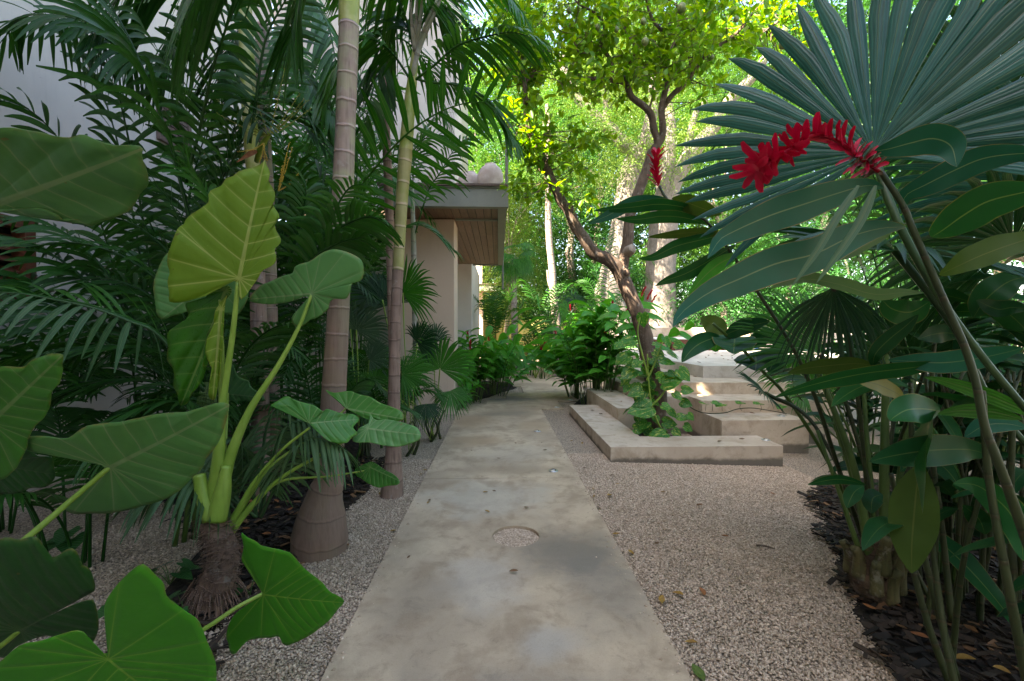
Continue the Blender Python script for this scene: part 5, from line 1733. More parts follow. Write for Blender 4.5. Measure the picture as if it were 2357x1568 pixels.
gD = thing("ginger_plant", "red ginger with one upright flower in front of the citrus trunk, right of its fork", "ginger plant", (2.5, 2.95, -.04))
stem(gD, "cane", pp(z3, [(1085, 1250), (1130, 1330), (1200, 1390), (1300, 1440), (1450, 1540)], 2.75, 2.6) + pp(None, [(1800, 760), (1870, 900), (1930, 1080)], 2.6, 2.8) + [Vector((2.5, 2.95, -.05))],
     [.008, .009, .01, .012, .014, .015], 'cane', 9, 50)
FD = spline(pp(z3, [(1080, 1250), (1065, 1180), (1065, 1100), (1070, 1030)], 2.75, 2.72), 40)
m = MB()
bracts(m, FD, 40, .062, .024, .8, 9, .8)
put(m, "flower_spike", G['red'], gD)
for pts, wd, mt, rl in (
        ([(1380, 1440), (1250, 1390), (1080, 1370), (900, 1390), (640, 1412)], .07, 'ginger', -.4), ([(1130, 1330), (1010, 1340), (880, 1370), (750, 1440), (600, 1505)], .075, 'ginger_blue', -.3),
        ([(1400, 1500), (1250, 1460), (1100, 1450), (950, 1470), (790, 1465)], .075, 'ginger', -.4), ([(1170, 1330), (1250, 1350), (1380, 1400), (1500, 1440)], .10, 'ginger_under', .3),
        ([(1560, 1560), (1400, 1600), (1200, 1650), (1050, 1720), (945, 1735)], .085, 'ginger', -.4), ([(1600, 1640), (1450, 1730), (1270, 1830), (1130, 1880), (1055, 1918)], .085, 'ginger', -.4),
        ([(1560, 1600), (1450, 1560), (1300, 1560), (1000, 1590)], .06, 'ginger_under', -.4), ([(1650, 1700), (1500, 1760), (1380, 1860), (1280, 1980)], .08, 'ginger_mid', -.2),
        ([(1700, 1560), (1800, 1500), (1900, 1490), (2050, 1540)], .09, 'ginger', -.2)):
    ginger_blade(gD, z3, pts, 2.6, 2.5, wd, mt, rl, peak=.45)


# ------------------------------------------------------------------ clumps grown by rule
def ginger_clump(label, x, y, n, h, spread, seed, nfl=3, mat='ginger_mid', z0=0.0, LL=.40, WW=.085, lean=(0, 0), name="ginger_plant", upto=1.0, group=None):
    g = np.random.default_rng(seed)
    t = thing(name, label, "ginger plant", (x, y, z0), group)
    fl = 0
    for i in range(n):
        th = g.uniform(0, 6.28)
        rr = abs(g.normal(0, .5)) * spread
        b = np.array([x + math.cos(th) * min(rr * .35, .3), y + math.sin(th) * min(rr * .35, .3), z0 - .02])
        hh = h * g.uniform(.62, 1.06)
        out = np.array([math.cos(th) * rr + lean[0], math.sin(th) * rr + lean[1], 0])
        C = spline([b, b + out * .25 + UP * hh * .45, b + out * .62 + UP * hh * .82, b + out * 1.05 + UP * hh], 30)
        m = MB()
        m.tube([Vector(c) for c in C[::5]], [.011, .009, .005], 16, 6)
        cn = put(m, "cane", G['stalk'], t)
        m = MB()
        T = tangents(C)
        az = g.uniform(0, 6.28)
        nl = int(9 + g.integers(0, 4))
        for k in range(nl):
            q = .30 + .70 * (k + .5) / nl
            idx = min(29, int(q * 29))
            p, tn = C[idx], T[idx]
            sd_ = 1 if k % 2 else -1
            s0 = np.array([math.cos(az), math.sin(az), 0])
            s = unit(s0 - tn * np.dot(s0, tn)) * sd_
            s = rot_about(s, tn, g.normal(0, .25))
            up = .75 + .35 * (q - .5) + g.normal(0, .12)
            d0_ = unit(s * 1.0 + tn * up)
            l = LL * g.uniform(.8, 1.15) * (1 if q < .92 else .8)
            tt = np.linspace(0, 1, 9)[:, None]
            P = p + d0_ * (l * tt) - UP * (l * .42 * tt ** 2.2)
            N = unit(tn * .9 - s * .45)
            m.strip(P, WW * g.uniform(.85, 1.15) * lance(9, .15), N, .22, g.random(), 0, .06, g.uniform(0, 6))
        put(m, "foliage", G[mat], cn)
        if fl < nfl and i % max(1, n // max(nfl, 1)) == 0:
            fl += 1
            c = C[-1]
            td = unit(T[-1] + UP * .8)
            F = spline([c + td * .05, c + td * .14, c + td * .26 + out * .02], 20)
            m = MB()
            m.tube([c, c + td * .05, c + td * .24], [.006, .005, .003], 6, 5)
            put(m, "flower_stalk", G['stalk'], cn)
            m = MB()
            bracts(m, F, 34, .048, .022, .6, seed + i, .8)
            put(m, "flower_spike", G['red'], cn)
    return t


ginger_clump("leafy red ginger with many flower spikes left of the staircase, behind the vine trunk", 2.0, 9.2, 36, 2.2, 1.35, 21, 9, 'ginger_mid', 0, .62, .15, (.0, .0))
ginger_clump("leafy red ginger at the staircase foot, leaning over the path", 1.8, 10.4, 20, 1.45, 1.0, 22, 3, 'ginger_mid', 0, .56, .135, (-.1, -.1))
ginger_clump("red ginger beside the beige pier at the left path edge", -.60, 9.75, 18, 1.6, .85, 23, 2, 'ginger_mid', 0, .5, .125, (.05, -.1))
ginger_clump("leafy ginger with few red flowers left of the path beyond the pier", -.1, 11.0, 22, 1.3, 1.0, 24, 2, 'ginger_mid', 0, .5, .125)
ginger_clump("ginger clump at the far left bend of the path", .15, 12.6, 20, 1.25, .95, 25, 1, 'ginger_mid', 0, .5, .12)
ginger_clump("low ginger tuft at the foot of the beige pier", -.75, 8.95, 7, .6, .5, 26, 0, 'ginger_mid', 0, .3, .07)
ginger_clump("tall red ginger on the far side of the path crossing, right of the thin trunk", 2.6, 15.6, 22, 2.1, 1.3, 27, 6, 'ginger_mid', 0, .5, .12)
# dense dark backing on the right
for k, (x, y, n, hgt, lb) in enumerate((
        (2.75, 2.75, 9, 1.55, "dark ginger clump just behind the fibrous palm stump"), (3.25, 2.0, 10, 1.9, "dark ginger clump at the right frame edge, middle distance"),
        (3.6, 3.4, 12, 1.9, "dense dark ginger clump right of the staircase end"), (4.6, 3.6, 12, 2.2, "tall dark ginger clump far right behind the fans"),
        (4.3, 5.2, 12, 1.7, "dark ginger clump beside the right flank of the steps"), (5.4, 5.2, 12, 2.2, "dark ginger clump at the far right beyond the steps"),
        (2.35, 1.45, 7, 1.35, "dark ginger clump nearest the lower right corner"), (5.9, 7.2, 10, 1.6, "ginger clump at the right side of the terrace"),
        (7.6, 4.6, 16, 2.5, "dense ginger thicket beyond the right frame edge"), (8.6, 7.6, 16, 2.5, "dense ginger thicket behind the right side of the terrace"), (7.0, 3.0, 14, 2.4, "ginger thicket furthest right behind the fan leaves"),
        (6.2, 5.4, 14, 2.2, "ginger thicket behind the clump at the steps"))):
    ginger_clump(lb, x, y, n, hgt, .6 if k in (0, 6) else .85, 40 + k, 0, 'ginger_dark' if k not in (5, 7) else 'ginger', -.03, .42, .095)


def areca(label, x, y, nf, H, Rr, seed, mat='palm', L=.38, W=.032, nl=24, z0=0.0, cat="palm shrub", name="palm_shrub", az=None, droop=.35, sub_=None):
    g = np.random.default_rng(seed)
    t = thing(name, label, cat, (x, y, z0))
    b = np.array([x, y, z0])
    for i in range(nf):
        th = (i * 2.4 + g.uniform(-.3, .3)) if az is None else g.uniform(*az)
        o_ = np.array([math.cos(th), math.sin(th), 0])
        hh = H * g.uniform(.55, 1.05)
        r_ = Rr * g.uniform(.6, 1.1)
        b2 = b + o_ * .1 * g.random() + np.array([g.normal(0, .06), g.normal(0, .06), 0])
        pts = [b2 - UP * .02, b2 + o_ * r_ * .10 + UP * hh * .45, b2 + o_ * r_ * .32 + UP * hh * .84, b2 + o_ * r_ * .66 + UP * hh * 1.0, b2 + o_ * r_ * 1.0 + UP * hh * .88]
        frond(t, pts, L, W, nl, g.normal(0, .25), droop, mat, start=.42, r0=.010)
    return t


for k, (x, y, nf, H, Rr, mt, L, W, lb) in enumerate((
        (-3.75, 3.5, 9, 2.3, 1.2, 'palm_dark', .45, .035, "feathery palm shrub in front of the wooden window"),
        (-3.3, 4.9, 10, 2.6, 1.3, 'palm_dark', .45, .035, "tall feathery palm shrub between wall and olive stem"),
        (-2.5, 5.6, 10, 2.4, 1.2, 'palm_dark', .42, .033, "feathery palm shrub behind the thick trunk"),
        (-3.4, 6.6, 9, 3.4, 1.4, 'palm_dark', .5, .04, "highest feathery palm shrub at the house wall"),
        (-2.2, 6.9, 10, 1.5, .8, 'palm', .34, .026, "feathery palm shrub before the beige pier"),
        (-1.75, 4.6, 10, 1.3, .8, 'palm_dark', .32, .026, "grassy low palm shrub between the two front trunks"),
        (-2.35, 3.9, 11, 1.5, .9, 'palm_dark', .34, .026, "grassy low palm shrub behind the elephant ear"),
        (-1.45, 6.0, 9, 1.2, .7, 'palm', .3, .024, "fine leaved palm tuft beside the slender trunks"),
        (-2.75, 3.0, 8, 1.1, .8, 'palm_dark', .32, .028, "low dark palm shrub by the wall base"),
        (-3.0, 4.2, 9, 4.3, 1.5, 'palm_dark', .55, .05, "tall broad-leaved palm clump left of the olive stem, fronds over the white wall"),
        (-2.4, 6.3, 11, 5.2, 1.7, 'palm', .55, .05, "tall palm clump behind the thick ringed trunk, reaching the frame top"),
        (-3.6, 7.6, 10, 5.8, 1.7, 'palm_dark', .55, .048, "tall palm clump in the corner of house wall and balcony wing"),
        (-2.45, 7.9, 8, 4.6, 1.3, 'palm', .45, .036, "palm clump before the balcony front, half hiding the jars"),
        (-2.6, 8.2, 11, 6.6, 1.8, 'palm', .55, .045, "tallest palm clump in front of the white upper wall beside the slender palms"),
        (-3.2, 5.8, 9, 3.6, 1.2, 'palm_dark', .5, .042, "middle sized palm clump under the shuttered window"))):
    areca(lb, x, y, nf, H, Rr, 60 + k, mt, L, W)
# grey-green drooping tuft under the elephant ear stalks
t = thing("palm_shrub", "drooping grey-green palm tuft under the elephant ear stalks", "palm shrub", tuple(px(600, 1150, 2.75)))
for pts in ([(590, 1190, 2.8), (570, 1060, 2.7), (540, 1010, 2.65), (480, 1040, 2.6)], [(600, 1190, 2.8), (640, 1010, 2.7), (700, 970, 2.65), (770, 1010, 2.6)],
            [(600, 1190, 2.9), (610, 1000, 2.85), (650, 930, 2.8), (720, 930, 2.75)], [(590, 1190, 2.7), (480, 1120, 2.5), (400, 1100, 2.4), (330, 1140, 2.35)],
            [(600, 1190, 2.75), (680, 1030, 2.6), (740, 1010, 2.55), (800, 1040, 2.5)]):
    frond(t, pp(None, pts), .30, .024, 20, 0, .6, 'palm_pale', start=.3, comb=.5)

# fan palms on the left, low
fl1 = thing("fan_palm", "dark green fan palm spreading against the beige pier", "fan palm", tuple(px(940, 1000, 5.6)))
fl1.location.z = 0
fl2 = thing("fan_palm", "bright green fan palm beside the path edge, lower fans drooping", "fan palm", tuple(px(1000, 985, 6.4)))
fl2.location.z = 0
fl3 = thing("fan_palm", "silvery fan palm glimpsed between the thick and slender trunks", "fan palm", tuple(px(830, 1010, 5.4)))
fl3.location.z = 0
for root, lst in ((fl1, (((927, 674, 5.6), (985, 610, 5.4), .58, 'fan', .7, .05, 190), ((905, 700, 5.6), (880, 600, 5.6), .5, 'fan_dark', .7, .05, 190), ((880, 690, 5.5), (820, 640, 5.4), .5, 'fan_dark', .6, .1, 180),
                         ((960, 790, 5.9), (1010, 740, 5.8), .42, 'fan_dark', .6, .1, 190))),
                  (fl2, (((1012, 850, 6.0), (1030, 770, 5.9), .58, 'fan', .8, .05, 230), ((925, 862, 5.4), (1010, 838, 5.3), .46, 'fan', .6, .1, 190), ((864, 884, 5.2), (850, 850, 5.1), .28, 'fan', .7, .1, 230),
                         ((1000, 790, 6.3), (970, 735, 6.2), .42, 'fan_dark', .5, .15, 200), ((1035, 900, 6.2), (1058, 960, 6.0), .36, 'fan', .7, .15, 200), ((980, 930, 5.9), (985, 985, 5.8), .28, 'fan_dark', .7, .15, 180),
                         ((940, 920, 5.9), (905, 900, 5.8), .3, 'fan_dark', .6, .15, 200))),
                  (fl3, (((820, 760, 5.4), (850, 700, 5.3), .5, 'fan_pale', .8, .06, 210), ((850, 830, 5.4), (895, 800, 5.3), .42, 'fan_pale', .6, .1, 200), ((800, 700, 5.7), (790, 630, 5.7), .45, 'fan', .7, .06, 200)))):
    for h, tip, Rr, mt, tc, dr, spd in lst:
        hp = pv(*h)
        b = np.array(list(root.location))
        fan(root, hp, axis_px(h, tip), TOC(h) * tc + UP * (1 - tc), Rr, 30, R(spd), .55, mt, droop=dr, tipdroop=.15,
            petiole=[hp, hp * .55 + b * .45 + UP * .1, b + np.array([rng.normal(0, .05), rng.normal(0, .05), -.01])], rp=.006, pmat='petiole')
    for k in range(4):
        b = np.array(list(root.location)) + np.array([rng.normal(0, .07), rng.normal(0, .07), -.02])
        stem(root, "stem", [b, b + np.array([rng.normal(0, .05), 0, .2]), b + np.array([rng.normal(0, .08), 0, .42])], [.02, .016, .01], 'cane', 8, 12)
# ------------------------------------------------------------------ leaf clouds
def cloud(mb, P, D, N, L, W, r, fold=.18):
    """many small folded leaves at once"""
    D = unit(D)
    Sd = unit(np.cross(D, N))
    N = np.cross(Sd, D)
    L = np.asarray(L)[:, None]
    W = np.asarray(W)[:, None]
    n = len(P)
    V = np.stack([P, P + D * L * .42 - Sd * W * .5 + N * W * fold, P + D * L - N * L * .08, P + D * L * .42 + Sd * W * .5 + N * W * fold], 1)
    A = np.zeros((n, 4, 3))
    A[:, 1, 1], A[:, 3, 1] = -1, 1
    A[:, 1:4, 0] = [.4, 1, .4]
    A[..., 2] = np.asarray(r)[:, None]
    i = np.arange(n)[:, None] * 4
    mb.bulk(V.reshape(-1, 3), np.concatenate([i + np.array([[0, 2, 1]]), i + np.array([[0, 3, 2]])]), A.reshape(-1, 3))


def cloud8(mb, P, D, N, L, W, r, fold=.18, curl=.15):
    D = unit(D)
    Sd = unit(np.cross(D, N))
    N = np.cross(Sd, D)
    L = np.asarray(L)[:, None]
    W = np.asarray(W)[:, None]
    n = len(P)
    a = P + D * L * .28 - N * L * curl * .08
    b = P + D * L * .66 - N * L * curl * .45
    V = np.stack([P, a - Sd * W * .42 + N * W * fold, a, a + Sd * W * .42 + N * W * fold, b - Sd * W * .44 + N * W * fold, b, b + Sd * W * .44 + N * W * fold, P + D * L - N * L * curl], 1)
    A = np.zeros((n, 8, 3))
    A[:, [1, 4], 1] = -1
    A[:, [3, 6], 1] = 1
    A[:, :, 0] = [0, .28, .28, .28, .66, .66, .66, 1]
    A[..., 2] = np.asarray(r)[:, None]
    i = np.arange(n)[:, None] * 8
    mb.bulk(V.reshape(-1, 3), np.concatenate([i + np.array([q]) for q in ((0, 2, 1), (0, 3, 2), (4, 5, 7), (5, 6, 7))]), A.reshape(-1, 3))
    mb.F.extend([])
    F = np.concatenate([i + np.array([q]) for q in ((1, 2, 5, 4), (2, 3, 6, 5))]) + (mb.n - n * 8)
    mb.F.extend(map(tuple, F.tolist()))
    mb.M.extend([0] * len(F))


def sprays(g, O, A, l, k=9, leafL=.09, leafW=.03, droop=.5, hang=.3, rbase=None):
    """pinnate sprays: O origins, A axes -> arrays of leaves"""
    n = len(O)
    A = unit(A)
    sd_ = unit(np.cross(A, UP + g.normal(0, .3, (n, 3))))
    t = (np.arange(k) + .6) / k
    l = np.asarray(l)
    P = O[:, None] + A[:, None] * (l[:, None] * t)[..., None] - UP * (droop * l[:, None] * t ** 2)[..., None]
    sg = np.where(np.arange(k) % 2 == 0, 1, -1)
    D = A[:, None] * .55 + sd_[:, None] * sg[None, :, None] * .85 - UP * hang + g.normal(0, .18, (n, k, 3))
    N = UP + g.normal(0, .35, (n, k, 3))
    LL = leafL * g.uniform(.7, 1.2, (n, k))
    WW = leafW * g.uniform(.8, 1.2, (n, k))
    rb = g.random(n) if rbase is None else rbase
    rr = np.clip(rb[:, None] * .75 + g.random((n, k)) * .25, 0, 1)
    f = lambda a: a.reshape(-1, a.shape[-1]) if a.ndim == 3 else a.reshape(-1)
    return f(P), f(D), f(N), f(LL), f(WW), f(rr)


G['bg1'] = leaf_material("far_leaf_green", (.045, .12, .022), (.14, .225, .038), (1.5, 1.4, .5), .33, .42)
G['bg2'] = leaf_material("far_leaf_yellow", (.09, .15, .025), (.23, .25, .06), (1.5, 1.4, .5), .33, .45)
G['bg3'] = leaf_material("far_leaf_dark", (.02, .085, .022), (.055, .15, .03), (1.5, 1.4, .5), .33, .42)


def crown(root, ells, seed, mat, nclump=50, per=26, k=9, leafL=.10, leafW=.036, clr=.75, spray=.5, droop=.5, hang=.35, name="crown", shell=.55):
    g = np.random.default_rng(seed)
    m = MB()
    cl = []
    for (cx, cy, cz, rx, ry, rz, wgt) in ells:
        nc = int(nclump * wgt)
        d = unit(g.normal(0, 1, (nc, 3)))
        rad = (shell + (1 - shell) * g.random(nc)) ** .8
        C = np.array([cx, cy, cz]) + d * rad[:, None] * np.array([rx, ry, rz])
        cl.append(C)
    C = np.vstack(cl)
    n = len(C) * per
    cidx = np.repeat(np.arange(len(C)), per)
    off = g.normal(0, 1, (n, 3)) * np.array([1, 1, .6]) * clr * .5 * g.uniform(.6, 1.3, len(C))[cidx][:, None]
    O = C[cidx] + off
    A = unit(off) * .8 + g.normal(0, .5, (n, 3)) + UP * -.1
    rb = np.clip(g.random(len(C))[cidx] * .6 + g.random(n) * .4, 0, 1)
    P, D, N, L, W, r = sprays(g, O, A, spray * g.uniform(.6, 1.2, n), k, leafL, leafW, droop, hang, rb)
    cloud(m, P, D, N, L, W, r)
    put(m, name, G[mat], root, smooth=False)
    return C


def tree(label, x, y, trunk, radii, ells, seed, mat='bg1', bark='greybark', limbs=6, cat="tree", name="tree", noise=.06, **kw):
    t = thing(name, label, cat, (x, y, 0))
    g = np.random.default_rng(seed + 100)
    m = MB()
    m.tube(trunk, radii, max(24, len(trunk) * 8), 14, noise=noise)
    C = crown(t, ells, seed, mat, **kw)
    top = np.array(list(trunk[-1]), float)
    mid = np.array(list(trunk[len(trunk) // 2]), float)
    for k in range(limbs):
        c = C[int(g.integers(0, len(C)))]
        s = top if k % 2 else mid * .4 + top * .6
        m.tube([s, s * .55 + c * .45 + UP * .3 + g.normal(0, .15, 3), c], [radii[-1] * .8, radii[-1] * .45, .02], 16, 8, noise=noise)
    put(m, "trunk", G[bark], t)
    return t


# ------------------------------------------------------------------ citrus tree with the climbing vine
cit = thing("citrus_tree", "forked citrus tree with dark twisted limbs and green fruit rising from the stair pit", "citrus tree", (2.1, 6.25, 0))
D0 = 6.3
m = MB()
trk = [px(1505, 1030, D0), px(1500, 1000, D0)] + pp(z7, [(1075, 1330), (1050, 1180), (1010, 1000), (985, 880), (955, 770), (915, 670), (870, 570), (835, 480), (822, 420)], D0)
m.tube(trk, [.14, .135, .13, .125, .12, .115, .108, .102, .10, .104, .095], 90, 20, noise=.05)
limbs = [
    (pp(z7, [(835, 490), (790, 410), (725, 360), (650, 325), (580, 230), (520, 140), (480, 40)], D0, 6.0) + pp(z3, [(430, 1350), (372, 1230), (322, 1105), (282, 1005), (222, 910)], 6.0, 5.8), [.10, .095, .088, .082, .078, .072, .066, .06, .052, .044]),
    (pp(z3, [(235, 930), (180, 870), (125, 835)], 5.8, 5.7), [.03, .02, .01]),
    (pp(z3, [(222, 915), (195, 760), (182, 560), (150, 330), (140, 110), (60, 0), (20, -80)], 5.8, 5.4), [.042, .034, .028, .022, .016, .01]),
    (pp(z3, [(182, 560), (250, 480), (310, 330), (250, 250), (200, 180)], 5.7, 5.6), [.022, .018, .012, .008]),
    (pp(z3, [(325, 1110), (270, 1060), (262, 960), (300, 900)], 5.9, 5.7), [.024, .018, .012, .008]),
    (pp(z7, [(828, 470), (850, 360), (872, 260), (880, 150), (890, 60)], D0, 6.35) + pp(z3, [(915, 1380), (955, 1260), (1005, 1120), (1040, 1010)], 6.35, 6.4), [.085, .082, .08, .078, .076, .074, .072, .07, .066]),
    (pp(z3, [(1040, 1020), (1075, 960), (1045, 860), (1030, 770), (985, 715), (900, 650), (860, 565), (800, 542), (690, 530), (600, 528), (535, 520)], 6.4, 6.1), [.056, .052, .05, .048, .046, .044, .04, .034, .028, .02]),
    (pp(z3, [(770, 535), (762, 410), (720, 350), (690, 310), (715, 170), (640, 80), (560, 40), (500, -20)], 6.15, 5.7), [.03, .026, .022, .018, .014, .01]),
    (pp(z3, [(640, 310), (560, 360), (520, 300), (505, 200)], 5.95, 5.8), [.016, .012, .008]),
    (pp(z3, [(850, 560), (860, 460), (910, 390), (915, 310), (850, 200)], 6.2, 6.0), [.02, .016, .012, .008]),
    (pp(z3, [(1045, 1000), (1100, 930), (1105, 830), (1100, 720), (1125, 610), (1150, 520), (1115, 420), (1090, 300), (1105, 215), (1050, 150), (1010, 60), (990, -40)], 6.4, 6.1), [.054, .05, .048, .044, .04, .036, .032, .028, .024, .018, .012]),
    (pp(z3, [(1110, 720), (1125, 560), (1140, 400), (1195, 280), (1250, 190), (1245, 80), (1150, 0)], 6.5, 6.6), [.044, .04, .036, .03, .024, .016]),
    (pp(z3, [(1105, 730), (1170, 640), (1245, 570), (1340, 450), (1400, 365), (1560, 260), (1640, 185), (1710, 90), (1800, -10)], 6.45, 6.2), [.042, .038, .035, .032, .029, .024, .02, .014, .008]),
    (pp(z3, [(1640, 185), (1790, 200), (1850, 170), (1960, 60)], 6.2, 5.9), [.018, .014, .009]),
    (pp(z3, [(1270, 540), (1290, 450), (1265, 340), (1230, 260)], 6.4, 6.3), [.014, .01, .006]),
    (pp(z3, [(1010, 760), (1040, 640), (1050, 460)], 6.4, 6.5), [.016, .012, .007])]
Cl = []
for pts, rad in limbs:
    c = m.tube(pts, [q * .95 for q in rad], max(20, len(pts) * 6), 12, noise=.09)
    Cl.append(c)
put(m, "trunk", G['brownbark'], cit)
for nm, (u, v), pts, rad in (("sawn_stub", (1452, 574), [(-.02, .1, -.02), (0, 0, 0), (.012, -.03, .01)], [.085, .075, .062]), ("knot", (1440, 628), [(0, .08, 0), (0, 0, 0), (0, -.02, 0)], [.085, .07, .03]),
                             ("sawn_stub", (1393, 592), [(0, .06, -.06), (0, 0, 0), (-.01, -.02, .03)], [.06, .045, .038])):
    kp = np.array(list(px(u, v, D0 - .1)))
    m = MB()
    m.tube([kp + np.array(q) for q in pts], rad, 12, 16, noise=.1)
    put(m, nm, G['thinbark' if nm == "sawn_stub" else 'brownbark'], cit)
# twigs + leaves
g = np.random.default_rng(77)
m, tw = MB(), MB()
starts = []
for idx, c in enumerate(Cl):
    if idx in (0, 5):
        lo = .75 if idx == 0 else 2
    elif idx in (6, 10, 11, 12):
        lo = .35
    else:
        lo = .15
    for i in range(int(lo * len(c)), len(c)):
        starts.append((c[i], 1))
EXTRA = []
for (a, b, da, db, ns) in (((1135, 0), (1240, 190), 5.2, 6.2, 70), ((1200, 300), (1365, 470), 5.6, 6.1, 85), ((1240, 0), (1420, 220), 5.4, 6.5, 130), ((1420, 0), (1640, 190), 5.6, 7.0, 150),
                           ((1600, 0), (1850, 220), 5.6, 6.8, 130), ((1250, -150), (1800, 20), 5.2, 7.0, 160), ((1150, 60), (1240, 330), 5.4, 6.0, 50)):
    for _ in range(ns):
        EXTRA.append((pv(g.uniform(a[0], b[0]), g.uniform(a[1], b[1]), g.uniform(da, db)), 0))
P, Dv, N, L, W, r = [], [], [], [], [], []
allc = np.vstack(Cl)
def shown(p):
    q = CM.transposed() @ (Vector(p) - CAM)
    return 1178 - q.x / q.z * FPX, 784 + q.y / q.z * FPX


for s, on in starts + EXTRA:
    uu, vv = shown(s)
    if on and (vv > 215 and uu > 1385 or vv > 475):
        continue
    if on and g.random() < .5 or not on and g.random() < .42:
        continue
    a = unit(g.normal(0, 1, 3) * np.array([1, 1, .6]) + UP * .15)
    l = g.uniform(.18, .42) * (1 if on else .8)
    e = s + a * l
    if on:
        tw.tube([s, s + a * l * .5 + g.normal(0, .02, 3), e], [.005, .004, .002], 5, 4, cap=False)
    elif g.random() < .5:
        j = np.argmin(np.sum((allc - s) ** 2, 1))
        q = allc[j]
        if np.linalg.norm(q - s) < 1.1:
            tw.tube([q, (q + s) / 2 + g.normal(0, .06, 3), s, e], [.008, .006, .004, .002], 10, 4, cap=False)
    for k in range(int(g.integers(6, 12))):
        f = g.uniform(.25, 1.05)
        P.append(s + a * l * f + g.normal(0, .035, 3))
        Dv.append(a * .5 + g.normal(0, .7, 3) - UP * .35)
        N.append(UP + g.normal(0, .5, 3))
        L.append(g.uniform(.085, .15))
        W.append(g.uniform(.045, .072))
        r.append(g.random() if g.random() > .12 else 1.0)
cloud8(m, np.array(P), np.array(Dv), np.array(N), np.array(L), np.array(W), np.array(r))
put(m, "crown", G['citrus'], cit)
put(tw, "twigs", G['brownbark'], cit)
m0 = None
for (x, y, rr) in ((1235, 55, 30), (670, 185, 20), (797, 200, 18), (990, 280, 24), (500, 165, 20), (480, 70, 18), (462, 420, 16), (505, 440, 15), (1918, 220, 28), (1915, 300, 28), (1440, 385, 14), (978, 145, 20),
                   (1600, 130, 18), (560, 90, 15), (270, 640, 12)):
    dpt = 5.7
    c = pv(*z3(x, y), dpt)
    rad = rr / 1.96 / 1.4856 * dpt / FPX
    mm_ = MB()
    n = 14
    V, F = [], []
    for i in range(11):
        ph = math.pi * i / 10
        for k in range(n):
            th = 2 * math.pi * k / n
            V.append(c + np.array([math.sin(ph) * math.cos(th), math.sin(ph) * math.sin(th), 1.15 * math.cos(ph)]) * rad)
    for i in range(10):
        for k in range(n):
            F.append((i * n + k, (i + 1) * n + k, (i + 1) * n + (k + 1) % n, i * n + (k + 1) % n))
    mm_.add(V, F)
    mm_.tube([c + UP * rad * 1.1, c + UP * rad * 1.7], [.006, .004], 4, 5)
    put(mm_, "fruit", G['fruit'], cit)


def heart(root, S3, ax, nr, L, Wd=.8, mat='pothos', cup=.12, name="leaf", lift=.05):
    ax = unit(ax)
    nr = unit(nr - ax * np.dot(nr, ax))
    lat = np.cross(nr, ax)
    half = [(0, 0), (-.10, .10), (-.13, .22), (-.06, .36), (.10, .46), (.30, .48), (.52, .40), (.74, .24), (.9, .09), (1.0, 0)]
    C = spline([(a, b, 0) for a, b in half], 26)[:, :2]
    O = list(C) + [(a, -b) for a, b in C[::-1][1:-1]]
    r = random.random() * .5
    V, A, F = [S3], [(0, 0, r)], []
    K, n = 6, len(O)
    for k in range(1, K + 1):
        f = k / K
        for a, b in O:
            x, y = a * f, b * f * Wd
            h = cup * (abs(y) * 1.0 - .5 * max(x, 0) ** 2) + .012 * math.sin(x * 20 + y * 8)
            V.append(S3 + (ax * x + lat * y + nr * h) * L)
            A.append((x, y, r))
    for i in range(n):
        F.append((0, 1 + i, 1 + (i + 1) % n))
        for k in range(K - 1):
            a, b = 1 + k * n, 1 + (k + 1) * n
            j = (i + 1) % n
            F.append((a + i, b + i, b + j, a + j))
    m = MB()
    m.add(V, F, A)
    return put(m, name, G[mat], root)


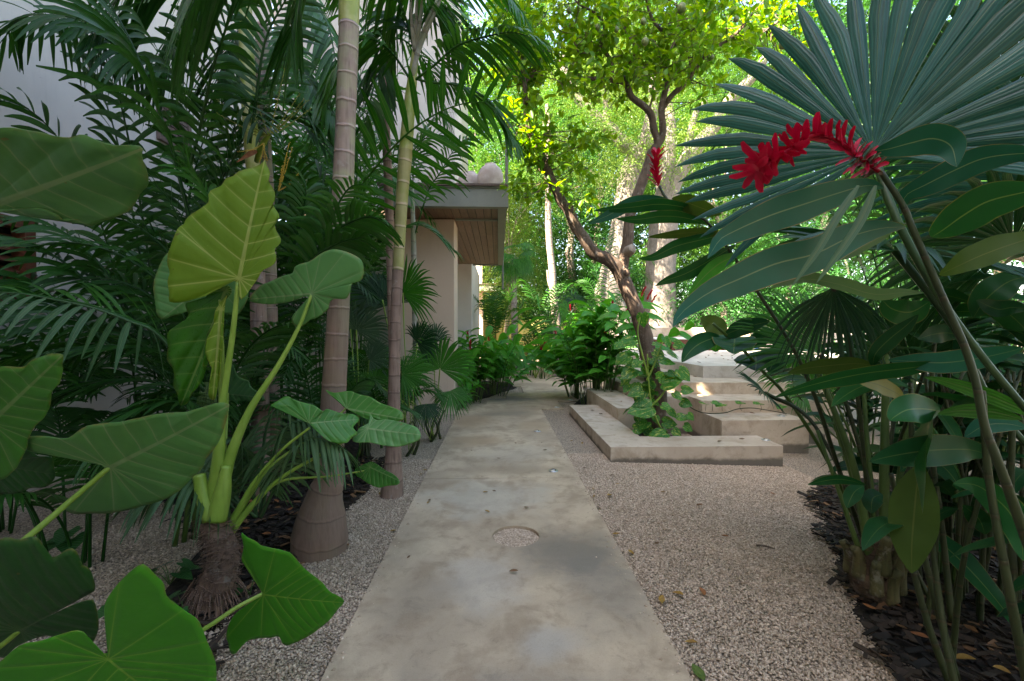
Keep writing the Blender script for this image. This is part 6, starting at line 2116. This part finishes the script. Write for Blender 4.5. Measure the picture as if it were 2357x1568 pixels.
vine = thing("pothos_vine", "variegated pothos vine climbing the citrus trunk up from the stair pit", "vine", (2.1, 6.1, 0))
for pts in ([(1130, 1560), (1085, 1480), (1040, 1370), (1020, 1250), (1010, 1120), (1005, 1000)], [(1000, 1180), (1060, 1050), (1090, 960), (1120, 900)], [(1030, 1350), (1100, 1280), (1160, 1180)],
            [(1010, 1150), (970, 1000), (940, 860), (955, 760)], [(1085, 1490), (1180, 1590), (1240, 1620)]):
    stem(vine, "stem", pp(z7, pts, 6.02, 6.0), [.016, .012, .008], 'petiole', 8, 24)
g = np.random.default_rng(31)
for (x, y, s, tx, ty) in ((775, 60, 100, 10, 105), (975, 270, 85, 40, 90), (1060, 330, 70, 60, 20), (700, 560, 120, -110, 70), (950, 690, 150, 150, -40), (1100, 560, 110, 90, 90), (760, 750, 90, -110, 40),
                          (850, 900, 130, -190, 40), (640, 440, 110, -90, 60), (930, 480, 110, 110, 20), (960, 1030, 100, 110, 20), (700, 1090, 80, 100, -10), (980, 1130, 90, -140, 30), (1110, 1200, 80, 60, 60),
                          (900, 620, 60, 70, -30), (1010, 920, 80, 60, 60), (1090, 980, 80, 90, 20), (1120, 850, 80, 90, 30), (790, 830, 70, -80, 50), (660, 690, 60, -50, 70), (690, 300, 90, -110, 30),
                          (600, 330, 80, -70, 40), (880, 400, 90, 80, 50), (1000, 400, 90, 90, 60), (1130, 740, 80, 90, 10), (1050, 1100, 70, 70, 60), (1150, 1060, 70, 60, 40), (820, 1030, 70, -60, 60),
                          (950, 880, 70, 80, 30), (1060, 770, 70, 60, 60), (870, 330, 70, 70, 10), (750, 480, 80, -60, 60), (720, 690, 70, 40, 70), (1180, 960, 60, 50, 50), (1000, 580, 70, 60, 40)):
    dpt = 5.98 + g.uniform(-.14, .08)
    S3 = pv(*w3(x, y), dpt)
    T3 = pv(*w3(x + tx, y + ty), dpt - g.uniform(.0, .08))
    L = np.linalg.norm(T3 - S3)
    sc = s / 2.619 / 1.4856 * dpt / FPX * 1.15
    nr = unit(TOC((1480, 900, 6)) * .8 + UP * g.uniform(.3, .9) + g.normal(0, .25, 3))
    heart(vine, S3, T3 - S3, nr, max(L, sc) * 1.12, g.uniform(.9, 1.05))
for k in range(62):
    zz = g.uniform(.05, 1.25)
    i = int(np.clip(zz / 1.5 * 12, 0, 11))
    ctr = np.array([2.12 - .13 * zz, 6.28, zz])
    th = g.uniform(-3.4, .3)
    o_ = np.array([math.cos(th), math.sin(th), 0])
    S3 = ctr + o_ * g.uniform(.15, .26)
    heart(vine, S3, o_ * .6 - UP * g.uniform(.2, 1.0) + g.normal(0, .3, 3), UP * .7 + o_ * .6 + g.normal(0, .2, 3), g.uniform(.10, .18), 1.0)
vine2 = thing("pothos_vine", "thin pothos runner lying along the second step on the right", "vine", (3.2, 6.4, .345))
stem(vine2, "stem", pp(w3, [(1070, 740), (1170, 870), (1310, 945), (1500, 950), (1620, 915), (1750, 905), (1900, 925), (2065, 955)], 6.2, 6.38), [.007, .007, .005], 'cane', 7, 50)
for (x, y, tx, ty, s) in ((1345, 870, -80, -20, 80), (1490, 870, -60, 20, 85), (1665, 855, -60, 10, 75), (1830, 865, -80, 0, 80), (2030, 885, -70, 40, 70), (1400, 850, 90, 30, 60)):
    S3 = pv(*w3(x, y), 6.3)
    heart(vine2, S3, pv(*w3(x + tx, y + ty), 6.2) - S3, UP + TOC((1700, 920, 6.3)) * .35, s / 2.619 / 1.4856 * 6.3 / FPX * 1.25, 1.0)
    m = MB()
    m.tube([S3, S3 - UP * .06 + g.normal(0, .01, 3), pv(*w3(x, 930), 6.33)], [.0025, .003, .003], 8, 5)
    put(m, "petiole", G['cane'], vine2)

# ------------------------------------------------------------------ trees beyond the terrace
def X(u, Y):
    return (u - 1147) / FPX * Y


c1 = thing("tree", "thick grey tree trunk behind the terrace, left of the pair, leaning limbs sunlit", "tree", tuple(px(1425, 850, 17.5)))
c1.location.z = 0
m = MB()
m.tube(pp(None, [(1425, 860), (1422, 760)], 17.5) + pp(z7, [(745, 620), (770, 480), (800, 330), (830, 180), (850, 60)], 17.5) + pp(z3, [(860, 1330), (880, 1200), (905, 1110), (940, 1040)], 17.5), [.75, .66, .56, .50, .46, .42, .40, .38], 70, 20, noise=.035)
for pts, rad in (([(930, 1080), (900, 1010), (830, 950), (770, 880), (700, 830), (610, 740), (540, 650), (480, 560), (450, 480), (430, 380)], [.30, .28, .26, .24, .22, .19, .16, .13]),
                 ([(715, 840), (740, 740), (725, 620), (710, 500)], [.18, .15, .11]), ([(940, 1060), (985, 1000), (1010, 900), (1040, 700), (1050, 500)], [.30, .26, .2, .14])):
    m.tube(pp(z3, pts, 17.4, 16.6), rad, 50, 14, noise=.05)
put(m, "trunk", G['greybark'], c1)
crown(c1, [(X(1360, 17), 17.0, 8.8, 2.6, 2.2, 2.3, 1.0), (X(1480, 17), 16.6, 9.6, 2.2, 2.0, 2.6, .8), (X(1300, 17), 17, 12.5, 3, 2.4, 2.4, .7)], 301, 'bg2', 46, 26, 9, .11, .04, .8, .55, .7, .5)
c2 = thing("tree", "smooth grey tree trunk right of the pair, long limb slanting up to the right", "tree", tuple(px(1515, 850, 18.5)))
c2.location.z = 0
m = MB()
m.tube(pp(None, [(1508, 880)], 18.5) + pp(z7, [(1085, 820), (1090, 600), (1095, 400), (1110, 220), (1112, 80)], 18.5) + pp(z3, [(1120, 1380), (1140, 1300)], 18.5), [.88, .78, .66, .60, .58, .56, .48], 60, 22, noise=.03)
for pts, rad in (([(1140, 1330), (1180, 1210), (1250, 1100), (1340, 980), (1450, 850), (1540, 700), (1640, 590), (1720, 500), (1800, 380)], [.40, .36, .31, .28, .25, .22, .19, .15]),
                 ([(1120, 1340), (1120, 1200), (1150, 1050), (1160, 850), (1130, 600)], [.34, .30, .24, .2, .14]), ([(1250, 1110), (1280, 950), (1330, 760), (1400, 680)], [.2, .14, .1])):
    m.tube(pp(z3, pts, 18.4, 18.0), rad, 50, 14, noise=.04)
put(m, "trunk", G['greybark'], c2)
crown(c2, [(X(1700, 18), 18, 11.5, 3.4, 2.5, 2.6, 1.0), (X(1560, 18), 18, 13, 3.2, 2.5, 2.2, .8)], 302, 'bg1', 46, 26, 9, .11, .04, .8, .55)
t3 = thing("tree", "thin bent pale trunk standing at the far edge of the path crossing", "tree", (2.0, 15.4, 0))
m = MB()
m.tube([px(1281, 872, 15.4)] + pp(z7, [(412, 1100), (405, 900), (395, 780), (375, 600), (368, 450), (352, 300), (342, 150), (340, 0)], 15.4) + pp(z3, [(340, 1300), (330, 1100), (345, 900), (330, 700)], 15.4, 15.2),
       [.19, .17, .145, .13, .12, .115, .11, .10, .095, .09, .08, .06], 80, 12, noise=.05)
m.tube(pp(z7, [(375, 600), (345, 520), (335, 440)], 15.4), [.06, .05, .03], 12, 8)
put(m, "trunk", G['thinbark'], t3)
crown(t3, [(X(1265, 15), 15.2, 8.3, 1.7, 1.5, 1.8, 1.0)], 303, 'bg1', 26, 24, 9, .10, .036, .7, .5)

for k, (lb, x, y, tz, r0, ells, mt, kw) in enumerate((
        ("tall bright green tree left of the thin pale trunk, beyond the garden wall", .6, 27.0, 7, .2, [(.4, 27, 5.2, 3.2, 2.2, 3.0, 1.0), (.8, 27.5, 10.5, 3.4, 2.6, 3.4, 1.0)], 'bg1', {}),
        ("yellow-green tree behind the balcony corner, sunlit", .5, 21.5, 4.5, .12, [(.75, 21.3, 4.3, 1.0, 1.0, 1.9, .55), (.9, 21.6, 7.4, 1.6, 1.4, 1.7, .6)], 'bg2', dict(leafL=.14, leafW=.05)),
        ("tall green tree behind the balcony jars", -.8, 30.0, 8, .2, [(-.8, 30, 9, 3.5, 2.5, 4.0, 1.2), (-.5, 29, 14.5, 4, 3, 3.5, .9)], 'bg1', {}),
        ("large dark green tree behind the thin pale trunk", 4.2, 24.0, 7, .25, [(3.9, 24, 6.2, 2.8, 2.2, 3.2, 1.1), (3.6, 24, 11, 3.4, 2.4, 3.0, 1.0)], 'bg3', {}),
        ("broad green tree between the two thick trunks, far back", 8.2, 25.0, 7, .25, [(8.2, 25, 6.0, 3.0, 2.2, 3.4, 1.1), (8.0, 25, 11.5, 3.4, 2.6, 3.4, 1.0)], 'bg1', {}),
        ("tall sunlit tree top right of the citrus crown", 12.4, 25.0, 8, .25, [(12.8, 25, 6.8, 2.6, 2.2, 2.6, .9), (13.4, 25, 12.5, 3.6, 2.6, 3.6, 1.1)], 'bg1', {}),
        ("dense green tree at the far right behind the fans", 18.0, 25.0, 8, .25, [(18, 24, 5.5, 4.0, 2.6, 4.2, 1.2), (18.5, 25, 12.5, 4.0, 2.8, 4.0, 1.1)], 'bg3', {}),
        ("high pale leaved tree above the two thick trunks", 6.0, 29.0, 11, .25, [(5.6, 29, 16.2, 4.5, 2.6, 3.4, 1.1), (9.5, 29, 18.5, 4.5, 2.6, 3.2, 1.0)], 'bg2', {}),
        ("rounded shrub-like tree behind the terrace wall", 8.4, 18.2, 2.4, .09, [(8.3, 18.3, 2.8, 1.5, 1.1, 1.5, .7)], 'bg3', dict(leafL=.09)),
        ("low dark tree behind the olive wall, left part", 1.6, 28.4, 3, .1, [(1.4, 28.4, 3.4, 2.6, 1.2, 1.6, .8)], 'bg3', {}),
        ("low dark tree behind the olive wall, right part", 5.6, 22.2, 3, .1, [(5.6, 22.4, 3.0, 2.1, 1.4, 2.0, .9)], 'bg3', {}),
        ("leafy tree filling the right background over the terrace pool", 12.4, 19.0, 4, .15, [(12.4, 19.4, 3.9, 2.0, 1.6, 2.2, .9)], 'bg3', {}))):
    g = np.random.default_rng(500 + k)
    tr = [(x, y, -.1), (x + g.normal(0, .1), y, tz * .35), (x + g.normal(0, .2), y, tz * .7), (x + g.normal(0, .3), y, tz)]
    kk = dict(nclump=60, per=28, k=9, leafL=.16, leafW=.068, clr=1.0, spray=.6)
    kk.update(kw)
    tree(lb, x, y, tr, [r0 * 1.4, r0, r0 * .8, r0 * .6], ells, 400 + k, mt, 'thinbark' if k % 2 else 'greybark', **kk)

# the wood beyond the garden
wd = MB()
g = np.random.default_rng(900)
n = 44000
O = np.stack([g.uniform(-9, 34, n), g.uniform(31, 37, n), 34 * g.random(n) ** .9], 1)
O[:, 2] *= (.80 + .14 * np.sin(O[:, 0] * .9) + .1 * np.sin(O[:, 0] * 2.3 + 1))
A = g.normal(0, 1, (n, 3))
cl = .5 + .5 * np.sin(O[:, 0] * 1.7 + np.sin(O[:, 2] * 1.1) * 2) * np.sin(O[:, 2] * 1.3 + O[:, 0] * .6)
P_, D_, N_, L_, W_, r_ = sprays(g, O, A, g.uniform(.6, 1.1, n), 7, .30, .14, .5, .4, np.clip(cl * .7 + g.random(n) * .3, 0, 1))
cloud(wd, P_, D_, N_, L_, W_, r_)
tag(wd.build("woods", G['bg3'], smooth=False), "dense green wood closing the view behind the garden", "woods", kind="stuff")

# tall palms and trees closing the right side
tree("bushy tree behind the far right ginger thickets", 11.5, 9.0, [(11.5, 9, -.1), (11.5, 9, 1.5), (11.4, 9, 3.5)], [.2, .15, .12], [(11.3, 9, 3.4, 2.2, 2.6, 3.0, 1.0)], 421, 'bg3', 'thinbark', nclump=54, per=24, leafL=.14, leafW=.06, clr=.9)
tree("bushy tree right of the pool", 16.5, 14.5, [(16.5, 14.5, -.1), (16.5, 14.5, 2), (16.4, 14.5, 4)], [.2, .15, .12], [(16.2, 14.5, 4.2, 2.8, 2.6, 3.8, 1.0)], 422, 'bg3', 'thinbark', nclump=54, per=24, leafL=.16, leafW=.07, clr=1.0)
areca("tall feathery palm behind the huge blue-green fan", 4.6, 4.9, 12, 5.6, 2.3, 110, 'palm', .6, .05, 28)
areca("tall feathery palm at the right frame edge", 5.6, 3.0, 11, 5.0, 2.2, 111, 'palm', .6, .05, 28)
areca("tall feathery palm right of the staircase, fronds over the terrace", 6.3, 7.0, 12, 6.4, 2.6, 112, 'palm', .6, .05, 28)
tree("leafy tree beyond the right frame edge shading the mulch", 7.6, 2.5, [(7.6, 2.5, -.1), (7.5, 2.5, 2), (7.5, 2.4, 4)], [.2, .15, .12], [(7.4, 2.6, 5.5, 2.4, 3.2, 2.4, 1.0), (7.8, 7.0, 6.0, 2.2, 2.6, 2.4, .8)], 420, 'bg3', 'thinbark',
     nclump=50, per=26, leafL=.12, leafW=.05, clr=.9)

for k, (lb, x, y) in enumerate((("unseen leafy tree added behind the camera to block sky light, left", -1.6, -6.0), ("unseen leafy tree added behind the camera to block sky light, middle", 2.8, -7.0),
                               ("unseen leafy tree added behind the camera to block sky light, right", 7.0, -4.2))):
    tree(lb, x, y, [(x, y, -.1), (x, y, 2), (x + .2, y, 4.5)], [.25, .2, .15], [(x, y, 5.0, 3.0, 2.0, 4.2, 1.0)], 430 + k, 'bg3', 'thinbark', nclump=60, per=14, k=7, leafL=.3, leafW=.14, clr=1.2, spray=.8)  # unseen trees, added to cut the sky light from behind

# shrubby palms and fans in the middle distance
areca("young feather palm left of the thin pale trunk, spreading over the path end", 1.35, 14.6, 11, 3.0, 1.7, 91, 'palm', .42, .036, 26)
areca("feather palm in front of the far balcony", -.1, 15.4, 9, 3.3, 1.6, 92, 'palm', .42, .036, 26)
areca("low bushy palm in the round bed at the end of the path", 1.15, 15.9, 12, 1.5, .9, 93, 'palm', .32, .028, 22)
areca("feather palm below the garden wall on the right", 3.3, 17.4, 9, 2.6, 1.5, 94, 'palm', .42, .036, 24)
areca("feathery palm behind the pool at the right", 11.2, 19.2, 10, 3.2, 1.9, 95, 'palm', .5, .04, 24)
areca("feathery palm beside the terrace at the right, mostly hidden by fans", 7.2, 8.6, 10, 2.6, 1.6, 96, 'palm_dark', .45, .038, 24)
areca("drooping feather palm in front of the left thick trunk", 3.6, 14.8, 8, 4.6, 1.7, 97, 'palm', .45, .034, 26)
fp4 = thing("fan_palm", "small fan palm tree with hanging skirt of leaves behind the balcony post", "fan palm", (.65, 18.6, 0))
ringed_trunk(fp4, [(.65, 18.6, -.02), (.66, 18.6, 1.6), (.63, 18.6, 3.0), (.62, 18.6, 4.6)], [.16, .14, .13, .12], 'thinbark', rings=.12, sides=14)
g = np.random.default_rng(61)
for i in range(16):
    th = i * 2.4
    o_ = np.array([math.cos(th), math.sin(th), 0])
    el = .9 - 1.9 * (i / 15)
    hp = np.array([.62, 18.6, 4.6]) + (o_ * math.cos(el) + UP * math.sin(el)) * .5
    fan(fp4, hp, o_ * math.cos(el - .5) + UP * math.sin(el - .5), UP * .6 - o_ * el * .3 + np.array([0, -.5, 0]), .62, 22, R(200), .5, 'fan', droop=.2, tipdroop=.35,
        petiole=[hp, hp * .5 + np.array([.31, 9.3, 2.3]), np.array([.62, 18.6, 4.58])], rp=.01, pmat='petiole')
fp5 = thing("fan_palm", "broad fan palm with dark leaves behind the flowering ginger", "fan palm", (3.7, 18.2, 0))
for i in range(13):
    th = i * 2.4 + .3
    o_ = np.array([math.cos(th), math.sin(th), 0])
    el = 1.2 - 1.5 * (i / 12)
    hp = np.array([3.7, 18.2, 1.4]) + (o_ * math.cos(el) + UP * math.sin(el)) * 1.5
    fan(fp5, hp, o_ * math.cos(el - .3) + UP * math.sin(el - .3), UP * .6 + np.array([0, -.7, 0]), .9, 28, R(220), .5, 'fan_dark' if i % 2 else 'fan', droop=.15, tipdroop=.25,
        petiole=[hp, np.array([3.7, 18.2, 1.5]), np.array([3.7, 18.2, 0])], rp=.012, pmat='petiole')
# one elephant ear in the bed at the path end
e3 = thing("elephant_ear", "small blue-green elephant ear in the bed at the far path end", "elephant ear", (1.2, 14.7, 0))
for (u, v, L, ax) in ((1236, 812, .42, (-.8, -.3, -.35)), (1210, 838, .3, (-.7, -.2, -.5)), (1255, 850, .28, (.7, -.3, -.5))):
    S3 = pv(u, v, 14.4)
    o = heart(e3, S3, np.array(ax), np.array([0, -.6, 1.0]), L, 1.0, 'ear_blue')
    m = MB()
    m.tube([S3, S3 * .4 + np.array([1.2, 14.7, .3]) * .6, np.array([1.2, 14.7, 0])], [.012, .016, .022], 12, 7)
    put(m, "petiole", G['petiole'], o)

# ------------------------------------------------------------------ fallen leaves
F_ = {}
for nm, c1_, c2_ in (("brown", (.16, .075, .025), (.10, .05, .02)), ("ochre", (.32, .19, .03), (.24, .12, .02)), ("rust", (.28, .10, .03), (.2, .07, .02)), ("green", (.05, .10, .012), (.09, .12, .015))):
    F_[nm] = plain_material("fallen_leaf_" + nm, c1_, c2_, 40, .6, .2)


def on_plane(u, v, z):
    dv = CM @ Vector(((u - 1178) / FPX, -(v - 784) / FPX, -1))
    k = (z - 1.5) / dv.z
    return CAM + dv * k


protos = {}
gl = np.random.default_rng(8)


def fallen(u, v, z, col, L, where, slope=True):
    p = on_plane(u, v, z)
    gz = ground_z(p.x, p.y) if slope else z
    key = (col, int(gl.integers(0, 3)))
    if key not in protos:
        m = MB()
        t = np.linspace(0, 1, 9)
        bend, tw = gl.uniform(-.35, .35), gl.uniform(.1, .35)
        C = np.stack([t - .5, bend * (t - .5) ** 2, .12 + tw * (t - .5) ** 2 * 1.4], 1)
        m.strip(C, .46 * lance(9, .06), UP, gl.uniform(.25, .8), gl.random())
        protos[key] = m.build("fallen_leaf", F_[col])
        o = protos[key]
    else:
        o = protos[key].copy()
        COL.objects.link(o)
    o.location = (p.x, p.y, (gz if slope else z) + .003)
    o.scale = (L, L * gl.uniform(.8, 1.1), L)
    o.rotation_euler = (gl.normal(0, .15), gl.normal(0, .15), gl.uniform(0, 6.28))
    lb = {"path": "small dry {} leaf fallen on the concrete path", "gravel": "small dry {} leaf fallen on the pale gravel", "mulch": "dry {} leaf lying on the dark mulch",
          "terrace": "dry {} leaf scattered on the upper terrace", "step": "dry {} leaf lying on a stair tread", "litter": "dry {} leaf under the palms on the left"}[where].format(col)
    tag(o, lb, "fallen leaf", "%s leaves fallen on the %s" % (col, where))
    return o


for (x, y, c, l) in ((1437, 355, 'ochre', .062), (1075, 405, 'brown', .06), (1065, 420, 'ochre', .035), (1445, 478, 'ochre', .05), (1700, 453, 'brown', .06), (1620, 868, 'brown', .06), (1490, 343, 'brown', .04), (940, 770, 'brown', .03),
                     (1630, 35, 'brown', .06), (1520, 132, 'brown', .05), (1345, 80, 'brown', .03), (1800, 30, 'brown', .05), (1820, 80, 'brown', .06)):
    fallen(*y2(x, y), .014, c, l, "path", False)
y3 = conv(1700, 1500, 1.891)
for (x, y, c, l) in ((615, 330, 'ochre', .05), (625, 380, 'ochre', .05), (725, 380, 'ochre', .09), (560, 195, 'brown', .05), (770, 628, 'ochre', .06), (1028, 686, 'brown', .05), (862, 747, 'ochre', .06), (1060, 1055, 'ochre', .07),
                     (1170, 1018, 'ochre', .07), (1325, 1003, 'rust', .07), (1470, 633, 'rust', .06), (1310, 428, 'rust', .07), (1070, 350, 'ochre', .05), (1255, 1335, 'ochre', .06), (655, 455, 'brown', .06), (1300, 1535, 'green', .10),
                     (775, 300, 'ochre', .05), (740, 243, 'brown', .05), (1780, 335, 'rust', .06), (480, 20, 'ochre', .05), (550, 35, 'ochre', .06)):
    fallen(*y3(x, y), .0, c, l, "gravel")
for (x, y, c, l) in ((840, 605, 'ochre', .05), (1045, 210, 'ochre', .05), (1015, 237, 'ochre', .06), (755, 365, 'ochre', .05), (540, 700, 'rust', .05), (920, 270, 'ochre', .04)):
    fallen(*y2(x, y), .0, c, l, "gravel")
for (x, y, c, l) in ((1215, 1310, 'rust', .085), (1505, 1460, 'ochre', .085), (1740, 1515, 'ochre', .06), (1430, 1540, 'rust', .08), (890, 1120, 'rust', .07), (1040, 1085, 'rust', .08), (1190, 1020, 'brown', .08), (1270, 970, 'ochre', .05),
                     (1270, 1045, 'brown', .08), (1340, 1010, 'brown', .08), (1785, 855, 'brown', .07), (1780, 915, 'rust', .06), (660, 505, 'brown', .05), (740, 1000, 'brown', .08), (1700, 1370, 'brown', .07), (1300, 1180, 'brown', .06),
                     (1650, 1000, 'brown', .07), (1550, 1250, 'brown', .07), (1850, 1300, 'brown', .07), (1420, 1230, 'brown', .06), (1100, 1250, 'brown', .06)):
    fallen(*y4(x, y), .0, c, l, "mulch").location.z += .035
for (x, y) in ((480, 612), (925, 612), (1105, 605), (1190, 700), (1130, 725), (1050, 668), (870, 660), (830, 690), (1440, 612), (1240, 630), (740, 755), (1070, 708), (960, 640), (790, 612)):
    fallen(*w5(x, y), .905, 'brown', .085, "terrace", False).location.z += .004
for (x, y, z) in ((325, 935, .166), (400, 965, .166), (585, 855, .342), (450, 800, .342), (500, 765, .342), (1465, 1217, .166), (1665, 1195, .166), (1755, 960, .342), (1770, 625, .70), (1245, 632, .70)):
    fallen(*w3(x, y), z, 'rust' if x == 585 else 'brown', .075, "step", False).location.z += .003
for k in range(14):
    o = fallen(560 + gl.uniform(0, 110), 1180 + gl.uniform(-60, 80), 0, ['rust', 'brown'][k % 2], .07, "litter")
    o.location.z += .03
tw_ = MB()
tw_.tube([on_plane(1740, 1255, 0), on_plane(1760, 1257, -.0), on_plane(1783, 1263, 0)], [.006, .007, .004], 12, 6, noise=.2)
tag(tw_.build("twig", G['brownbark']), "short dry brown twig on the gravel at the right", "twig")
